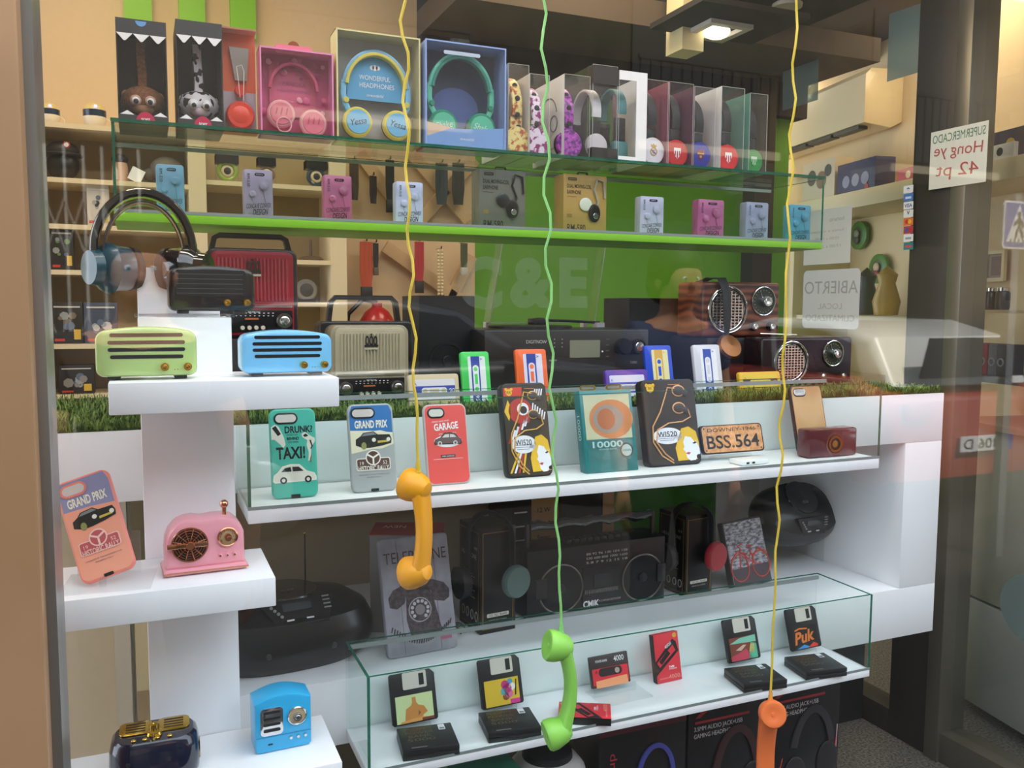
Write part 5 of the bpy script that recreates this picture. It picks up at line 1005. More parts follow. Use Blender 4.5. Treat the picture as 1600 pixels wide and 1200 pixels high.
x, w, h = span(606, 716, 833, 1.64, ZL); w = .148; h = .232; t = thing('telephone_print_sleeve', 'grey tablet sleeve printed with an old rotary telephone and TELEPHONE', 'tablet sleeve', (PX(664, 1.60, ZL), 1.605, ZL+.0015), rz=4, lean=15)
gs = noisemat('grey_painted_boards', '#8f8c96', '#aeabb6', 26, .6, lo=.3, hi=.7); M().plate(rr(w, h, .008, 0, h/2), 0, .016, gs, .003).build('sleeve', t)
a = M(); y = -.0006; dk = noisemat('worn_brown_ink', '#3a3034', '#574c50', 120, .6); F = lambda P: [(w*(c-.5), h*e) for c, e in P]
a.text('TELEPHONE', 0, h*.83, y, h*.10, dk, w=w*.90, bold=-.005); a.plate(F([(.34,.17),(.30,.30),(.32,.50),(.36,.56),(.64,.56),(.70,.48),(.76,.28),(.80,.15),(.78,.12),(.36,.12)]), y, 0, dk)
a.plate(F([(.08,.42),(.07,.50),(.14,.56),(.30,.60),(.50,.625),(.72,.61),(.88,.57),(.95,.51),(.94,.44),(.86,.41),(.72,.43),(.68,.52),(.50,.55),(.33,.52),(.29,.44),(.18,.40)]), y, 0, dk)
a.plate(circ(w*.165, w*.0, h*.37, 26), y-.0003, y, mat('#aaa6ac', .5)); a.plate(circ(w*.15, w*.0, h*.37, 26), y-.0005, y-.0003, dk); a.plate(circ(w*.07, w*.0, h*.37, 18), y-.0007, y-.0005, mat('#8a8488', .5))
for i in range(10): an = R_(-50+30*i); a.plate(circ(w*.024, w*.115*math.cos(an), h*.37+w*.115*math.sin(an), 10), y-.0008, y-.0005, mat('#c9c5cc', .5))
for i in range(26): 
    q_ = i/25; xx = w*(-.42+.84*q_); zz = h*(.235-.125*math.sin(PI*q_)); a.tube([(xx-.001, y, zz-h*.022), (xx+.002, y, zz+h*.022)], .0013, dk, 4)
for xx in (-.26, .26): a.plate(rect(w*xx, w*xx+.0008, 0.004, h*.98), y+.0003, 0, mat('#5b585e', .6))
a.plate(rect(w*.26, w*.42, h*.09, h*.13), y, 0, mat('#b0607a', .5)); a.build('print', t)
# black and gold headphone boxes with headphones hung over them
def gold_box(px0, px1, top, Y, label, hl, cupc, rz):
    x, w, h = span(px0, px1, top, Y, ZL); t = thing('gold_trim_box', label, 'box', (x+.012, Y, ZL), rz=rz); w = .085; d = .10; gd = mat('#8a6c34', .35, .6); bk = mat('#110d0c', .4, var=.02)
    b = M(); b.box(-w/2, w/2, 0, d, 0, h, bk, .0008); b.build('carton', t); b = M()
    for (P, T) in ((w, Matrix()), (d, Matrix.Translation((-w/2, d/2, 0)) @ Matrix.Rotation(-PI/2, 4, 'Z'))): b.ring(rect(-P*.44, P*.44, h*.04, h*.96), rect(-P*.41, P*.41, h*.05, h*.95), -.0006, 0, gd, T=T)
    b.box(-w/2+.001, w/2-.001, .001, d-.001, h, h+.0006, mat('#4a4028', .4, .3)); b.build('gold_border', t); a = M(); T = Matrix.Translation((-w/2, d/2, 0)) @ Matrix.Rotation(-PI/2, 4, 'Z'); lg = mat('#b9b3a8', .5)
    a.text('HEADPHONE', -d*.02, h*.72, -.0005, h*.045, lg, w=d*.7, T=T)
    for i in range(12): a.plate(rect(-d*.25, d*(.15+.1*((i*7) % 3-1)), h*(.56-.022*i), h*(.565-.022*i)), -.0005, 0, lg, T=T)
    for xx in (-.3, -.1, .12, .32): a.ring(circ(d*.07, d*xx, h*.15, 12, ry=h*.05), circ(d*.05, d*xx, h*.15, 12, ry=h*.04), -.0006, 0, lg, T=T)
    a.plate(rr(w*.62, h*.035, .002, 0, h*.17), -.0008, 0, mat('#d9d4c8', .5)); a.text('CE  FC  RoHS', 0, h*.17, -.001, h*.02, INK, w=w*.5); a.text('MADE IN CHINA', 0, h*.12, -.0006, h*.018, lg, w=w*.5); a.text('40 HZ', d*.3, h*.80, -.0005, h*.03, lg, T=T, w=d*.15); a.build('lettering', t)
    q = thing('headphones', hl, 'headphones', (x+.012, Y, ZL), rz=rz); st = M(); st.strip([(-w*.60, .042, h*.55)]+[(-w*.14-w*.46*math.cos(R_(a_)), .040-.052*(1-math.cos(R_(a_)))/2-.001, h*.90+h*.24*math.sin(R_(a_))) for a_ in range(0, 181, 12)]+[(w*.33, -.013, h*.62)], .022, .004, MATTE); st.build('headband', q)
    cu = M(); T = Matrix.Translation((w*.30, -.012, h*.50)) @ Matrix.Rotation(R_(12), 4, 'Z') @ Matrix.Rotation(PI/2, 4, 'X'); cu.lathe([(.028, 0), (.030, .003), (.032, .008)], MATTE, T); cu.lathe([(.034, .008), (.035, .012), (.034, .022), (.032, .025), (0, .0255)], mat(cupc, .5), T); cu.build('ear_cup', q)
    cu = M(); T = Matrix.Translation((-w*.64, .04, h*.47)) @ Matrix.Rotation(-PI/2, 4, 'Y'); cu.lathe([(.030, 0), (.034, .01), (.034, .022), (0, .024)], MATTE, T); cu.build('ear_cup', q)
    return t, h
gold_box(723, 815, 825, 1.66, 'black box with gold border under the grey-green headphones', 'headphones with a grey-green round cup draped over a black box', '#566f68', 6)
gold_box(1037, 1130, 806, 1.70, 'black box with gold border under the red headphones', 'headphones with a bright red round cup draped over a black box', '#a81c26', 6)
k = M(); p = at(722, 965, Y=1.62)
for i in range(4): k.tube([(p.x-.012+.022*math.cos(a_*.5+i)+.004*i, 1.655+.004*i, ZL+.010+.020*abs(math.sin(a_*.45+i))) for a_ in range(9)], .0022, MATTE, 6)
tag(k.build('coiled_cable'), 'black coiled cable lying between the telephone sleeve and the gold-bordered box', 'cable')
# cassette recorder
x, w, h = span(818, 1046, 832, 1.76, ZL); x0 = PX(822, 1.70, ZL+.05); x1 = PX(1040, 1.70, ZL+.05); w = x1-x0; x = (x0+x1)/2; h = at(930, 850, Y=1.70).z-ZL
t = thing('cassette_recorder', 'black twin-speaker cassette recorder with wrapped carrying handle', 'cassette recorder', (x, 1.70, ZL), rz=1); bk = mat('#0c0b0b', .4, coat=.1, var=.02)
M().box(-w/2, w/2, 0, .09, 0, h, bk, .004).build('cabinet', t)
for s in (-1, 1):
    g = M(); cx = s*w*.325 if s > 0 else -w*.27; r = h*.355; cz = h*.40; g.plate(circ(r*.95, cx, cz, 32), -.002, 0, mat('#100f10', .6)); g.tube([(p_[0], -.002, p_[2]) for p_ in arc(r, 0, 360, 36, cx, cz)][:-1], .0022, mat('#6f665c', .3, .7), 6, closed=True); g.knob(cx, cz, -.002, r*.2, .003, mat('#2a282a', .3)); 
    sk_ = g.build('speaker', t)
    M().box(cx+s*r*.7, cx+s*r*1.12, -.006, 0, h*.30, h*.58, mat('#2b292a', .35), .002).build('speaker_clip', sk_)
c = M(); c.plate(rr(w*.26, h*.60, .003, w*.015, h*.36), -.003, 0, mat('#201e1f', .3)); c.plate(rr(w*.12, h*.20, .002, w*.02, h*.45), -.005, -.003, mat('#3a393b', .15)); 
for i in range(18): c.plate(rect(w*(-.105+.0135*i), w*(-.094+.0135*i), h*.27, h*.33), -.005, -.003, mat('#5e5a58', .4))
c.build('cassette_door', t); a = M(); a.text('CMiK', -w*.055, h*.115, -.0036, h*.10, PAPER, w=w*.115, bold=.03); a.text('MK-132  AM/FM RADIO CASSETTE RECORDER', w*.08, h*.14, -.0036, h*.03, mat('#b5b0aa', .5), w=w*.16)
for r_i in range(3):
    a.text(('88 92 96 100 104 108', '530 600 800 1000 1600', '5.8 7 9 12 15 18')[r_i], w*.06, h*(.86-.065*r_i), -.0006, h*.035, mat('#c9c4ba', .5), w=w*.30)
a.build('lettering', t)
k = M()
for i in range(9): k.box(-w*.20+i*w*.05, -w*.16+i*w*.05, .02, .05, h, h+.010, mat('#242223', .4), .002)
k.build('piano_keys', t)
for s in (-1, 1): M().box(s*w*.455-.004, s*w*.455+.004, .03, .04, h*.75, h*1.35, mat('#56504a', .3, .6), .001).build('handle_arm', t)
M().tube([(w*(-.44+.88*i/14), .035+.001*math.sin(i*3), h*1.30+.003*math.sin(i*1.9)) for i in range(15)], [.010+.002*math.sin(i*2.2) for i in range(15)], mat('#2b2826', .18, coat=.8), 10).build('handle_grip', t)
# cartons behind
x0 = PX(800, 1.90, ZL+.2); x1 = PX(960, 1.90, ZL+.2); t = thing('brown_radio_carton', 'tall brown carton with a radio picture behind the cassette recorder', 'box', ((x0+x1)/2, 1.90, ZL)); w = x1-x0; h = .345
M().box(-w/2, w/2, 0, .15, 0, h, mat('#b98f5c', .6), .001).box(-w/2-.001, -w/2+w*.18, -.001, .15, 0, h, mat('#241c18', .5)).build('carton', t); a = M(); a.plate(rr(w*.44, h*.60, .004, w*.16, h*.45), -.001, 0, mat('#1f1c1b', .4)); a.plate(rr(w*.40, h*.40, .003, w*.16, h*.50), -.002, -.001, mat('#35322f', .4)); a.ring(rect(w*.0, w*.32, h*.75, h*.88), rect(w*.03, w*.29, h*.75, h*.85), -.001, 0, mat('#1f1c1b', .4))
for i, s_ in enumerate(('Hi-Fi', '12 W', 'FM', 'Stereo')): a.text(s_, -w*.20, h*(.66-.10*i), -.0012, h*.035, INK, w=w*.12)
for i in range(6): a.plate(rect(-w*.48, -w*.36, h*(.75-.1*i), h*(.76-.1*i)), -.0014, -.001, PAPER)
a.text('BLUETOOTH', -w*.08, h*.86, -.0012, h*.03, PAPER, w=w*.2); a.build('print', t)
# bicycle notebook
x0 = PX(1122, 1.70, ZL+.1); x1 = PX(1196, 1.70, ZL+.1); w = .145; h = at(1160, 806, Y=1.78).z-ZL; h /= math.cos(R_(17)); t = thing('bicycle_print_sleeve', 'sleeve printed with a red bicycle on a grey brick wall', 'tablet sleeve', (PX(1178, 1.70, ZL), 1.70, ZL+.001), rz=12, lean=16)
bw = noisemat('grey_brick_print', '#59565a', '#bdbac2', 60, .6, stretch=(1, 1, 2.5)); M().plate(rr(w, h, .005, 0, h/2), 0, .018, mat('#2a2628', .5), .003).plate(rr(w*.95, h*.95, .004, 0, h/2), -.0006, 0, bw).build('sleeve', t); a = M(); rd = mat('#cf4a3c', .5); y = -.0012
for i in range(13): a.plate(rect(-w*.47, w*.47, h*(.36+.046*i), h*(.364+.046*i)), y+.0003, 0, mat('#6a666c', .6))
a.plate(rect(-w*.47, w*.47, h*.03, h*.3), y+.0002, 0, mat('#4a4046', .6))
for cx in (-.26, .28): a.tube([(p_[0], y, p_[2]) for p_ in arc(w*.22, 0, 360, 26, w*cx, h*.30)][:-1], .0016, rd, 5, closed=True)
for P in (((-.26,.30),(-.18,.58),(-.24,.62)), ((-.2,.54),(.12,.32),(.28,.30)), ((.12,.32),(.05,.58),(-.02,.60),(.12,.60)), ((-.2,.54),(.0,.40),(.07,.52)), ((-.24,.62),(-.12,.64))): a.tube([(w*q_, y, h*e) for q_, e in P], .0016, rd, 5)
for P in ([(-.46,.42),(-.26,.55),(-.08,.5),(-.06,.3)], [(.10,.44),(.28,.54),(.48,.44)]): a.tube([(w*q_, y, h*e) for q_, e in P], .002, rd, 5)
a.build('print', t)
# boombox on clear stand, right
pc = at(1250, 790, Y=1.80); t = oval_boombox((pc.x, 1.86, pc.z-.06), .26, .17, .10, 'black CD boombox with red line tilted on a clear stand, right side', 0, True, 38, 'right'); t.rotation_euler = (R_(48), 0, R_(2))
q = thing('acrylic_riser', 'clear acrylic riser holding up the tilted black boombox', 'stand', (pc.x, 1.80, ZL)); hz = pc.z-.045-ZL
M().box(.085, .089, 0, .12, 0, hz-.045, ACRYL).box(-.089, -.085, 0, .12, 0, hz-.045, ACRYL).box(-.09, .09, 0, .12, hz-.045, hz-.041, ACRYL).box(-.09, .09, 0, .004, hz-.041, hz-.02, ACRYL).build('frame', q)

# ---------------------------------------------------------------- telephone handsets on cords
def handset(name, label, px, ytop, ybot, Y, c, cordc, rz, sway, tag_=False, flip=0, bow_=.020):
    pt = at(px, ytop, Y=Y); pb_ = at(px, ybot, Y=Y); L = pt.z-pb_.z; t = thing('telephone_handset', label, 'telephone handset', (pt.x, Y, pb_.z), rz=rz); t.rotation_euler = (0, R_(flip), R_(rz)); m = mat(c, .42, var=.01)
    k = M(); sec = []; N = 12
    # curved grip: x is the direction the cups face
    for i in range(N+1):
        q_ = i/N; z = L*(.10+.80*q_); bow = bow_*math.sin(PI*q_); wd = .0178+.002*abs(2*q_-1)**3; th = .009+.004*abs(2*q_-1)**2; sec.append((bow+.012, z, wd, th))
    vs = []; fs = []; n = 14
    for bx, z, wd, th in sec:
        for j in range(n): a_ = 2*PI*j/n; vs.append((bx+th*math.copysign(abs(math.cos(a_))**.7, math.cos(a_)), wd*math.copysign(abs(math.sin(a_))**.7, math.sin(a_)), z))
    for i in range(N):
        for j in range(n): q_ = (j+1) % n; fs.append((i*n+j, i*n+q_, (i+1)*n+q_, (i+1)*n+j))
    k.add(vs, fs, m); k.build('grip', t)
    for s, z in ((1, L-.025), (-1, .025)):
        T = Matrix.Translation((.014, 0, z)) @ Matrix.Rotation(R_(-90+14*s), 4, 'Y'); e = M()
        e.lathe([(.004, -.016), (.014, -.013), (.021, -.004), (.0245, .008), (.0265, .016), (.0265, .026), (.024, .030), (.020, .031), (.012, .028), (.004, .0275), (.0035, .029), (0, .029)], m, T, 32); e.build('earpiece' if s > 0 else 'mouthpiece', t)
    cm = mat(cordc, .4); M().lathe([(.0055, 0), (.0045, .004), (.0052, .006), (.004, .010), (.0046, .012), (.0034, .016), (.0038, .018), (.002, .026)], cm if not tag_ else mat('#e0a040', .4), Matrix.Translation((.010, 0, L-.004))).build('cord_sleeve', t)
    if tag_: 
        s_ = M(); s_.plate(rr(.016, .012, .001, 0, L*.42), -.0165-.004, -.0165, mat('#9fd0dc', .4), T=Matrix.Rotation(0, 4, 'Z')); s_.text('MADE', 0, L*.43, -.0207, .003, mat('#2a4a7a', .5)); s_.build('sticker', t)
    x0, z0 = .010, L+.02; c = M(); zt = 2.95; pts = []; top = at(sway, 0, Y=Y)
    n_ = 70; lx = top.x-pt.x; HZ = zt-(pb_.z+z0); hz0 = top.z-(pb_.z+z0)
    for i in range(n_+1):
        q_ = i/n_; z = z0+HZ*q_; amp = .006*min(1, q_*6); pts.append((x0*(1-min(1, q_*4))+lx*(HZ*q_/hz0)+amp*math.sin(z*58+px), amp*.6*math.cos(z*47), z))
    c.tube(pts, .0023, cm, 8); o = c.build('cord', t)
    o.matrix_parent_inverse = Matrix.Translation(-Vector((0,0,0)))
    return t
handset('h', 'amber yellow telephone handset hanging by a yellow cord, the leftmost', 645, 738, 915, 1.31, '#f2a41c', '#e3c23a', -50, 630, bow_=.009)
handset('h', 'light green telephone handset hanging by a green cord in the centre', 868, 990, 1164, 1.27, '#8fcf55', '#8fd077', -7, 850, bow_=.016)
handset('h', 'orange telephone handset hanging by a yellow cord, the rightmost', 1206, 1098, 1290, 1.30, '#e8743a', '#e3c23a', 66, 1233, True)
# ---------------------------------------------------------------- shop interior behind the display, left
YS = 2.86; cw = mat('#dccaa2', .6, var=.02)
def zy(py, px=150, Y=None): return at(px, py, Y=Y or YS).z
un = thing('wall_shelving_unit', 'cream wall shelving full of small gadgets at the back left', 'shelving unit', (0, YS, 0))
ux = [PX(p_, YS, 1.6) for p_ in (72, 312, 527)]
boards = [zy(p_, 75) for p_ in (190, 276, 349, 421, 538, 618)]
M().box(ux[0]-.03, ux[2], .20, .215, .3, boards[0], mat('#a8966f', .7)).build('back_panel', un)
for i, bz in enumerate(boards):
    x0, x1 = (ux[0]-.6 if i == 0 else ux[0]-.03), (ux[1] if i not in (4,) else ux[1])
    M().box(x0, x1, 0, .20, bz-.014, bz, cw).build('shelf_board', un)
for py in (287, 405, 472): M().box(ux[1]+.02, ux[2], 0, .20, zy(py, 430)-.014, zy(py, 430), cw).build('shelf_board', un)
for a_, b_ in ((ux[0]-.03, ux[0]-.01), (ux[1]-.025, ux[1]+.025), (ux[2]-.02, ux[2]+.03)): M().box(a_, b_, -.01, .20, .3, boards[0], cw).build('upright', un)
M().box(ux[0]-.03, ux[2], .0, .20, .3, boards[5]-.03, cw).build('base_cabinet', un)
def on(px, bz, Y=YS+.02): return PX(px, Y, bz)
def gadget_box(px0, px1, top, bz, c, c2, label, name='gadget_box'):
    Y = YS+.02; x0, x1 = on(px0, bz), on(px1, bz); h = at((px0+px1)/2, top, Y=Y).z-bz; t = thing(name, label, 'box', ((x0+x1)/2, Y, bz+.0006)); w = x1-x0
    M().box(-w/2, w/2, 0, .06, 0, h, mat(c, .5), .001).build('carton', t); a = M()
    for i in range(7): a.plate(circ(w*rnd.uniform(.06, .16), w*rnd.uniform(-.26, .26), h*rnd.uniform(.3, .75), 7), -.0012-.0002*i, 0, mat((c2, '#9aa0a0', '#5a6a80')[i % 3], .5))
    a.plate(rect(-w*.42, w*.42, h*.86, h*.90), -.002, 0, mat('#c9c4ba', .5)); a.plate(rect(-w*.42, -w*.1, h*.06, h*.12), -.002, 0, mat('#c03a30', .5)); a.plate(rect(w*.2, w*.42, h*.10, h*.34), -.003, 0, mat('#d9b03a', .5)); a.build('print', t)
gadget_box(82, 131, 472, boards[4], '#221d1c', '#7a6a58', 'black gadget box with yellow price tag on the shelf at far left')
gadget_box(133, 185, 473, boards[4], '#3a4458', '#c9c4c2', 'blue-grey printed box beside the black one at far left')
gadget_box(93, 148, 571, boards[5], '#26211f', '#8a8680', 'black gadget box with yellow tag on the lowest visible shelf at far left')
gadget_box(80, 116, 357, boards[3], '#252320', '#6a8a4a', 'black box with a small green figure print at far left')
gadget_box(137, 172, 289, boards[2], '#cfc6b4', '#2a2624', 'pale box with dark camera print behind the glass box corner')
for a_, b_, l in ((58, 92, 'white domed gadget with blue light at the left edge'), (128, 166, 'white domed gadget with blue light, right of the other one')):
    x0, x1 = on(a_, boards[0]), on(b_, boards[0]); r = (x1-x0)/2; t = thing('domed_gadget', l, 'gadget', ((x0+x1)/2, YS+.08, boards[0]+.0006)); s_ = M(); wh = mat('#e9e0cc', .35)
    s_.lathe([(r*.55, 0), (r*.85, r*.4), (r, r*.9), (r, r*1.15)], wh); s_.lathe([(r, r*1.75), (r*.9, r*2.05), (r*.55, r*2.35), (0, r*2.5)], mat('#d9c27a', .4)); s_.build('shell', t)
    M().lathe([(r*.99, r*1.15), (r*1.0, r*1.75)], mat('#1f3148', .2)).build('dark_band', t); M().ball((r*.15, -r*.95, r*2.0), r*.13, mat('#5a6aff', .3, emit=6, var=0)).build('lamp', t)
    M().tube([(p_[0], 0, p_[2]) for p_ in arc(r*.45, -90, 90, 10, r*.95, r*.6)], r*.06, wh, 5).build('strap_loop', t)
# dark cap-shaped bag, toy and round speakers
t = thing('cap_speaker', 'black cap-topped gadget with a round red badge on the far-left shelf', 'gadget', (on(97, boards[1]), YS+.07, boards[1]+.0006)); k = M(); k.ball((0, 0, .045), .045, BLACK, sz=1.0); k.build('body', t); k = M(); k.ball((0, 0, .085), .046, mat('#2a2726', .6), sz=.62); k.lathe([(.05, .07), (.056, .072), (.05, .078)], MATTE); k.build('cap', t); k = M(); k.knob(.014, .098, -.038, .010, .004, mat('#b03a34', .4), PAPER); k.build('badge', t)
t = thing('tagged_toy', 'pale toy with a black top and a hanging tag behind the glass corner', 'toy', (on(188, boards[1]), YS+.06, boards[1]+.0006)); k = M(); k.lathe([(.024, 0), (.022, .05), (.018, .065)], mat('#d0a890', .5)); k.build('body', t); k = M(); k.ball((0, 0, .07), .024, MATTE, sz=.7); k.build('top', t); M().plate(rect(.012, .05, .02, .06), -.03, -.028, PAPER, T=Matrix.Rotation(R_(25), 4, 'Y')).build('tag', t)
t = thing('grey_toy', 'grey hunched toy on the shelf behind the pale blue earphone tin', 'toy', (on(262, boards[1]), YS+.07, boards[1]+.0006)); k = M(); k.ball((0, 0, .045), .05, mat('#6a6258', .7), sz=.9); k.ball((-.05, -.01, .03), .02, mat('#5a5248', .7)); k.build('body', t)
bz = zy(287, 430)
for a_, b_, c, l in ((338, 374, '#8fae3a', 'clear box with a yellow-green round speaker, left of two others'), (404, 432, '#8a6a55', 'clear box with a brown round speaker behind the lilac earphone tin'), (479, 512, '#2a3a4c', 'clear box with a dark blue round speaker left of the pink tin')):
    x0, x1 = on(a_, bz), on(b_, bz); w = x1-x0; h = at(350, 247, Y=YS).z-at(350, 284, Y=YS).z+.012; t = thing('round_speaker_box', l, 'speaker', ((x0+x1)/2, YS+.02, bz+.0006))
    M().box(-w/2, w/2, 0, .05, 0, h, CLEAR).box(-w/2, w/2, .0, .05, h*.68, h, mat('#1d1a18', .5)).build('carton', t); k = M(); k.tube([(p_[0], .012, p_[2]) for p_ in arc(w*.38, 0, 360, 22, 0, h*.40)][:-1], w*.1, mat(c, .3, coat=.4), 8, closed=True); k.knob(0, h*.40, .012, w*.26, .006, mat('#d9c9a0', .4), mat('#1c1a19', .4)); k.build('speaker', t)
t = thing('round_dish', 'small dark round-based lamp on the shelf above the cream radio', 'lamp', (on(490, zy(405, 430)), YS+.07, zy(405, 430)+.0006)); k = M(); k.lathe([(.04, 0), (.042, .006), (.03, .014), (.005, .018), (.004, .07)], mat('#5a4a3a', .5)); k.build('base', t)
t = thing('desk_clock', 'grey desk clock on the shelf above the cream radio', 'clock', (on(482, zy(472, 430)), YS+.07, zy(472, 430)+.0006)); k = M(); k.knob(0, .04, 0, .036, .02, mat('#8a867c', .5), mat('#4c4a46', .5)); k.box(-.03, .03, -.02, .0, 0, .01, MATTE); k.build('case', t)
# hook wall with straps and lanyards
YW = YB-.02
sp = M(); c0 = mat('#caa97c', .6)
for a_, b_, c_, d_ in ((560, 240, 640, 350), (640, 240, 730, 345), (740, 250, 650, 350), (600, 385, 720, 470), (735, 400, 700, 470)):
    p, q = at(a_, b_, Y=YW), at(c_, d_, Y=YW); sp.strip([(p.x, YW-.01, p.z), (q.x, YW-.01, q.z)], .02, .045, c0)
tag(sp.build('wooden_lattice'), 'light wooden diagonal lattice fixed to the cream back wall', 'lattice')
def hang(px, y0, y1, w, c, label, pend='#1d1b1b', chain=False, name='lanyard', grp=None):
    p, q = at(px, y0, Y=YW-.06), at(px, y1, Y=YW-.06); L = p.z-q.z; t = thing(name, label, 'chain' if chain else 'strap', (p.x, YW-.06, q.z)); k = M(); m_ = mat(c, .6)
    if chain:
        for i in range(14):
            for s in (-1, 1): k.ball((s*w*.25, 0, L*(i+.5)/14), w*.22, m_, n=8)
    else:
        for s in (-1, 0, 1): k.strip([(s*w*.3, 0, L), (s*w*.34, .004*s, L*.5), (s*w*.2, 0, L*.22)], .004, w*.3, m_)
    k.build('band', t)
    if pend: M().box(-w*.4, w*.4, -.008, .008, 0, L*.24, mat(pend, .5), .002).build('pendant', t)
    M().tube([(0, .05, L+.004), (0, -.01, L+.004), (0, -.014, L+.012)], .003, CHROME, 6).build('hook', t)
hang(572, 378, 470, .05, '#c8532c', 'bundle of orange lanyards hanging on the back wall', '#2a2422')
hang(587, 380, 430, .022, '#1f1c1b', 'short black strap hanging right of the orange lanyards', '#6a5a48')
hang(655, 378, 458, .038, '#b22c34', 'bundle of red lanyards behind the left yellow cord', '#1f1a1a')
hang(688, 390, 462, .026, '#d9c9a0', 'string of pale beads hanging on the back wall below the green shelf', None, True, 'bead_chain')
hang(725, 380, 430, .03, '#4a5238', 'olive strap with small white tag near the green wall', '#b9b5a8')
hang(553, 250, 330, .035, '#4a3a28', 'leopard-brown strap right of the pink earphone tin', None)
hang(583, 275, 330, .028, '#2a201a', 'dark brown strap hanging between the pink and violet tins', None)
hang(609, 250, 332, .034, '#171515', 'black camera strap hanging left of the violet earphone tin', '#171515')
hang(690, 255, 338, .05, '#28363a', 'dark teal scarf-like strap hanging right of the violet tin', None)
hang(716, 255, 338, .05, '#1c211a', 'black-green scarf-like strap hanging left of the grey earphone carton', None)
p = at(595, 505, Y=2.9); t = thing('fire_extinguisher', 'red fire extinguisher seen through the raised handle of the black radio', 'fire extinguisher', (p.x, 2.95, p.z-.30)); k = M(); k.lathe([(.06, 0), (.065, .02), (.065, .30), (.04, .34), (.018, .355), (.018, .37)], mat('#b01f24', .3, coat=.4)); k.build('cylinder', t); k = M(); k.tube([(0, 0, .37), (-.05, 0, .38), (-.10, 0, .33), (-.115, 0, .22)], .008, BLACK); k.build('hose', t); tag(M().box(p.x-.08, p.x+.08, 2.87, 3.02, 0, p.z-.301, mat('#b9a98a', .6)).build('stand'), 'beige block under the red fire extinguisher', 'stand')

# ---------------------------------------------------------------- things on the right-hand glass partition
def quad_x(P, X, t=.001):
    q = [at(a_, b_, X=X) for a_, b_ in P]; n = len(q); vs = [(X-t, v.y, v.z) for v in q]+[(X, v.y, v.z) for v in q]
    return vs, [tuple(range(n-1, -1, -1)), tuple(range(n, 2*n))]+[(i, (i+1) % n, (i+1) % n+n, i+n) for i in range(n)]
fro = film('frosted_film', (.55, .62, .60), .02, .3, base=.42, haze='#93a5a3')
for P, l in (([(1224, 96), (1280, 74), (1278, 156), (1223, 173)], 'frosted grey square film on the partition glass by the right yellow cord'), ([(1390, 22), (1454, 0), (1452, 108), (1386, 128)], 'frosted grey square film on the partition glass near the top right')):
    m = M(); m.add(*quad_x(P, XP-.004), fro); tag(m.build('frosted_square'), l, 'window film')
m = M(); c = at(1612, 952, X=XP-.004); n = 28; vs = [(XP-.005, c.y+.105*math.cos(2*PI*i/n), c.z+.105*math.sin(2*PI*i/n)) for i in range(n)]; vs += [(XP-.004, b_, c_) for _, b_, c_ in vs]
m.add(vs, [tuple(range(n-1, -1, -1)), tuple(range(n, 2*n))]+[(i, (i+1) % n, (i+1) % n+n, i+n) for i in range(n)], fro); tag(m.build('frosted_circle'), 'frosted grey round film low on the glass at the right edge', 'window film')
def sheet(P, label, name, lines, c='#dcdad6', rnd_=0, XP=XP):
    """paper taped on the far side of the glass: its writing shows through mirrored"""
    q = [at(a_, b_, X=XP-.006) for a_, b_ in P]; y0, y1 = max(q[0].y, q[3].y), min(q[1].y, q[2].y); zc = sum(v.z for v in q)/4; h = (q[0].z+q[1].z-q[2].z-q[3].z)/2; w = y0-y1
    t = thing(name, label, 'paper sign', (XP-.006, (y0+y1)/2, zc-h/2), rz=-90); M().plate(rr(w, h, rnd_ or .001, 0, h/2), 0, .0008, mat(c, .6, emit=0)).build('paper', t); a = M()
    for s_, x, z, sz, wd, cc, rot in lines: a.text(s_, x*w, z*h, -.0006, sz*h, mat(cc, .6), w=wd*w if wd else None, mirror=True, rot=rot)
    a.build('lettering', t)
sheet([(1455, 207), (1545, 188), (1537, 284), (1453, 297)], 'white sheet with green and red handwriting in reverse, taped on the glass', 'supermarket_notice', (('SUPERMERCADO', 0, .86, .15, .92, '#4c7a62', 0), ('Hong ye', 0, .60, .2, .85, '#b04a48', -4), ('42 pt', 0, .26, .22, .75, '#b04a48', -4)), '#dedbd0', XP=XP-.058)
sheet([(1258, 332), (1330, 320), (1328, 410), (1256, 415)], 'white notice sheet on the partition glass above the ABIERTO sign', 'notice_sheet', (('horario', .2, .8, .08, .3, '#a9a6a4', 0), ('lunes a viernes', 0, .6, .05, .7, '#c0a9ac', 0), ('10:00 a 14:00', 0, .46, .05, .5, '#b9a5a8', 0), ('17:00 a 20:30', 0, .32, .05, .6, '#a9a9ac', 0)), '#d9d8d4')
sheet([(1256, 424), (1344, 418), (1341, 515), (1254, 512)], 'white rounded sign reading ABIERTO LOCAL CLIMATIZADO in reverse on the glass', 'open_sign', (('ABIERTO', -.0, .70, .22, .94, '#a4a2a4', 0), ('LOCAL', .0, .38, .10, .42, '#b3b0b0', 0), ('CLIMATIZADO', 0, .18, .11, .86, '#b3b0b0', 0)), '#d4d3d6', .02)
cols = ('#e6e6ea', '#4a78c0', '#e4e4e6', '#e0e0e2', '#d8742e', '#b03a4a', '#e6e6e6', '#2f7a80'); nm = ('star', 'blue', 'white with dark blue lettering', 'black-V white', 'orange and red circles', 'red and blue circles', 'plain pale', 'teal and red')
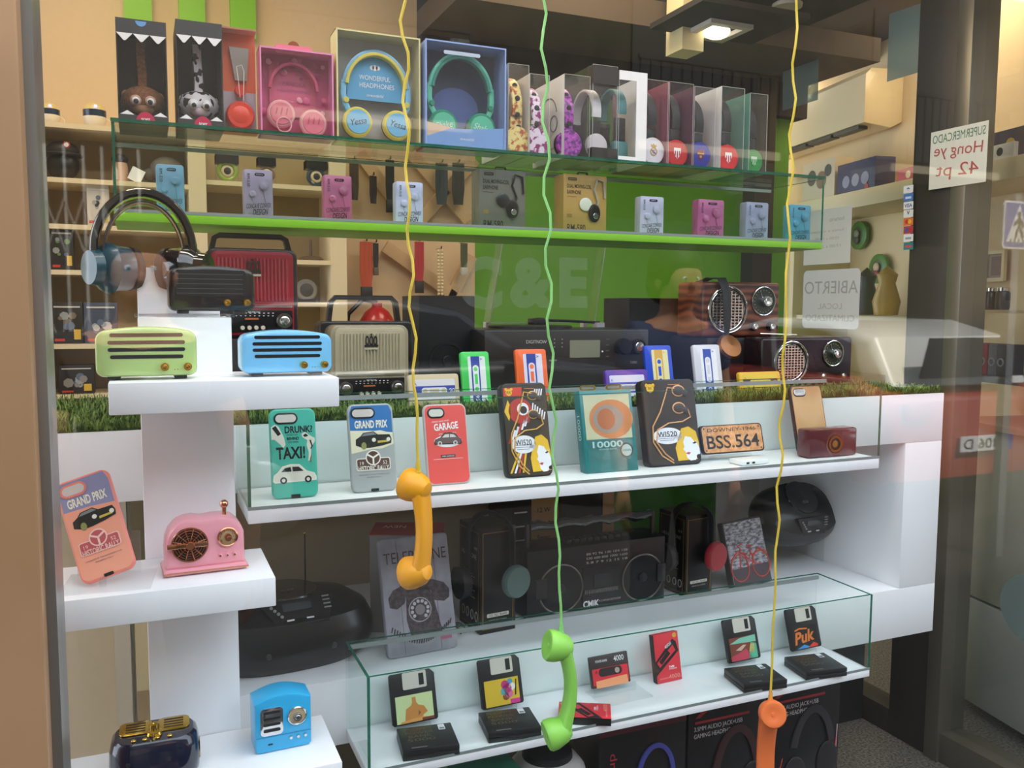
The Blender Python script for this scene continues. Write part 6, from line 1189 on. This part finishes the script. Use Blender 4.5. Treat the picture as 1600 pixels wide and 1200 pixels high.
for i in range(8):
    yy = 291+12.6*i; q = [at(a_, b_, X=XP-.064) for a_, b_ in ((1412, yy), (1427, yy-1), (1427, yy+10.5), (1411.5, yy+11.5))]; w = abs(q[0].y-q[1].y); h = q[0].z-q[3].z
    t = thing('card_sticker', nm[i]+' payment card sticker in the vertical strip on the glass', 'sticker', (XP-.064, (q[0].y+q[1].y)/2, q[3].z), rz=-90); M().plate(rect(-w/2, w/2, 0, h), 0, .0006, mat(cols[i], .5)).build('card', t); a = M()
    if i == 2: a.text('VISA', 0, h/2, -.0003, h*.5, mat('#2a3f8a', .5), w=w*.8, bold=.02)
    elif i in (4, 5): a.plate(circ(h*.3, -w*.15, h/2, 12), -.0003, 0, mat('#c8202c' if i == 4 else '#2a5aa0', .5)); a.plate(circ(h*.3, w*.15, h/2, 12), -.0005, 0, mat('#e8b030' if i == 4 else '#c02030', .5))
    elif i == 0: a.text('*', 0, h*.45, -.0003, h*.8, mat('#2a5aa0', .5), bold=.05)
    elif i == 3: a.text('V', 0, h*.6, -.0003, h*.5, INK, bold=.03)
    else: a.plate(rect(-w*.3, w*.3, h*.3, h*.6), -.0003, 0, mat(('', '#cfd9ea', '', '', '', '', '#9a9aa0', '#c8404a')[i] or '#fff', .5))
    a.build('logo', t)

# ---------------------------------------------------------------- right-hand wall
def wthing(name, label, cat, px, py, off=0):
    p = atw(px, py, off); o = thing(name, label, cat, p, rz=WRZ); return o, p
(xa, za), (xb, zb) = wl(1190, 225, .2), wl(1352, 140, .2)
t = thing('air_conditioner', 'white wall-mounted air conditioner above the right-hand shelf', 'air conditioner', WP+WN*.2-WD*((xa+xb)/2), rz=WRZ); w = abs(xb-xa); z0 = wl(1345, 199, .2)[1]; t.location.z = z0; h = .27
M().plate([(-.2, 0.02), (-.06, -.0), (0, .03), (0, h), (-.17, h), (-.2, h-.03)], -w/2, w/2, mat('#d9c8a2', .25, coat=.5), .004, T=Matrix(((0, 1, 0, 0), (1, 0, 0, .2), (0, 0, 1, 0), (0, 0, 0, 1)))).build('casing', t)
a = M()
for i in range(4): a.box(-w*.46+i*w*.235, -w*.25+i*w*.235, .0, .05, -.002, .012, mat('#2a2622', .5))
a.build('air_outlet', t)
sh = thing('wall_shelf', 'long cream shelf with deep front edge along the right-hand wall', 'shelf', (WP.x, WP.y, 0), rz=WRZ)
zs1 = wl(1400, 284, .32)[1]; M().box(-2.2, 1.6, -.32, -.001, zs1-.075, zs1, cw, .001).build('board', sh)
for xx in (-1.2, -.15): M().box(xx-.02, xx+.02, -.32, -.001, .1, zs1-.076, cw, .001).build('upright', sh)
zs2 = zs1-.85
M().box(-2.2, .2, -.30, -.001, zs2-.03, zs2, cw, .001).build('lower_board', sh)
def on_wall(px0, px1, top, zb, c, label, name='boxed_product', off=.28, d=.1, art=None):
    def xz(px):
        py = 300
        for _ in range(6):
            x_ = wl(px, py, off)[0]; P_ = WP-WD*x_+WN*off; py = proj((P_.x, P_.y, zb))[1]
        return x_
    x0, x1 = xz(px0), xz(px1); P_ = WP-WD*((x0+x1)/2)+WN*off; h = wl((px0+px1)/2, top, off)[1]-zb; w = abs(x1-x0)*.96
    t = thing(name, label, 'box', (P_.x, P_.y, zb+.001), rz=WRZ); M().box(-w/2, w/2, 0, d, 0, h, mat(c, .5), .002).build('carton', t); a = M()
    for i, (fx_, fz_, r, cc) in enumerate(art or ()): a.plate(circ(r*h, fx_*w, fz_*h, 16), -.001-.0006*i, 0, mat(cc, .5))
    if art: a.build('print', t)
    return t
on_wall(1252, 1304, 252, zs1, '#c9b89a', 'pale box with brown patterned print on the right-hand shelf', art=((-.2, .6, .2, '#4a3a30'), (.1, .5, .22, '#7a5a40'), (.3, .7, .15, '#3a3430')))
on_wall(1306, 1368, 252, zs1, '#2f2c54', 'dark purple box with printed speakers on the right-hand shelf', art=((-.25, .4, .2, '#8a8aa0'), (.0, .4, .2, '#9a98a8'), (.25, .4, .2, '#8a8aa0'), (.3, .12, .1, '#a03a3a')))
zk = zs1
on_wall(1400, 1438, 262, zs1, '#c04a5a', 'pink-red toy box at the end of the right-hand shelf', art=((0, .5, .28, '#e9d9b0'),))
on_wall(1530, 1600, 205, zs1, '#3b3146', 'dark printed box with yellow top on the shelf at the right edge', art=((.2, .5, .2, '#c9a23a'), (-.2, .4, .15, '#8a3a4a')))
on_wall(1540, 1584, 226, zs1, '#d9d5cc', 'white box with a black camera picture at the right edge', off=.31, d=.02, art=((0, .5, .28, '#23211f'),))
for px, py, r, l in ((1345, 368, 19, 'round green plate with a dark pattern on the right-hand wall'), (1376, 420, 20, 'round green plate with a small pink figure on the right-hand wall')):
    o, p = wthing('round_plate', l, 'plate', px, py, .02); d_ = (p-Vector((0, 0, EYE))).dot(cam_f); R0 = r/FPX*d_*1.15; k = M(); k.knob(0, 0, 0, R0, .02, mat('#4a7a2c', .4), mat('#4a5636', .4)); k.build('dish', o); k = M(); k.ball((R0*.1, -.03, R0*.1), R0*.3, mat('#c9a98a' if px > 1360 else '#8a8676', .5), sy=.4); k.ball((R0*.1, -.03, -R0*.35), R0*.3, mat('#8a2430' if px > 1360 else '#4a4a42', .5), sy=.4); k.build('motif', o)
for px, py, c, l in ((1352, 478, '#2a2624', 'black camera-shaped figurine low on the right-hand wall shelf'), (1384, 478, '#b8923a', 'mustard yellow figurine low on the right-hand wall shelf')):
    zb_ = wl(px, 492, .2)[1]; o, p = wthing('figurine', l, 'figurine', px, 492, .2); o.location.z = zb_; k = M(); k.lathe([(.05, 0), (.06, .06), (.035, .14), (.045, .18), (0, .22)], mat(c, .4)); k.build('body', o)
zt_ = wl(1360, 493, .2)[1]; q_ = M(); q_.box(-.2, .75, -.3, -.001, zt_-.02, zt_-.001, cw); o = q_.build('figurine_shelf', None, (WP.x, WP.y, 0), (0, 0, R_(WRZ))); tag(o, 'short cream shelf board under the black and yellow figurines', 'shelf')
# right edge: picture, jars, cards and counter
o, p = wthing('framed_picture', 'small cream-framed picture on the wall at the right edge', 'picture', 1555, 440, .02); w = .115; h = .125; k = M(); k.ring(rect(-w/2, w/2, 0, h), rect(-w*.38, w*.38, h*.12, h*.88), -.015, 0, mat('#d9c69a', .5)); k.build('frame', o); M().plate(rect(-w*.38, w*.38, h*.12, h*.88), -.006, 0, mat('#8a7a6a', .5)).plate(rect(-w*.15, w*.3, h*.2, h*.8), -.008, -.006, mat('#6a4a3c', .5)).build('picture', o)
zj = wl(1550, 484, .25)[1]; xj = wl(1540, 484, .25)[0]
cn = thing('side_counter', 'white counter with drawers and shelf behind the partition glass at right', 'counter', (WP.x, WP.y, 0), rz=WRZ)
xl = wl(1500, 700, .30)[0]; xr_ = xl+1.4
M().box(xl, xr_, -.34, -.001, zj-.012, zj-.001, mat('#d3b994', .5)).build('upper_board', cn)
zb1 = wl(1550, 588, .30)[1]; zb2 = wl(1540, 660, .33)[1]
M().box(xl, xr_, -.34, -.001, zb1-.02, zb1, mat('#5a5a58', .5)).build('middle_board', cn); M().box(xl, xr_, -.36, -.001, zb2-.02, zb2, mat('#b9a084', .4)).build('counter_top', cn)
M().box(xl, xr_, -.34, -.001, .45, zb2-.021, mat('#c9c2b8', .5), .002).build('drawer_front', cn); M().box(xl, xr_, -.34, -.001, .05, .44, mat('#b6b6b2', .5), .002).build('drawer_front', cn)
for px, l in ((1547, 'black jar on the board at the right edge, the nearer to the frame'), (1566, 'black jar on the board at the right edge, right of its twin')):
    o, p = wthing('storage_jar', l, 'jar', px, 484, .25); k = M(); k.lathe([(.022, 0), (.025, .01), (.025, .06), (.02, .068)], mat('#231f1c', .3)); k.build('body', o); M().lathe([(.022, .068), (.022, .08), (0, .082)], CHROME).build('lid', o)
for px, c, l in ((1520, '#1f2734', 'dark navy headphone card in the row behind the glass at right'), (1534, '#8f2230', 'red headphone card in the row behind the glass at right'), (1549, '#5b5e66', 'grey headphone card in the row behind the glass at right'), (1563, '#2c3038', 'charcoal headphone card in the row behind the glass at right')):
    o, p = wthing('headphone_card', l, 'packaged card', px, 588, .28); o.location.z = zb1+.001; M().box(-.02, .02, 0, .08, 0, .115, mat(c, .5), .002).build('card', o); M().tube([(p_[0], -.003, p_[2]) for p_ in arc(.013, 0, 360, 14, 0, .05)][:-1], .003, mat('#8a8d92', .4), 5, closed=True).build('print', o)
# ceiling fittings
p = at(1104, 56, Z=2.55); t = thing('square_ceiling_spotlight', 'square white recessed ceiling spotlight near the top centre right', 'ceiling light', (2.0, 3.0, 2.55))
p = at(1120, 50, Y=2.50); t.location = p; k = M(); k.ring(rect(-.085, .085, -.085, .085), rect(-.06, .06, -.06, .06), -.004, .01, mat('#cfcac0', .4), T=Matrix.Rotation(-PI/2, 4, 'X')@Matrix.Rotation(PI,4,'X')); k.build('frame', t); M().ball((0, 0, 0), .045, mat('#fff3dc', .3, emit=2.2, var=0), sz=.5).build('lamp', t)
tag(M().box(p.x-.02-.18, p.x+.22, p.y-.2, p.y+.10, p.z+.012, p.z+.03, mat('#2a241c', .7)).build('ceiling_panel'), 'dark lowered ceiling panel around the square spotlight', 'ceiling panel')
p = at(1230, 12, Y=2.5); t = thing('round_downlight', 'round glowing downlight at the top right of the yellow cord', 'ceiling light', p); k = M(); k.lathe([(.05, .0), (.052, .012), (.04, .02)], mat('#d9d2c4', .4)); k.build('rim', t); M().lathe([(.038, .001), (0, .0)], mat('#fff0d0', .3, emit=9, var=0)).build('lamp', t)
tag(M().box(p.x-.16, p.x+.25, p.y-.2, p.y+.3, p.z+.021, p.z+.04, mat('#1d1917', .7)).build('ceiling_panel'), 'dark lowered ceiling panel around the round downlight', 'ceiling panel')
t = thing('white_plastic_strip', 'short white strip hanging from the ceiling left of the right yellow cord', 'sensor', at(1160, 94, Y=2.9)); M().box(-.011, .011, -.01, .01, 0, .072, mat('#d2cfc8', .5), .002).build('body', t)

# ---------------------------------------------------------------- gaming boxes below the lowest shelf
def game_box(px0, px1, Y, top, label, kind):
    zb_ = .3005; x0, x1 = PX(px0, Y, .55), PX(px1, Y, .55); w = x1-x0-.003; h = top-zb_; t = thing('gaming_headset_box', label, 'box', ((x0+x1)/2, Y, zb_)); M().box(-w/2, w/2, 0, .12, 0, h, mat('#161415', .35, coat=.2), .001).build('carton', t); a = M(); rd = mat('#a02a30', .5); lg = mat('#c9c2c2', .5); y = -.0008
    if kind == 0:
        a.plate([(-w*.5, h*.955), (w*.5, h*.955), (w*.5, h*.90), (-w*.5, h*.90)], y, 0, mat('#5a1a2c', .5)); a.text('drtmo', -w*.34, h*.66, y, h*.05, mat('#b0303a', .5), w=h*.26, rot=-90); k = M(); k.strip([(p_[0], -.004, p_[2]) for p_ in arc(w*.20, -35, 215, 24, w*.14, h*.60, rz=h*.19)], .005, .010, mat('#4a4c9a', .35)); k.build('headphone_picture', t)
    else:
        a.text('3.5MM AUDIO JACK+USB', -w*.12, h*.80, y, h*.028, lg, w=w*.62); a.text('GAMING HEADPHONE', -w*.16, h*.76, y, h*.028, lg, w=w*.54); a.plate(rect(-w*.42, w*.28, h*.835, h*.85), y, 0, rd); a.plate([(-w*.42, h*.87), (-w*.30, h*.93), (-w*.27, h*.90), (-w*.36, h*.87)], y, 0, rd)
        k = M(); k.strip([(p_[0], -.003, p_[2]) for p_ in arc(w*.28, 20, 160, 16, w*.12, h*.42, rz=h*.34)], .004, .018, mat('#3a1c1e' if kind == 1 else '#2f2a2c', .5)); k.ball((w*.34, -.002, h*.40), w*.15, mat('#252225', .4), sy=.1, sz=1.5); k.ball((-w*.12, -.003, h*.34), w*.16, mat('#2a2628', .4), sy=.1, sz=1.5); k.knob(-w*.12, h*.34, -.014, w*.06, .002, mat('#8a1c24', .4)); k.build('headphone_picture', t)
        for i in range(5): a.plate([(w*(.30+.04*i), h*(.12+.07*i)), (w*(.305+.04*i), h*(.12+.07*i)), (w*(.44+.01*i), h*(.30+.08*i)), (w*(.43+.01*i), h*(.30+.08*i))], y, 0, mat('#c03a40' if i % 2 else '#d9b0b0', .5))
        for i in range(3): a.plate([(w*(-.48+.04*i), h*(.1+.05*i)), (w*(-.47+.04*i), h*(.1+.05*i)), (w*(-.34+.03*i), h*(.38+.05*i)), (w*(-.35+.03*i), h*(.38+.05*i))], y, 0, mat('#c03a40', .5))
    a.build('print', t)
game_box(935, 1072, 1.50, .655, 'black box with blue-violet headphones below the lowest shelf', 0)
game_box(1074, 1196, 1.50, .665, 'black gaming headphone box with red stripe, middle of the bottom row', 1)
game_box(1198, 1312, 1.50, .672, 'black gaming headphone box behind the orange handset', 2)
t = thing('teal_box', 'teal green box lying under the lowest glass shelf', 'box', (PX(770, 1.46, .6), 1.46, .3005)); M().box(-.07, .06, 0, .12, 0, .315, mat('#2a7a62', .5), .001).build('carton', t)
p = at(865, 1185, Y=1.50); t = thing('boxed_white_headphones', 'white and black headphones seen under the lowest glass shelf', 'headphones', (p.x, 1.53, .30)); k = M(); zz = p.z-.30; k.lathe([(.05, 0), (.075, .02), (.078, zz-.03), (.062, zz-.01), (.03, zz)], mat('#c9c6c2', .4)); k.build('ear_cup', t); M().lathe([(.052, zz-.008), (.05, zz+.006), (.02, zz+.008), (0, zz+.008)], MATTE).build('cushion', t)
# ---------------------------------------------------------------- the street behind the viewer, seen only mirrored in the pane
def real(px, py=None, Y=None, **k):
    p = at(px, py, Y=Y); return Vector((p.x, 2.10-p.y, p.z))
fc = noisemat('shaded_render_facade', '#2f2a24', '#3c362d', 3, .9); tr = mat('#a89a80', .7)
f = thing('street_facade', 'beige building across the street with a balcony and shutters, mirrored in the pane', 'building', (0, -7.2, 0))
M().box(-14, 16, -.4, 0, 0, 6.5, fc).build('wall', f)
for x in (-6, -2.2, 2.2, 6.2, 10):
    M().box(x-.7, x+.7, .0, .03, 3.6, 5.6, mat('#2a2824', .4)).build('window', f); M().box(x-1, x+1, .0, .7, 3.3, 3.4, tr).build('balcony_slab', f); b = M()
    for i in range(15): b.box(x-.98+i*.14, x-.96+i*.14, .66, .68, 3.4, 4.3, MATTE)
    b.box(x-1, x+1, .65, .69, 4.3, 4.35, MATTE).build('balcony_railing', f)
M().box(3.5, 8.5, .0, .02, .3, 2.6, mat('#1f201f', .2)).build('shop_window', f)
# folding lattice shutter, left
g = M(); gm = mat('#b5b2aa', .5, .3)
for i in range(26): g.box(-4.0+i*.16, -3.975+i*.16, .05, .08, .2, 3.0, gm)
for r_i in range(2):
    for i in range(25):
        for s in (0, 1): x_ = -4.0+i*.16; g.tube([(x_, .09, .9+r_i*1.1+s*.5), (x_+.16, .09, .9+r_i*1.1+(1-s)*.5)], .008, gm, 4)
g.build('lattice_shutter', f)
struct('floor', M().box(-14, 16, -7.2, .9, -.02, .002, mat('#211f1d', .9)))
def car(name, label, loc, rz, c, L=4.0, glassc='#15181a', plate=None, roofc=None):
    t = thing(name, label, 'car', loc, rz=rz); paint = mat(c, .3, coat=.5, var=.01); W = .85
    body = [(-.5, .12), (-.49, .19), (-.47, .235), (-.30, .25), (-.16, .265), (.38, .26), (.48, .22), (.5, .15), (.49, .08), (.42, .06), (-.44, .06)]
    M().plate([(a*L, b*L) for a, b in body][::-1], -W, W, paint, .10, seg=3).build('body', t)
    cab = [(-.18, .245), (-.02, .345), (.10, .368), (.28, .365), (.40, .335), (.45, .245)]
    M().plate([(a*L, b*L) for a, b in cab], -W*.84, W*.84, mat(roofc or c, .3, coat=.5), .08, seg=3).build('cabin', t)
    g = M(); 
    for y0, y1 in ((-W*.86, -W*.845), (W*.845, W*.86)):
        g.plate([(a*L, b*L) for a, b in ((-.12, .258), (-.01, .335), (.12, .35), (.13, .258))], y0, y1, mat(glassc, .1)).plate([(a*L, b*L) for a, b in ((.15, .258), (.14, .35), (.27, .345), (.36, .32), (.38, .258))], y0, y1, mat(glassc, .1))
    g.build('side_windows', t)
    bx = M(); bx.plate([(-W*.66, L*.262), (W*.66, L*.262), (W*.56, L*.335), (-W*.56, L*.335)], -.012, 0, mat(glassc, .1), T=Matrix.Translation((L*.475, 0, 0)) @ Matrix.Rotation(PI/2, 4, 'Z') @ Matrix.Translation((0,-.0,0))); bx.build('rear_window', t)
    for s in (-1, 1):
        for xx in (-.31, .31):
            w_ = M(); w_.lathe([(.2, -.1), (.31, -.1), (.32, -.07), (.32, .07), (.31, .1), (0, .1)], MATTE, Matrix.Translation((xx*L, s*W*.9, .32)) @ Matrix.Rotation(-s*PI/2, 4, 'X')); w_.lathe([(.2, .101), (.18, .11), (0, .12)], mat('#a9abad', .3, .7), Matrix.Translation((xx*L, s*W*.9, .32)) @ Matrix.Rotation(-s*PI/2, 4, 'X')); w_.build('wheel', t)
        M().box(-.13*L, -.09*L, s*W-.02 if s > 0 else -W-.16, W+.16 if s > 0 else -W+.02, .26*L, .285*L, paint, .02).build('door_mirror', t)
        M().box(L*.485, L*.502, s*W*.75-.12, s*W*.75+.12, .19*L, .22*L, mat('#a02020', .3), .01).build('tail_light', t)
    if plate:
        T = Matrix.Translation((L*.503, 0, .50)) @ Matrix.Rotation(PI/2, 4, 'Z'); p_ = M(); p_.plate(rect(-.26, .26, 0, .11), -.01, 0, PAPER, T=T); p_.plate(rect(-.26, -.22, 0, .11), -.012, -.01, mat('#2a4ab0', .5), T=T); p_.text(plate, .02, .055, -.013, .075, INK, w=.42, T=T); p_.build('number_plate', t)
v = real(1545, 735, Y=4.3)
car('parked_car', 'red hatchback with silver roof and plate 5306 D, mirrored at the right of the pane', (v.x, v.y-2.0, 0), 90, '#b0402c', 3.9, plate='5306 D', roofc='#d9d9d6')
car('parked_car', 'black car mirrored in the middle of the window pane', (2.0, -4.4, 0), 180, '#141519', 4.3)
# crossing sign on a post
v = real(1590, 352, Y=3.6); t = thing('crossing_sign', 'square blue pedestrian crossing sign mirrored at the right edge', 'road sign', (v.x, v.y, v.z-.12), rz=180)
M().plate(rr(.25, .28, .02, 0, .12), -.004, 0, mat('#e6e8ec', .4)).plate(rr(.225, .255, .014, 0, .12), -.006, -.004, mat('#2f4fae', .4)).plate([(-.10, .02), (.10, .02), (0, .24)], -.008, -.006, PAPER).build('panel', t)
k = M(); bl = INK; y = -.010; k.plate(circ(.014, 0, .185, 12), y, -.008, bl)
for P in ([(0, .17), (0, .11)], [(0, .16), (-.03, .13), (-.035, .11)], [(0, .16), (.025, .135), (.04, .12)], [(0, .11), (-.025, .075), (-.035, .045)], [(0, .11), (.02, .08), (.025, .045)]): k.tube([(a, y, b) for a, b in P], .008, bl, 6)
for i in range(5): k.plate([(-.085+.036*i, .022), (-.072+.036*i, .022), (-.068+.034*i, .04), (-.078+.034*i, .04)], y, -.008, bl)
k.build('symbol', t); M().box(-.03, .03, .002, .05, -v.z+.12, .3, mat('#8d8f90', .4, .5)).build('post', t)
# people mirrored in the pane
def person(label, loc, rz, shirt, trousers, hair, skin, phone=False):
    t = tag(bpy.data.objects.new('person', None), label, 'person'); COL.objects.link(t); t.location = loc; t.rotation_euler = (0, 0, R_(rz))
    if phone: hl, el = ((-.07, -.27, 1.42), (-.24, -.16, 1.18)); hr, er = ((.07, -.27, 1.42), (.24, -.16, 1.18))
    else: hl, el = ((-.26, -.06, .80), (-.26, .02, 1.08)); hr, er = ((.26, -.06, .80), (.26, .02, 1.08))
    def skin_mesh(nm, V, E, Rr, m, root=0, lev=2):
        me = bpy.data.meshes.new(nm); me.from_pydata(V, E, []); me.materials.append(m); o = bpy.data.objects.new(nm, me); COL.objects.link(o); o.parent = t
        o.modifiers.new('skin', 'SKIN'); 
        if not me.skin_vertices: me.attributes.new('skin', 'FLOAT', 'POINT') if False else None
        bm = bmesh.new(); bm.from_mesh(me); ly = bm.verts.layers.skin.verify(); bm.verts.ensure_lookup_table()
        for i, v in enumerate(bm.verts): r = Rr[i]; v[ly].radius = r if isinstance(r, tuple) else (r, r); v[ly].use_root = (i == root)
        bm.to_mesh(me); bm.free(); s = o.modifiers.new('smooth', 'SUBSURF'); s.levels = s.render_levels = lev
        me.polygons.foreach_set('use_smooth', [True]*len(me.polygons)); return o
    V = [(0, 0, .95), (0, 0, 1.15), (0, 0, 1.35), (0, 0, 1.46), (0, -.01, 1.56), (0, -.015, 1.66), (-.10, 0, .88), (-.11, -.01, .50), (-.12, .02, .09), (-.12, -.11, .04), (.10, 0, .88), (.11, -.01, .50), (.12, .02, .09), (.12, -.11, .04), (-.17, 0, 1.40), el, hl, (.17, 0, 1.40), er, hr]
    E = [(0, 1), (1, 2), (2, 3), (3, 4), (4, 5), (0, 6), (6, 7), (7, 8), (8, 9), (0, 10), (10, 11), (11, 12), (12, 13), (2, 14), (14, 15), (15, 16), (2, 17), (17, 18), (18, 19)]
    Rr = [(.15, .10), (.13, .10), (.15, .10), (.055, .055), (.075, .09), (.07, .085), (.09, .09), (.06, .06), (.04, .04), (.04, .03), (.09, .09), (.06, .06), (.04, .04), (.04, .03), (.06, .06), (.042, .042), (.028, .028), (.06, .06), (.042, .042), (.028, .028)]
    o = skin_mesh('body', V, E, Rr, mat(skin, .6)); 
    ids = [0, 1, 2, 14, 17]; V2 = [(0, 0, .76), (0, 0, 1.15), (0, 0, 1.36), (-.17, 0, 1.40), tuple((a+b)/2 for a, b in zip((-.17, 0, 1.40), el)), (.17, 0, 1.40), tuple((a+b)/2 for a, b in zip((.17, 0, 1.40), er))]
    skin_mesh('shirt', V2, [(0, 1), (1, 2), (2, 3), (3, 4), (2, 5), (5, 6)], [(.20, .15), (.17, .135), (.17, .12), (.075, .075), (.065, .065), (.075, .075), (.065, .065)], mat(shirt, .8))
    skin_mesh('trousers', [(0, 0, .97), (-.10, 0, .86), (-.11, -.01, .50), (-.12, .02, .12), (.10, 0, .86), (.11, -.01, .50), (.12, .02, .12)], [(0, 1), (1, 2), (2, 3), (0, 4), (4, 5), (5, 6)], [(.18, .135), .105, .075, .06, .105, .075, .06], mat(trousers, .8))
    h_ = M(); h_.ball((0, .012, 1.665), .108, mat(hair, .6), sy=1.05, sz=.95, n=24); h_.ball((0, .06, 1.60), .088, mat(hair, .6), n=20); h_.build('hair', t)
    fa = M(); sk = mat(skin, .6)
    fa.ball((0, -.07, 1.60), .072, sk, sy=.55, sz=1.2, n=20); fa.ball((0, -.118, 1.59), .012, sk, sz=1.6)
    for s in (-1, 1): fa.ball((s*.028, -.102, 1.615), .010, PAPER, sy=.5); fa.ball((s*.028, -.106, 1.615), .005, INK, sy=.5); fa.ball((s*.084, 0, 1.60), .022, sk, sx=.4, sz=1.3)
    fa.tube([(-.022, -.108, 1.553), (0, -.113, 1.551), (.022, -.108, 1.553)], .004, mat('#9a4a44', .5), 6); fa.build('face', t)
    for s in (-1, 1): M().ball((s*.12, -.06, .035), .05, mat('#2a2624', .5), sy=2.4, sz=.9).build('shoe', t)
    for s, hp in ((-1, hl), (1, hr)):
        q = M(); d = Vector((0, 0, -1)) if not phone else Vector((-s*.25, -.1, .95)).normalized(); side = Vector((0, -1, 0)) if not phone else Vector((-s*.3, -1, 0)).normalized(); o_ = Vector(hp)
        q.tube([o_, o_+d*.05, o_+d*.09], [.026, .034, .030], sk, 10, flat=.55)
        for i in range(4): b0 = o_+d*.088+side*(-.027+.018*i); L_ = (.058, .066, .070, .060)[i]; c_ = Vector((-s, 0, 0)); q.tube([b0, b0+d*L_*.5+c_*.006, b0+d*L_*.85+c_*.02, b0+d*L_+c_*.028], [.0088, .0084, .0076, .006], sk, 8)
        b0 = o_+d*.03+side*.03; q.tube([b0, b0+side*.022+d*.02, b0+side*.028+d*.048], [.011, .010, .007], sk, 8); q.build('hand', t)
    return t
person('dark-haired person in a black top standing, faintly mirrored at left', (0.0, -.42, -.02), 180, '#26262a', '#23262e', '#2a1a14', '#b98a70', False)
v = real(1055, 500, Y=2.9); person('person in a navy t-shirt, faintly mirrored in the centre right of the pane', (v.x, v.y, 0), 180, '#2f3b5c', '#2a2c33', '#1d1512', '#a9785c')
